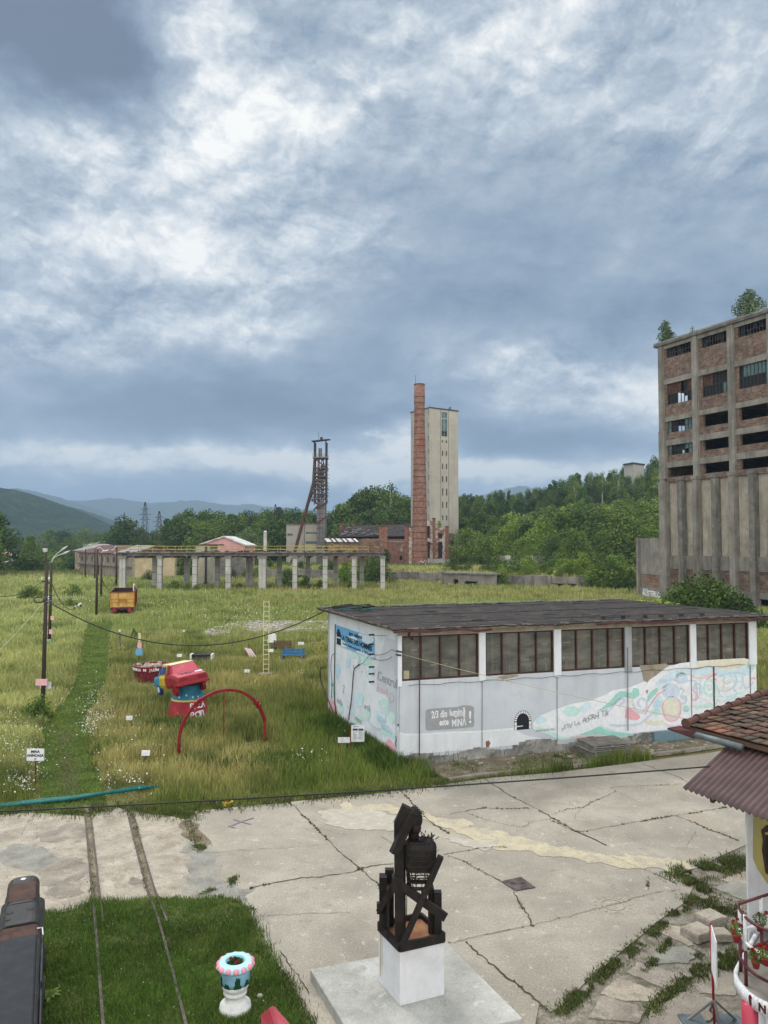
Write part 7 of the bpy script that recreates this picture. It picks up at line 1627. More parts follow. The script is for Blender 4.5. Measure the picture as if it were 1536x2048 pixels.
PY=185.0;T=thing('pink_house','pink gabled house with pale ribbed roof behind the trestle','house',(P(442,1000,PY)[0],PY,0));a,b,ap=P(398,1000,PY)[0],P(490,1000,PY)[0],P(449,1000,PY)[0];ze,za=P(0,1091,PY)[2],P(0,1074.5,PY)[2]
m=MB();m.ext([(a,PY,0),(b,PY,0),(b,PY,ze),(ap,PY,za),(a,PY,ze)],(0,.4,0));m.box(a,a+.3,PY+.401,PY+14,0,ze);m.box(b-.3,b,PY+.401,PY+14,0,ze);m.build('wall','plaster_pink',T);m=MB();m.box(a-.1,b+.1,PY-.2,PY-.02,-.2,5.2);m.build('base_wall','silo_rib',T)
for s0,s1 in(((a-.5,ze-.15),(ap,za+.05)),((b+.5,ze-.15),(ap,za+.05))):m=MB();m.hexa([(s0[0],PY-.5,s0[1]),(s1[0],PY-.5,s1[1]),(s1[0],PY+14,s1[1]),(s0[0],PY+14,s0[1]),(s0[0],PY-.5,s0[1]+.3),(s1[0],PY-.5,s1[1]+.3),(s1[0],PY+14,s1[1]+.3),(s0[0],PY+14,s0[1]+.3)]);m.build('roof','roof_white',T)
m=MB()
for px_ in(441,458):x=P(px_,1000,PY)[0];m.box(x-.1,x+.1,PY-.06,PY-.002,2,za-.8)
m.box(a+.02,b-.02,PY-.07,PY-.062,ze-2.0,ze-1.85);m.build('rib','plaster_cream',T)
T,a,b,z=block('grey_annexe','small flat roofed concrete block with a dark standpipe left of the pink house','building',393,421,1091,150,7,'plaster_cream',base=-.1);m=MB();m.box(a-.2,b+1.3,149.7,157,z+.001,z+.25);m.build('roof','dark_steel',T);x=P(413,1000,149.6)[0];m=MB();m.tube([(x,149.6,.4),(x,149.6,z-.2)],.22,8);m.tube([(x,149.6,.1),(x,149.6,.6)],[.2,.45],8);m.build('standpipe','dark_steel',T)
C0=P(265.5,1157,178);A0_=P(159,1146,212);B0_=P(352,1153,186)
LP_=PL(A0_[:2],C0[:2]);YP=PL(C0[:2],B0_[:2]);DB=thing('derelict_barracks','long two storey derelict building with rusty roof and cream gable wall','building',(C0[0],C0[1],0))
EV=5.75
ops=[]
for k in range(9):a=1.5+k*(LP_.L-3)/9;ops.append((a,a+1.5,3.6,4.9))
ops.append((LP_.L*.37,LP_.L*.37+1.6,0,2.7))
m=MB();LP_.wall(m,0,LP_.L,-.3,3.0,-.4,0,[ops[-1]]);m.build('ground_wall','plaster_drab',DB);m=MB();LP_.wall(m,0,LP_.L,3.001,EV,-.4,-.02,ops[:-1]);m.build('upper_wall','plaster_drab',DB)
for o_ in ops:m=MB();LP_.box(m,o_[0],o_[1],o_[2],o_[3],-.35,-.28);w_=m.build('window' if o_[3]>3 else 'door','pane_black',DB)
m=MB();LP_.box(m,-.5,LP_.L,2.75,3.15,.002,1.0);m.build('balcony','old_concrete',DB)
m=MB()
for k in range(14):a=k*LP_.L/13.2;LP_.box(m,a,a+.14,3.151,EV-.01,.75,.89)
m.build('post','old_concrete',DB)
m=MB();YP.box(m,0,YP.L,-.3,4.9,-.4,0);m.build('gable_wall','plaster_yellow',DB);m=MB();YP.box(m,-.05,YP.L+.05,4.901,5.6,-.42,.12);m.build('eave_beam','old_concrete',DB)
m=MB();YP.box(m,-.2,.35,-.3,5.5,.002,.2);YP.box(m,YP.L*.60,YP.L*.60+.4,-.3,4.9,.002,.15);YP.box(m,YP.L-.35,YP.L,-.3,5.5,.002,.2);m.build('pilaster','plaster_drab',DB)
m=MB();BW_=PL(B0_[:2],(B0_[0]+LP_.n.x*-1*0+(A0_[0]-C0[0]),B0_[1]+(A0_[1]-C0[1])));BW_.box(m,0,BW_.L,-.3,EV-.1,-.4,0);m.build('rear_wall','plaster_drab',DB)
mid0=(YP.pt(0,0,0)+YP.pt(YP.L,0,0))/2;mid1=mid0+(Vector(A0_)-Vector(C0))*Vector((1,1,0)).length/Vector((1,1,0)).length;mid1.z=0;ZR=7.75
ea,eb,ec,ed_=YP.pt(-.8,EV,.6),YP.pt(YP.L+.8,EV,.6),None,None;dirL=(Vector((A0_[0],A0_[1],0))-Vector((C0[0],C0[1],0)));r0,r1=Vector((mid0.x,mid0.y,ZR)),Vector((mid0.x,mid0.y,ZR))+dirL*.93
la,lb_=ea+dirL*1.02,eb+dirL*1.02
m=MB();fr_f=.30
def slopeq(p,q,f):return p.lerp(q,f)
m.ext([ea+dirL*.30,ea+dirL*1.02,r1,r0+dirL*.30],(0,0,.22));m.build('roof','roof_rust',DB);m=MB();m.ext([ea,ea+dirL*.295,r0+dirL*.295,r0+Vector((0,0,-.1))],(0,0,.24));m.build('roof','roof_grey',DB)
m=MB();m.ext([eb,r0,r1,lb_],(0,0,.22));m.build('roof','roof_rust',DB);m=MB();m.ext([ea+Vector((0,0,-.05)),eb+Vector((0,0,-.05)),r0-Vector((0,0,.25))],(0,.3,0));m.build('gable','wood_brown',DB)
def hiphouse(name,label,x0,x1,ybase,yeave,ytop,Y,dep,wm,rm,base=0):
 T=thing(name,label,'building',(P((x0+x1)/2,1000,Y)[0],Y,base));a,b=P(x0,1000,Y)[0],P(x1,1000,Y)[0];ze,zt_=P(0,yeave,Y)[2],P(0,ytop,Y)[2];m=MB();m.box(a,b,Y,Y+dep,base-.3,ze);m.build('wall',wm,T)
 m=MB();i_=(b-a)*.32;m.add([(a-.7,Y-.7,ze),(b+.7,Y-.7,ze),(b+.7,Y+dep+.7,ze),(a-.7,Y+dep+.7,ze),(a+i_,Y+dep*.5,zt_),(b-i_,Y+dep*.5,zt_)],[(0,1,5,4),(1,2,5),(2,3,4,5),(3,0,4),(3,2,1,0)]);m.build('roof',rm,T)
 n=max(2,int((b-a)/3.4))
 for k in range(n):m=MB();x=a+(b-a)*(k+.5)/n;m.box(x-.5,x+.5,Y-.05,Y-.003,ze-2.2,ze-.8);m.build('window','pane_black',T)
 return T
hiphouse('hip_roofed_building','pale hip roofed building behind the rusty roofed barracks',152,224,1146,1101,1088,234,14,'plaster_drab','roof_grey')
hiphouse('farther_house','low roofed house farther off behind the hip roofed building',168,238,1120,1090,1083,330,12,'plaster_cream','leaf_pale')
hiphouse('white_hut','small white hut with a flat dark roof by the big tree',66,95,1130,1119,1115.5,300,5,'shed_white','deck_concrete')
hiphouse('roadside_house','low house with a pink tiled roof beyond the road',-30,20,1130,1112,1104,370,12,'plaster_cream','plaster_pink')
for i,(x0,x1,yt)in enumerate(((258,292,1092),(352,376,1094),(380,392,1093))):
 hiphouse('village_house',['pale village house far behind the barracks roof','white village house far off between barracks and pillars','small village house far off left of the grey block'][i],x0,x1,1120,yt+6,yt,400+i*20,10,'plaster_cream','roof_rust' if i!=1 else 'roof_grey')
m=MB();q=[(-62,120),(-86,164),(-112,215),(-154,316),(-170,360)];m.add([(x-1.6,y,.10+.0*k)for k,(x,y)in enumerate(q)]+[(x-1.6-w,y,.10)for(x,y),w in zip(q,(40,45,60,62,40))],[(0,5,6,1),(1,6,7,2),(2,7,8,3),(3,8,9,4)]);struct(m.build('road','road'))
T=thing('roadside_fence','grey concrete panel fence between road and meadow','fence',(-86,164,0))
for(a,b)in zip(q[:-1],q[1:]):
 pl=PL(b,a)if False else PL(a,b);n=int(pl.L/4)
 for k in range(n):m=MB();pl.box(m,pl.L*k/n+.08,pl.L*(k+1)/n-.08,0,1.9,-.06,.06);m.build('panel','pillar_concrete' if(k%5==0)else 'silo_rib',T);m=MB();pl.box(m,pl.L*k/n-.08,pl.L*k/n+.08,0,2.1,-.1,.1);m.build('post','old_concrete',T)
def pylon(px_,ytop,Y,label,w=3.2):
 b=P(px_,1000,Y);zt_=P(0,ytop,Y)[2];x=b[0];T=thing('power_pylon',label,'pylon',(x,Y,0),'lattice pylons beyond the buildings');m=MB();n=12
 def c(k,sx,sy):f=k/n;ww=w*(1-f)**.8/2+.15;return(x+sx*ww,Y+sy*ww,zt_*f)
 for sx in(-1,1):
  for sy in(-1,1):
   for k in range(n):m.beam(c(k,sx,sy),c(k+1,sx,sy),.12)
 for k in range(n):
  for sy in(-1,1):m.beam(c(k,-1,sy),c(k+1,1,sy),.07);m.beam(c(k,1,sy),c(k+1,-1,sy),.07)
 m.build('lattice','dark_steel',T)
 for f,l in((.72,3.0),(.80,3.6),(.88,2.4)):m=MB();m.beam((x-l*.7,Y,zt_*f),(x+l*.7,Y,zt_*f),.12);m.beam((x-l*.7,Y,zt_*f),(x,Y,zt_*f+1),.07);m.beam((x+l*.7,Y,zt_*f),(x,Y,zt_*f+1),.07);m.build('crossarm','dark_steel',T)
pylon(290.5,1004,300,'taller lattice pylon left of its neighbour behind the barracks',3.6);pylon(319,1022,285,'shorter lattice pylon with wide arms behind the cream gable',3.4);pylon(551,1008,300,'slender lattice mast in front of the dark wood')
pylon(249,1025,520,'faint distant pylon seen against the blue hills',3);
RB=gl([(398,1268),(420,1258),(450,1250),(480,1245),(560,1243),(650,1243),(700,1244),(780,1240),(820,1250),(700,1262),(600,1264),(520,1266),(470,1272),(420,1275)],.02)
m=MB();m.ext([(x,y,-.3)for x,y in RB],(0,0,.36));struct(m.build('concrete_platform','concrete_pale'))
m=MB();rx=np.array([p[0]for p in RB]);ry=np.array([p[1]for p in RB]);r_=random.Random(31);cnt=0
while cnt<700:
 x,y=r_.uniform(rx.min(),rx.max()),r_.uniform(ry.min(),ry.max())
 if not inpoly(np.array([x]),np.array([y]),RB)[0]:continue
 cnt+=1;s=r_.uniform(.05,.22);h=r_.uniform(.03,.15);t=r_.uniform(0,1.5);ux,uy=math.cos(t),math.sin(t)
 m.hexa([(x+(dx*ux-dy*uy)*s*(1+.3*((i*7)%3-1)),y+(dx*uy+dy*ux)*s*.8,.055+dz*h+dx*s*.1)for dz in(0,1)for i,(dx,dy)in enumerate(((-1,-1),(1,-1),(1,1),(-1,1)))])
tag(m.build('stone_rubble','rubble'),'broken pale stones strewn over the old concrete platform in the meadow',None,kind='stuff')
def ridge(name,pts,Y,deep,mm,seed,rough_=.04,step=8,ang=1.0):
 px_=np.array([p[0]for p in pts],float);py_=np.array([p[1]for p in pts],float);N=200;xs_=np.linspace(px_[0],px_[-1],N);zs__=np.interp(xs_,px_,py_)
 Zt=np.array([P(a,b,Y)[2]for a,b in zip(xs_,zs__)]);Xt=np.array([P(a,1000,Y)[0]for a in xs_]);M_=40;rows=[]
 for j in range(M_+1):
  f=j/M_;h=math.sin(min(1,f/.62)*math.pi/2)**1.1 if f<.62 else math.cos((f-.62)/.38*math.pi/2)**.8
  y=Y-deep*.62+deep*f;nz=vn(Xt,np.full(N,y),Y*.09,seed,5)-.5
  gully=vn(Xt+3000,np.full(N,y)*.35,Y*.035,seed+3,4)-.5
  z=(Zt+(nz*rough_*Zt*2.4+gully*Zt*rough_*3.2)*(1-abs(f-.62)**.5*.0)*(0.15+min(1,abs(f-.62)*4)))*h
  tree=(hsh(np.arange(N),np.full(N,j),seed)-.5)*(Y*.0022)
  rows.append(np.stack([Xt*(y/Y)**.0,np.full(N,y),np.maximum(z+tree*h,-2)],-1))
 V=np.concatenate(rows);idx=np.arange(N*(M_+1)).reshape(M_+1,N);Fq=np.stack([idx[:-1,:-1],idx[:-1,1:],idx[1:,1:],idx[1:,:-1]],-1).reshape(-1,4)
 return struct(npmesh(name,V,Fq,mm,smooth=False))
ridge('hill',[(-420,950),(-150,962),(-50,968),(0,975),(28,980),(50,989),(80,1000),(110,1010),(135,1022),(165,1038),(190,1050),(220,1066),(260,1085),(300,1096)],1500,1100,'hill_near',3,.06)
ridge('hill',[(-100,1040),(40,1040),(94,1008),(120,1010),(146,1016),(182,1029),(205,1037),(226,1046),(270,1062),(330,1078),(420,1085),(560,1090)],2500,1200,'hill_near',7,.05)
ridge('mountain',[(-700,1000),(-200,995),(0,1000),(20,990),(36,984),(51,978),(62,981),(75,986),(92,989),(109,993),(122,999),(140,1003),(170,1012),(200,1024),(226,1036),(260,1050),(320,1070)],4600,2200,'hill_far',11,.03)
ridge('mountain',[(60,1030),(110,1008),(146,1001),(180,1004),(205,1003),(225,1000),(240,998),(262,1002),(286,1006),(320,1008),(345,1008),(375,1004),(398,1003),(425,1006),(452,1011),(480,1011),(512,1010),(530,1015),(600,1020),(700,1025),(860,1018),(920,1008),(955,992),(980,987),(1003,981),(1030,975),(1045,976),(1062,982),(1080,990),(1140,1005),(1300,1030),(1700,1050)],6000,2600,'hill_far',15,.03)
def crown_pts(g,lobes,n,hollow=.45):
 w=np.array([l[3]**2 for l in lobes]);w=w/w.sum();k=g.choice(len(lobes),n,p=w);L=np.array(lobes)[k]
 d=g.normal(size=(n,3));d/=np.linalg.norm(d,axis=1)[:,None];r=g.uniform(hollow**3,1,n)**(1/3)
 d[:,2]=np.where(d[:,2]<-.2,d[:,2]*.7,d[:,2])
 return L[:,:3]+d*(r*L[:,3])[:,None]*np.array([1,1,.85])
def make_tree(name,label,cat,seed,h,w,n,leaf,mm,style='round',bark='bark',trunk_h=.25,group=None):
 g=np.random.default_rng(seed);T=thing(name,label,cat,(0,0,0),group);lobes=[]
 nl=15 if style!='slim' else 14
 for k in range(nl):
  f=(k+.5)/nl;z=h*(trunk_h+(1-trunk_h)*f*.9)
  if style=='round':rad=w*.5*math.sin(min(1,.25+f*.95)*math.pi*.93)**.7
  elif style=='slim':rad=w*.5*(1.05-f)**.6
  elif style=='wide':rad=w*.55*(1.1-f*.8)
  else:rad=w*.5
  a=g.uniform(0,6.28);rr_=rad*g.uniform(.25,.75);lobes.append((rr_*math.cos(a),rr_*math.sin(a),z,max(.18*w,(rad-rr_)*g.uniform(.6,1.0)+.10*w)))
 p=crown_pts(g,lobes,n);p=p[p[:,2]>h*trunk_h*.55]
 quads('crown',p,leaf,mm,g,T)
 m=MB();r0=h*.018+.04;m.tube([(0,0,-.4),(.02*h,0,h*.3),(0,.01*h,h*.6),(0,0,h*.92)],[r0*1.3,r0,r0*.6,r0*.15],7)
 for k in range(0,nl,2):l=lobes[k];z=min(h*.6,l[2]*.72);m.tube([(0,0,z),(l[0]*.5,l[1]*.5,(z+l[2])/2),(l[0],l[1],l[2])],[r0*.45,r0*.3,r0*.12],5)
 m.build('trunk',bark,T);return T
def put(protos,items):
 """items: (proto index, x, y, scale, rz, label, group)"""
 used=set();ORD=['1st','2nd','3rd','4th','5th','6th','7th','8th','9th','10th','11th','12th']
 for lab in{i[5]for i in items}:
  ix=sorted((k for k,i in enumerate(items)if i[5]==lab),key=lambda k:items[k][1]/items[k][2])
  if 1<len(ix)<=12 and len(lab.split())<=13:
   for o_,k in enumerate(ix):items[k]=items[k][:5]+(lab+', '+ORD[o_]+' from left',)+items[k][6:]
 for(pi,x,y,s,rz,lab,grp)in items:
  T=protos[pi];z=gz(x,y)
  if pi not in used:used.add(pi);T.location=(x,y,z);T.scale=(s,s,s)if not isinstance(s,tuple)else s;T.rotation_euler.z=rz;T['label']=lab;T['group']=grp
  else:dup(T,(x,y,z),rz,s,lab,grp)
 for i,T in enumerate(protos):
  if i not in used:
   for ch in list(T.children):bpy.data.objects.remove(ch)
   bpy.data.objects.remove(T)
r_=random.Random(21)
ZN={'belt':[(430,'left of the pink house gable'),(500,'right behind the pink house'),(572,'left of the grey workshop'),(640,'behind the headframe'),(999,'right of the headframe')],'mid':[(715,'just right of the headframe'),(770,'above the collapsed hall roof'),(999,'beside the chimney')],'hill':[(960,'beside the shaft tower'),(1030,'below the skyline saddle'),(1100,'where the slope starts climbing'),(1170,'halfway to the hill tower'),(1245,'left of the hill tower'),(1295,'right of the hill tower'),(1999,'against the silo block')],'bush':[(1060,'by the loading bay'),(1150,'below the panel fence'),(1220,'midway to the annex'),(1999,'next to the concrete annex')],'tres':[(400,'at the left pillars'),(480,'before the pink house'),(560,'around the paired pillars'),(660,'under the middle spans'),(999,'at the last pillars')],'far':[(80,'at the left edge'),(160,'beyond the white hut'),(240,'beyond the hip roof'),(999,'beyond the pylons')]}
KN=['dark rounded','fresh green','broad green','slim dark','pale trunked','conical','pale','bright lime']
def zlab(lab,pi,px_,zone,bush=False):
 w=next(t for lim,t in ZN[zone]if px_<lim);return f"{(['mid green', 'bright green', 'dark green'] if bush else KN)[pi]} {lab} {w}"
PR=[make_tree('broadleaf_tree','','tree',100+i,10,(8.5,7,9.5,6)[i],5600,.20,('leaf_dark','leaf_mid','leaf_mid','leaf_dark')[i],('round','round','wide','slim')[i],trunk_h=.12)for i in range(4)]+[make_tree('birch_tree','','tree',120,10,5.2,900,.22,'leaf_mid','round','bark_pale',.45),make_tree('conifer_tree','','tree',121,10,4.2,3000,.19,'leaf_dark','slim',trunk_h=.1),make_tree('willow_tree','','tree',122,10,11,6000,.19,'leaf_pale','round',trunk_h=.1),make_tree('broadleaf_tree','','tree',131,10,8.8,5600,.20,'leaf_bright','round',trunk_h=.1)]
IT=[]
def tpx(px_,Y,ytop):x=P(px_,1000,Y)[0];return x,(P(0,ytop,Y)[2]-gz(x,Y))/10
def addt(pi,px_,Y,ytop,lab,grp,wid=1.0):
 if '|' in lab:l_,z_=lab.split('|');lab=zlab(l_,pi,px_,z_)
 x,s=tpx(px_,Y,ytop);s=max(.25,s);IT.append((pi,x,Y,(s*wid,s*wid,s),r_.uniform(0,6.28),lab,grp))
LB='tree of the back row|belt';LG='trees of the wood belt behind the trestle'
tops=lambda p:np.interp(p,[330,350,380,430,480,530,570,620,660,690,720,760,800,830],[1040,1022,1016,1020,1022,1014,1012,1022,1016,1000,978,972,985,985])
for k in range(34):p=340+k*8.8+r_.uniform(-4,4);addt(r_.choice((0,1,3)),p,r_.uniform(300,345),tops(p)+r_.uniform(-2,8),LB,LG,.85)
LB='tree of the front row|belt'
for k in range(26):p=346+k*11.4+r_.uniform(-5,5);addt(r_.choice((0,1,2)),p,r_.uniform(268,292),tops(p)+r_.uniform(14,34),LB,LG,1.1)
LB='tall rear tree in the wood|mid';LG='trees between headframe and chimney'
for k in range(20):p=664+k*9.2+r_.uniform(-4,4);addt(r_.choice((0,1,2,3)),p,r_.uniform(300,350),tops(p)+r_.uniform(0,12),LB,LG,.9)
LB='lower front tree in the wood|mid'
for k in range(14):p=668+k*12+r_.uniform(-4,4);addt(r_.choice((0,1,2)),p,r_.uniform(268,292),tops(p)+r_.uniform(30,52),LB,LG,1.2)
addt(4,781,285,962,'thin pale trunked tree standing above the wood left of the chimney','pale trunked trees of the wood',.8)
addt(0,725,290,972,'tallest rounded tree above the ruined hall','single trees about the ruins',1.0)
addt(6,497,215,1058,'pale green rounded willow beside the pink house','single trees about the ruins',1.25)
hl=lambda p:np.interp(p,[905,940,1000,1045,1075,1100,1160,1200,1250,1290,1330,1400],[990,988,982,984,975,965,945,948,930,925,908,900])
LB='tree on the wooded skyline|hill';LG='trees on the upper slope of the wooded hill'
for k in range(46):p=905+k*10.2+r_.uniform(-5,5);addt(r_.choice((0,1,2,3,5)),p,r_.uniform(360,390),hl(p)+r_.uniform(-3,6),LB,LG,.8)
LB='tree on the upper wooded slope|hill'
for k in range(40):p=905+k*11.6+r_.uniform(-5,5);addt(r_.choice((0,1,2,3)),p,r_.uniform(318,350),hl(p)+r_.uniform(14,30),LB,LG,1.0)
LB='tree midway up the wooded slope|hill';LG='trees midway up the wooded hill'
for k in range(38):p=912+k*12+r_.uniform(-6,6);addt(r_.choice((0,1,2,3,7)),p,r_.uniform(282,312),hl(p)+r_.uniform(42,64),LB,LG,1.1)
LB='tree on the lower wooded slope|hill'
for k in range(32):p=915+k*13.5+r_.uniform(-6,6);addt(r_.choice((0,1,2,7)),p,r_.uniform(250,276),hl(p)*.5+500+r_.uniform(30,52),LB,LG,1.2)
for p,Y,t in((1205,330,943),(1237,300,945),(1222,305,975),(1150,320,965),(1296,280,1010)):addt(4,p,Y,t,{1205:'pale trunked birch left of the hill tower, highest of its kind',1237:'pale trunked birch just before the hill tower',1222:'lower pale trunked birch below the hill tower',1150:'pale trunked birch midway along the hill crest',1296:'pale trunked birch near the silo building'}[p],'birches on the wooded hill',.75)
for k in range(9):addt(5,922+k*5+r_.uniform(-2,2),395,988+r_.uniform(-6,4),'slim conifer on the skyline right of the shaft tower','conifers on the skyline',.7)
for p in(1001,1018,1108):addt(5,p,372,hl(p)-6,'slim conifer on the skyline right of the shaft tower','conifers on the skyline',.8)
LB='big tree at the hill foot|hill';LG='trees at the foot of the wooded hill'
for p,Y,t in((930,228,1055),(960,226,1062),(990,225,1050),(1020,222,1040),(1055,225,1038),(1092,215,1030),(1130,212,1018),(1168,208,1012),(1205,205,1015),(1240,200,1020),(1275,195,1032),(1300,190,1050),(1150,190,1058),(1105,200,1066),(1200,195,1058),(1045,205,1072),(1330,215,1000)):
 addt(r_.choice((0,2,7,1)),p,Y,t,LB,LG,1.15)
addt(0,250,330,1031,'dark rounded tree behind the barracks left of the pylons','single trees on the left',1.15);addt(1,60,262,1067,'dark bushy tree beside the white hut','single trees on the left',1.05)
addt(0,-14,205,1016,'large dark tree cut by the left edge of the view','single trees on the left',1.1);addt(1,-40,190,1030,'second dark tree at the far left beside the road','single trees on the left',1.1)
addt(2,105,400,1080,'bushy tree behind the lamp poles','single trees on the left',1.3);addt(2,140,410,1076,'bushy tree just left of the hip roofed building','single trees on the left',1.3)
LB='tree of the far valley belt|far';LG='trees of the far belt across the valley'
for k in range(26):p=-10+k*14+r_.uniform(-4,4);addt(r_.choice((0,1,2)),p,r_.uniform(520,700),1084-r_.uniform(0,14)-(16 if 80<p<230 else 0),LB,LG,1.25)
for p,t in((282,1050),(305,1058),(330,1046),(345,1040)):addt(1,p,330,t,'dark tree around the pylons behind the cream gable','trees around the pylons',1.2)
put(PR,IT)
PB=[make_tree('bush','','bush',200+i,3,(3.4,2.6,3.8)[i],1900,.105,('leaf_mid','leaf_bright','leaf_dark')[i],'wide',trunk_h=.03)for i in range(3)]
IB=[]
def addb(pi,px_,ybase,Y,ytop,lab,grp,wid=1.0):
 if '|' in lab:l_,z_=lab.split('|');lab=zlab(l_,pi,px_,z_,True)
 x=P(px_,1000,Y)[0];s=max(.15,(P(0,ytop,Y)[2]-gz(x,Y))/3);IB.append((pi,x,Y,(s*wid,s*wid,s),r_.uniform(0,6.28),lab,grp))
for p,Y,t,k in((905,168,1110,2),(937,172,1122,2),(975,165,1118,2),(998,162,1112,2),(1005,145,1135,0),(1050,160,1125,1),(1165,143,1103,1)):
 addb(k,p,0,Y,t,{905:'round dark bush on the terrace right of the chimney',937:'small bush between two round bushes on the terrace',975:'young bush on the terrace before the panel fence',998:'upright dark bush on the terrace',1005:'bright bush at the retaining wall by the loading bay',1050:'yellow green bush on the terrace edge',1165:'large yellow green bush over the retaining wall'}[p],'bushes on the terrace',1.0)
LB='bush along the retaining wall|bush';LG='bushes along the retaining wall'
for k in range(17):p=1002+k*17+r_.uniform(-6,6);x=P(p,1000,145)[0];Y=float(wall_y(np.array([x]))[0])+r_.uniform(1,9);addb(r_.choice((0,1,2)),p,0,Y,1128+r_.uniform(-14,10),LB,LG,1.15)
LB='bush back on the terrace|bush'
for k in range(11):p=1010+k*23+r_.uniform(-6,6);addb(r_.choice((0,1,1)),p,0,r_.uniform(160,180),1114+r_.uniform(-16,8),LB,LG,1.3)
LB='shrub behind the trestle|tres';LG='shrubs under the trestle'
for k in range(36):p=330+k*12.2+r_.uniform(-5,5);x=P(p,1000,170)[0];addb(r_.choice((0,1,2)),p,0,float(wall_y(np.array([x]))[0])+r_.uniform(-3,8),1126+r_.uniform(-10,12),LB,LG,1.1)
LB='shrub among the trestle pillars|tres'
for p,Y,t in((480,137,1166),(580,138,1165),(612,140,1150),(640,136,1160),(700,136,1165),(575,150,1138),(350,131,1160),(375,130,1166),(395,129,1168),(300,165,1140),(745,165,1112),(690,150,1140),(755,158,1118),(540,136,1168),(620,133,1168)):addb(r_.choice((0,2,1)),p,0,Y,t,LB,LG,1.25)
LG='bushes at the silo foot'
for LB,(p,Y,t)in zip(['dark bush at the left foot of the silo, its tallest lobe left','dark bush filling the middle of the silo foot','highest dark bush before the silo ribs','dark bush right of the highest one at the silo foot','low dark bush sloping down right before the silo','lowest dark bush at the right before the silo','small dark bush against the silo corner pier','front dark bush just over the shed roof'],((1360,80,1165),(1385,78,1152),(1410,78,1148),(1430,76,1160),(1455,74,1172),(1475,72,1188),(1345,84,1180),(1400,74,1170))):addb(2,p,0,Y,t,LB,LG,1.15)
LB='low green scrub beyond the far edge of the shed roof';LG='scrub behind the shed'
for k in range(12):p=1062+k*25;addb(1,p,0,52+r_.uniform(-1,1),1199+r_.uniform(-2,5),LB,LG,1.6)
LB='far hedge bush|far';LG='hedge on the left beyond the meadow'
for k in range(26):p=40+k*9+r_.uniform(-4,4);addb(r_.choice((0,1,2)),p,0,r_.uniform(230,330),1112+r_.uniform(-12,6),LB,LG,1.7)
for p,Y,t in((85,34.6,1392),(92,35.3,1400),(60,110,1171),(75,112,1173),(145,95,1196),(150,116,1168)):addb(0,p,0,Y,t,{85:'weedy bush at the foot of the front lamp pole',92:'lower weed clump behind the front lamp pole',60:'dark weed bush in the meadow left of the poles',75:'second dark weed bush in the meadow near the poles',145:'weed clump behind the black and white cutout',150:'low bush in the far meadow before the poles'}[p],'weed bushes in the meadow',1.3)
put(PB,IB)
def sapling(px_,py0,py1,Y,label,w,mm='leaf_pale',n=900,leaf=.14):
 c=Vector(P(px_,py0,Y));zt_=P(0,py1,Y)[2];h=zt_-c.z;T=make_tree('sapling',label,'young tree',int(px_),h,w,n,leaf,mm,'round','bark',.12,'young trees growing on roofs');T.location=tuple(c);return T
sx_a=SP.pt(.6,37.3,-.6);T=make_tree('sapling','small birch growing on the left end of the silo roof','young tree',301,3.7,2.7,1500,.14,'leaf_pale','round','bark',.1,'young trees growing on roofs');T.location=tuple(sx_a)
sa_,_=SP.px(1488,620);T=make_tree('sapling','larger birch growing on the silo roof towards the right','young tree',302,3.9,4.2,2400,.14,'leaf_pale','round','bark',.1,'young trees growing on roofs');T.location=tuple(SP.pt(sa_,37.3,-.8))
sa_,_=SP.px(1380,660);T=make_tree('sapling','thin seedling on the silo roof between the birches','young tree',303,1.6,1.2,70,.10,'leaf_pale','round','bark',.2,'young trees growing on roofs');T.location=tuple(SP.pt(sa_,37.3,-.5))
p=TP.pt(tA(906),ztop+.3,-1.5);T=make_tree('sapling','tiny round bush on top of the shaft tower','young tree',304,1.5,1.5,200,.12,'leaf_dark','round','bark',.05,'young trees growing on roofs');T.location=tuple(p)
p=TP.pt(tA(885),gzz(1056)-.1,12);T=make_tree('sapling','green sapling growing on the plastered gable wall','young tree',305,2.6,2.2,260,.16,'leaf_bright','round','bark',.1,'young trees growing on roofs');T.location=(P(878,1000,237)[0],237,gzz(1057))
PATHC=[G(a,b)[:2]for a,b in[(150,1612),(140,1566),(129,1502),(130,1460),(140,1430),(162,1402),(178,1375),(186,1340),(190,1300),(196,1260),(203,1238)]]
PATHC=np.array([(p[0],p[1])for p in PATHC]);PW=1.0
def pathdist(x,y):
 cx=np.interp(y,PATHC[:,1],PATHC[:,0]);hw=np.interp(y,[22.7,27,33,40,60,76],[.95,1.05,.95,.85,1.0,1.2]);return np.abs(x-cx+(vn(x,y,1.1,17,2)-.5)*.5)/hw
yard_np=[(a[0],a[1])for a in YARD]
shed_poly=[SC,SD,SR,SL_];BEDP=[(p[0],p[1])for p in bed];tub_c=None
def excl(x,y):return inpoly(x,y,yard_np)|inpoly(x,y,shed_poly)|inpoly(x,y,BEDP)
g=np.random.default_rng(77)
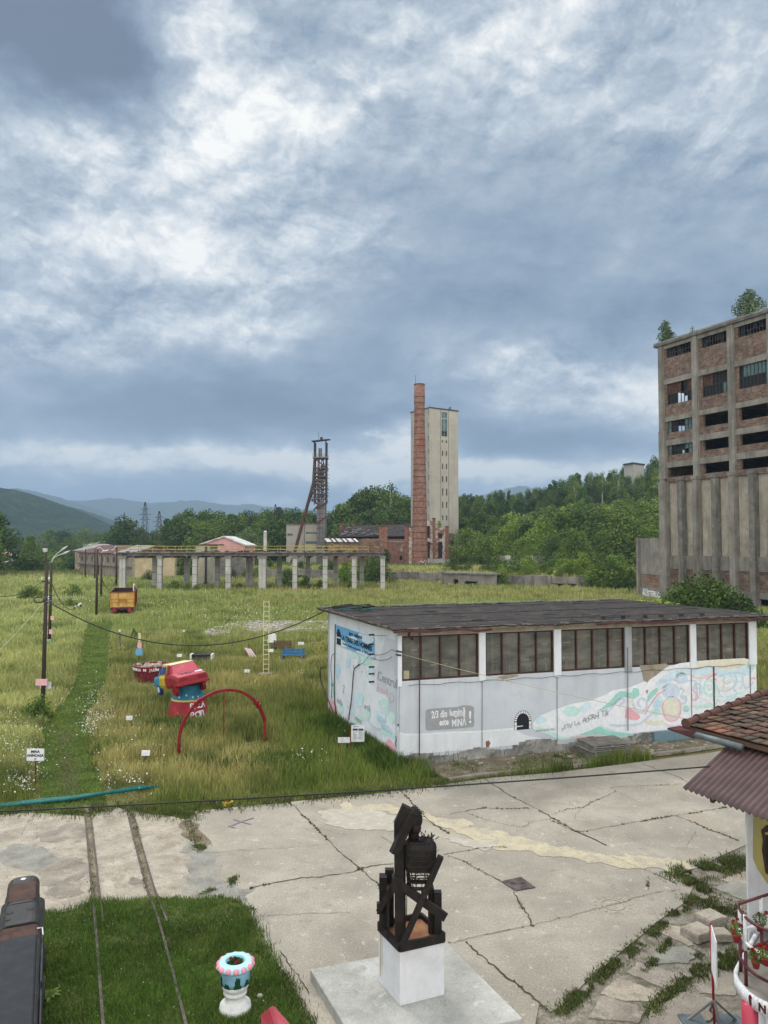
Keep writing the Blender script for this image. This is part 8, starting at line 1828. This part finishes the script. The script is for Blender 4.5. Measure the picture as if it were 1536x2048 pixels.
def hay_color(x,y):
 n=len(x);d=y
 a=vn(x,y,3.2,31,4);b=vn(x,y,11,41,3);c=vn(x,y,.9,51,2)
 green=np.array([.18,.235,.05]);hay=np.array([.42,.375,.145]);pale=np.array([.35,.40,.15]);olive=np.array([.27,.28,.09]);deep=np.array([.05,.095,.018])
 px_=x/y*F+768
 hayw=np.clip((a-.49)*5,0,1)[:,None];col=olive*(1-hayw)+hay*hayw
 gw=np.clip(sst(470,640,px_)*(1-sst(34,46,y))+(1-sst(23.5,26.5,y))*.8,0,1);gw=np.clip(gw*(.6+.8*c),0,1)[:,None]
 lush=green*.85*(.7+.6*a[:,None]);col=col*(1-gw)+lush*gw
 fw=sst(50,75,y)[:,None];farc=green*1.15*(1-b[:,None])+(pale*1.1)*b[:,None];farc=farc*(1-.45*hayw)+hay*.95*.45*hayw;hb2=(sst(82,125,y)*np.clip(vn(x,y*2.2,16,43,3)*2.4-.55,0,1)*sst(300,620,px_)*.8)[:,None];farc=farc*(1-hb2)+(hay*.85+pale*.15)*hb2
 lw=(px_<200)&(y>34)
 farc2=pale*1.05*(.55+.9*b[:,None]);farc=np.where(lw[:,None],farc*.4+farc2*.6,farc);col=col*(1-fw)+farc*fw
 lf=((1-sst(120,190,px_))*sst(26,30,y))[:,None]*.55;lcol=pale*(1.2*a[:,None]+.45)+hay*.3;col=col*(1-lf)+lcol*lf*1.0
 terr=(y>wall_y(x));col=np.where(terr[:,None],(hay*.75+pale*.45)*(.6+.5*b[:,None]),col)
 hb=sst(188,235,y)[:,None];col=col*(1-hb)+np.array([.10,.17,.035])*hb
 dk=np.clip((vn(x,y,2.1,61,3)-.60)*8,0,1)[:,None]*.55;col=col*(1-dk)+deep*dk
 col=col*g.uniform(.72,1.28,(n,1))*np.array([1,1,1])+g.normal(0,.008,(n,3));return np.clip(col,.012,.6)
def blades(name,x,y,z,h,w,col,lean=.35,parent=None,bend=True):
 n=len(x);a=g.uniform(0,2*np.pi,n);la=g.uniform(0,2*np.pi,n);l=g.uniform(0,lean,n)*h
 dx,dy=np.cos(a)*w/2,np.sin(a)*w/2;lx,ly=np.cos(la)*l,np.sin(la)*l
 zz=z-.03
 V=np.empty((n,5,3));V[:,0]=np.stack([x-dx,y-dy,zz],-1);V[:,1]=np.stack([x+dx,y+dy,zz],-1)
 V[:,2]=np.stack([x+dx*.8+lx*.35,y+dy*.8+ly*.35,zz+h*.6],-1);V[:,3]=np.stack([x-dx*.8+lx*.35,y-dy*.8+ly*.35,zz+h*.6],-1);V[:,4]=np.stack([x+lx,y+ly,zz+h],-1)
 i=np.arange(n)*5;tri=np.concatenate([np.stack([i,i+1,i+2],-1),np.stack([i,i+2,i+3],-1),np.stack([i+3,i+2,i+4],-1)])
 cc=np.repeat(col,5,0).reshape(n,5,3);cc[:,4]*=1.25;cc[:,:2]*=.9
 return npmesh(name,V.reshape(-1,3),tri,'grass',np.clip(cc,0,1).reshape(-1,3),parent)
def sample(n,y0,y1,ppow=2.0,margin=1.12,xr=None):
 u=g.uniform(0,1,n);y=1/(1/y0+u*(1/y1-1/y0));x=g.uniform(-.52*margin,.52*margin,n)*y;return x,y
def meadow(n,y0,y1,hh,ww,name,label):
 x,y=sample(n,y0,y1);k=~excl(x,y)&(x>-190);pd=pathdist(x,y);k&=~((pd<1)&(y>22)&(y<78));k&=~(inpoly(x,y,[(a,b)for a,b in RB])&(vn(x,y,2.2,19,3)<.56)&(g.uniform(0,1,n)<.93))
 k&=~((x>10)&(y<30));k&=~((np.abs(y-wall_y(x))<.9)&(x>-45));k&=vn(x,y,.7,71,2)>.22
 near=np.ones(n)
 for cx_,cy_,rr_,lo_ in LOWG:near=np.minimum(near,np.clip((np.hypot(x-cx_,y-cy_)/rr_)**2,lo_,1))
 near=near[k]
 x,y,pd=x[k],y[k],pd[k];z=ground(x,y);hm=vn(x,y,1.8,81,3);edge=sst(1,1.5,pd)*.6+.4;edge=np.where(y>78,1,edge)
 front=sst(.0,2.2,y-np.interp(x,[p[0]for p in yard_np[:14]],[p[1]for p in yard_np[:14]]))*.75+.25
 h=hh*(.45+.9*hm)*g.uniform(.6,1.25,len(x))*edge*np.where(y<40,front,1)*near;w=ww*g.uniform(.6,1.4,len(x))*(y/y0)
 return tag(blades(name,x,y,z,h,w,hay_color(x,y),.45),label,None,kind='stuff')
LOWG=[(-31,86.5,3.5,.12),(wp(0,0,0).x,wp(0,0,0).y,3.0,.1),(-8.6,24.2,1.6,.2),(-10.0,24.0,1.6,.2),(-7.8,27.8,1.3,.35),(-5,29.8,1.2,.45),(cb.x,cb.y-1,1.3,.4),(-13.4,43.2,1.8,.25),(gp(586,1320).x,gp(586,1320).y-.6,1.6,.3),(gp(532,1350).x,gp(532,1350).y-.5,1.0,.25),(gp(404,1322).x,gp(404,1322).y-.5,1.5,.35),(gp(564,1302).x,gp(564,1302).y-.5,1.3,.4),(gp(498,1316).x,gp(498,1316).y-.3,1.0,.4),(gp(637,1310).x,gp(637,1310).y-.3,1.0,.4),(gp(291,1530).x,gp(291,1530).y-.3,.7,.5),(gp(70,1575).x,gp(70,1575).y-.2,.7,.5)]
meadow(300000,21.5,48,.62,.016,'meadow_grass','tall mixed green and straw coloured meadow grass of the near meadow')
meadow(210000,48,110,.60,.036,'meadow_grass','pale green meadow grass of the middle distance')
meadow(130000,110,300,.75,.085,'meadow_grass','far meadow and terrace grass around the trestle and hill foot')
PP=[]
for k in range(620):
 y=1/g.uniform(1/150,1/26);x=g.uniform(-.53,.45)*y
 if excl(np.array([x]),np.array([y]))[0]or pathdist(np.array([x]),np.array([y]))[0]<1.5 or vn(x,y,9,133,2)<.48:continue
 nn=int(50+40*g.random());r0=g.uniform(.18,.5)*(1+y/120);q=g.normal(0,1,(nn,3))*np.array([r0,r0,.16]);q[:,2]=np.abs(q[:,2])+.25;PP.append(q+np.array([x,y,gz(x,y)]))
p=np.concatenate(PP);tag(quads('weed_clumps',p,.05+.0,'leaf_mid',g),'darker broad leaved weed clumps scattered through the meadow',None,kind='stuff')
n=60000;x,y=sample(n,22.3,80);k=(pathdist(x,y)<1.02)&~excl(x,y);x,y=x[k],y[k]
x2=np.interp(y,PATHC[:,1],PATHC[:,0]);n=60000;y=1/g.uniform(1/80,1/22.3,n);cx=np.interp(y,PATHC[:,1],PATHC[:,0]);hw=np.interp(y,[22.7,27,33,40,60,76],[.95,1.05,.95,.85,1.0,1.2]);x=cx+g.uniform(-1.05,1.05,n)*hw;k=~excl(x,y);x,y,cx,hw=x[k],y[k],cx[k],hw[k]
c=np.array([.155,.235,.055])*(.6+.7*vn(x,y,.8,91,3)[:,None]);mid_=np.exp(-((x-cx)/hw/.32)**2)[:,None]*np.clip(vn(x,y,1.2,93,3)*2-.55,0,1)[:,None]*(y<34)[:,None];c=c*(1-mid_*.7)+np.array([.20,.19,.11])*mid_*.7
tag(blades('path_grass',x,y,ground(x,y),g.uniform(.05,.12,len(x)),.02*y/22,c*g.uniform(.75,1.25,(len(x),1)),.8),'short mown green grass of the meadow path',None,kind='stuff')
LN=[(a[0],a[1])for a in LAWN];lx=np.array([p[0]for p in LN]);ly=np.array([p[1]for p in LN]);n=330000;u=g.uniform(0,1,n);y=1/(1/10.5+u*(1/ly.max()-1/10.5));x=g.uniform(-9,0.3,n);jx,jy=g.normal(0,.10,n),g.normal(0,.10,n)
k=inpoly(x+jx,y+jy,LN);x,y=x[k],y[k];a=vn(x,y,.9,101,4)[:,None];b=vn(x,y,.25,103,2)[:,None]
c=np.array([.098,.172,.030])*(.45+.95*a)*(.75+.5*b);yl=np.clip((vn(x,y,.6,105,3)-.56)*6,0,1)[:,None];c=c*(1-.5*yl)+np.array([.15,.22,.045])*.5*yl
rl=np.zeros(len(x),bool)
for ln in(L0,R0)if False else([(168,1612),(175,1680),(183,1770),(190,1850),(198,1950),(206,2060)],[(252,1612),(268,1680),(293,1775),(318,1850),(345,1950),(372,2060)]):
 q=np.array([G(u_,v_)[:2]for u_,v_ in ln])[::-1];rl|=np.abs(x-np.interp(y,q[:,1],q[:,0]))<.045
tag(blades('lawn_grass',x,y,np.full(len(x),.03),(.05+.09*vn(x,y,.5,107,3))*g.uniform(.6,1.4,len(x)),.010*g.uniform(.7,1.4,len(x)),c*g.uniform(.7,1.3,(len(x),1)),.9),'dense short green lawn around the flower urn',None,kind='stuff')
X_,Y_,H_=[],[],[]
def strew(pts,n,spread,h):
 pts=np.array(pts,float)
 i=g.integers(0,len(pts)-1,n);t=g.uniform(0,1,n)[:,None];p=pts[i]*(1-t)+pts[i+1]*t+g.normal(0,spread,(n,2));X_.append(p[:,0]);Y_.append(p[:,1]);H_.append(g.uniform(.4,1.3,n)*h)
edge_pts=gl([(-60,1628),(60,1622),(170,1626),(235,1614),(300,1624),(372,1632),(392,1618),(470,1611),(562,1603),(640,1594),(740,1585),(832,1574),(905,1564)])
strew(edge_pts,9000,.28,.13);strew(edge_pts,4000,.12,.08)
strew(gl([(900,1556),(960,1550),(1040,1540),(1120,1530)]),2500,.35,.12);strew(gl([(1030,1530),(1110,1520),(1170,1514)]),3500,.22,.16);strew(gl([(1255,1520),(1300,1512),(1400,1500)]),1500,.15,.12)
strew(gl([(905,1540),(960,1530)]),1200,.3,.14);strew(gl([(1220,1492),(1300,1488),(1400,1480)]),1500,.12,.14)
strew(gl([(1350,1750),(1400,1742),(1450,1735),(1480,1720)]),8000,.2,.09);strew(gl([(1380,1765),(1405,1780)]),2500,.10,.12)
strew(gl([(1390,1790),(1330,1845),(1250,1910),(1180,1970),(1120,2025)]),8000,.08,.055);strew(gl([(1400,1800),(1440,1810),(1480,1830)]),3000,.22,.06)
strew(gl([(1395,1905),(1370,1960),(1330,1990),(1300,2030)]),3500,.08,.05);strew(gl([(1440,1905),(1480,1920)]),2500,.14,.09);strew(gl([(1290,1945),(1340,1880)]),1200,.05,.06)
strew(gl([(1390,1955),(1440,1925),(1470,1935)]),1500,.1,.07);strew(gl([(560,1950),(585,2010),(612,2060)]),2500,.10,.08);strew(gl([(400,1790),(460,1770),(470,1755)]),700,.06,.06);strew(gl([(440,1795),(500,1820)]),1500,.10,.06)
for(a,b)in(((178,1610),(182,1660)),((258,1620),(275,1665)),((268,1650),(296,1790)),((180,1700),(188,1810))):strew(gl([a,b]),500,.045,.06)
strew(gl([(375,1640),(395,1690),(405,1700)]),1200,.10,.07)
strew(gl([(-30,1850),(60,1838),(100,1828)]),900,.08,.08)
cp=np.array([(a,b)for a,b,w in CRACKPTS]);cw=np.array([w for a,b,w in CRACKPTS]);n=9000;i=g.choice(len(cp),n,p=cw/cw.sum());keep=vn(cp[i,0],cp[i,1],.55,111,2)>.5;i=i[keep]
X_.append(cp[i,0]+g.normal(0,.022,len(i)));Y_.append(cp[i,1]+g.normal(0,.022,len(i)));H_.append(g.uniform(.015,.06,len(i)))
x,y,h=np.concatenate(X_),np.concatenate(Y_),np.concatenate(H_);k=(vn(x,y,.38,121,3)>.40);x,y,h=x[k],y[k],h[k]*(.45+1.1*vn(x[k],y[k],.2,123,2));c=np.array([.085,.125,.032])*(.5+.9*vn(x,y,.5,113,3)[:,None]);dr=(g.uniform(0,1,len(x))<.18)[:,None];c=np.where(dr,np.array([.24,.20,.10]),c)
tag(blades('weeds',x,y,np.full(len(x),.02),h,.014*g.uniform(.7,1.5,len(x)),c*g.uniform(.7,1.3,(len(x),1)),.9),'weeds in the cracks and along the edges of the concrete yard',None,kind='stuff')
X_,Y_,H_=[],[],[]
strew(gl([(655,1450),(700,1478),(745,1505),(785,1538)]),14000,.42,.55);strew(gl([(735,1490),(770,1520),(790,1540)]),5000,.22,.6)
strew(gl([(380,1540),(450,1530),(540,1535),(600,1540)]),9000,.55,.45);strew(gl([(320,1462),(400,1462)]),4000,.5,.55)
x,y,h=np.concatenate(X_),np.concatenate(Y_),np.concatenate(H_);k=~inpoly(x,y,shed_poly)&~excl(x,y);x,y,h=x[k],y[k],h[k];c=np.array([.07,.12,.024])*(.5+.9*vn(x,y,.5,115,3)[:,None])
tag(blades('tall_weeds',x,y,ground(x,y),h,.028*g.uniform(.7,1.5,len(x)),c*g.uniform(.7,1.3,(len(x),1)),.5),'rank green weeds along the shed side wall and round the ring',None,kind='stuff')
def flowers(spots_,mm,s,label,name='wildflowers',zoff=.45):
 P_=[]
 for px_,py_,sx,sy,n in spots_:
  for _ in range(n):a,b=g.normal(px_,sx),g.normal(py_,sy);q=G(a,max(b,1200));P_.append((q[0],q[1],gz(q[0],q[1])+zoff*g.uniform(.5,1.2)))
 p=np.array(P_);return tag(quads(name,p,s,mm,g),label,None,kind='stuff')
flowers([(200,1440,22,22,420),(185,1465,15,10,160),(30,1490,30,30,330),(55,1540,25,14,220),(30,1585,22,10,180),(210,1400,20,10,60),(270,1475,25,20,70),(250,1500,40,20,90),(250,1575,26,8,80),(600,1530,25,8,50),(300,1410,60,40,60),(120,1400,25,15,60),(700,1470,15,12,60),(600,1357,8,3,30),(15,1440,15,20,50),(280,1530,40,30,60)],'flower',.034,'white daisies scattered through the near meadow')
flowers([(460,1240,50,14,240),(150,1205,40,16,220),(60,1170,40,12,150),(600,1225,60,10,120),(330,1210,60,16,160)],'flower',.08,'white flower heads in the far meadow')
flowers([(454,1611,5,2.2,60)],'flower_yellow',.035,'small patch of yellow flowers at the yard edge','yellow_flowers',.12)
P_=[];
for _ in range(330):u_,v_=g.uniform(90,540),g.uniform(1830,2048);P_.append((*G(u_,v_)[:2],.10+g.uniform(-.02,.03)))
p=np.array(P_);k=inpoly(p[:,0],p[:,1],LN);tag(quads('clover_flowers',p[k],.008,'flower',g),'tiny white clover flowers in the lawn',None,kind='stuff')
T=thing('dock_plant','broad leaved dock plant growing beside the locomotive','plant',G(100,2000));m=MB();c=Vector(G(100,2000))
for k in range(11):
 a=k*.62;d=Vector((math.cos(a),math.sin(a),0));s=Vector((-d.y,d.x,0));l=.16+.05*(k%3);m.add([c+Vector((0,0,.03)),c+d*l*.5+s*.04+Vector((0,0,.12)),c+d*l+Vector((0,0,.10)),c+d*l*.5-s*.04+Vector((0,0,.12))],[(0,1,2,3)])
m.build('leaves','leaf_mid',T)
m=MB();c=Vector(G(520,1998));m.ball((c.x,c.y,.05),.055,10,7,.04);tag(m.build('stone','rubble',smooth=True),'single pale stone lying in the lawn right of the urn','stone')
hm_=bpy.data.materials.new('haze');hm_.use_nodes=True;t=NT(hm_.node_tree);pv=t.n('ShaderNodeVolumePrincipled',ins={'Color':(.50,.70,.95,1),'Density':HAZE,'Anisotropy':.0});o_=t.n('ShaderNodeOutputMaterial');t.nt.links.new(pv.outputs[0],o_.inputs['Volume'])
m=MB();m.box(-9300,9300,-120,9800,-4,700);hz_=m.build('haze',hm_);struct(hz_,'thin blue haze over the valley','stuff')
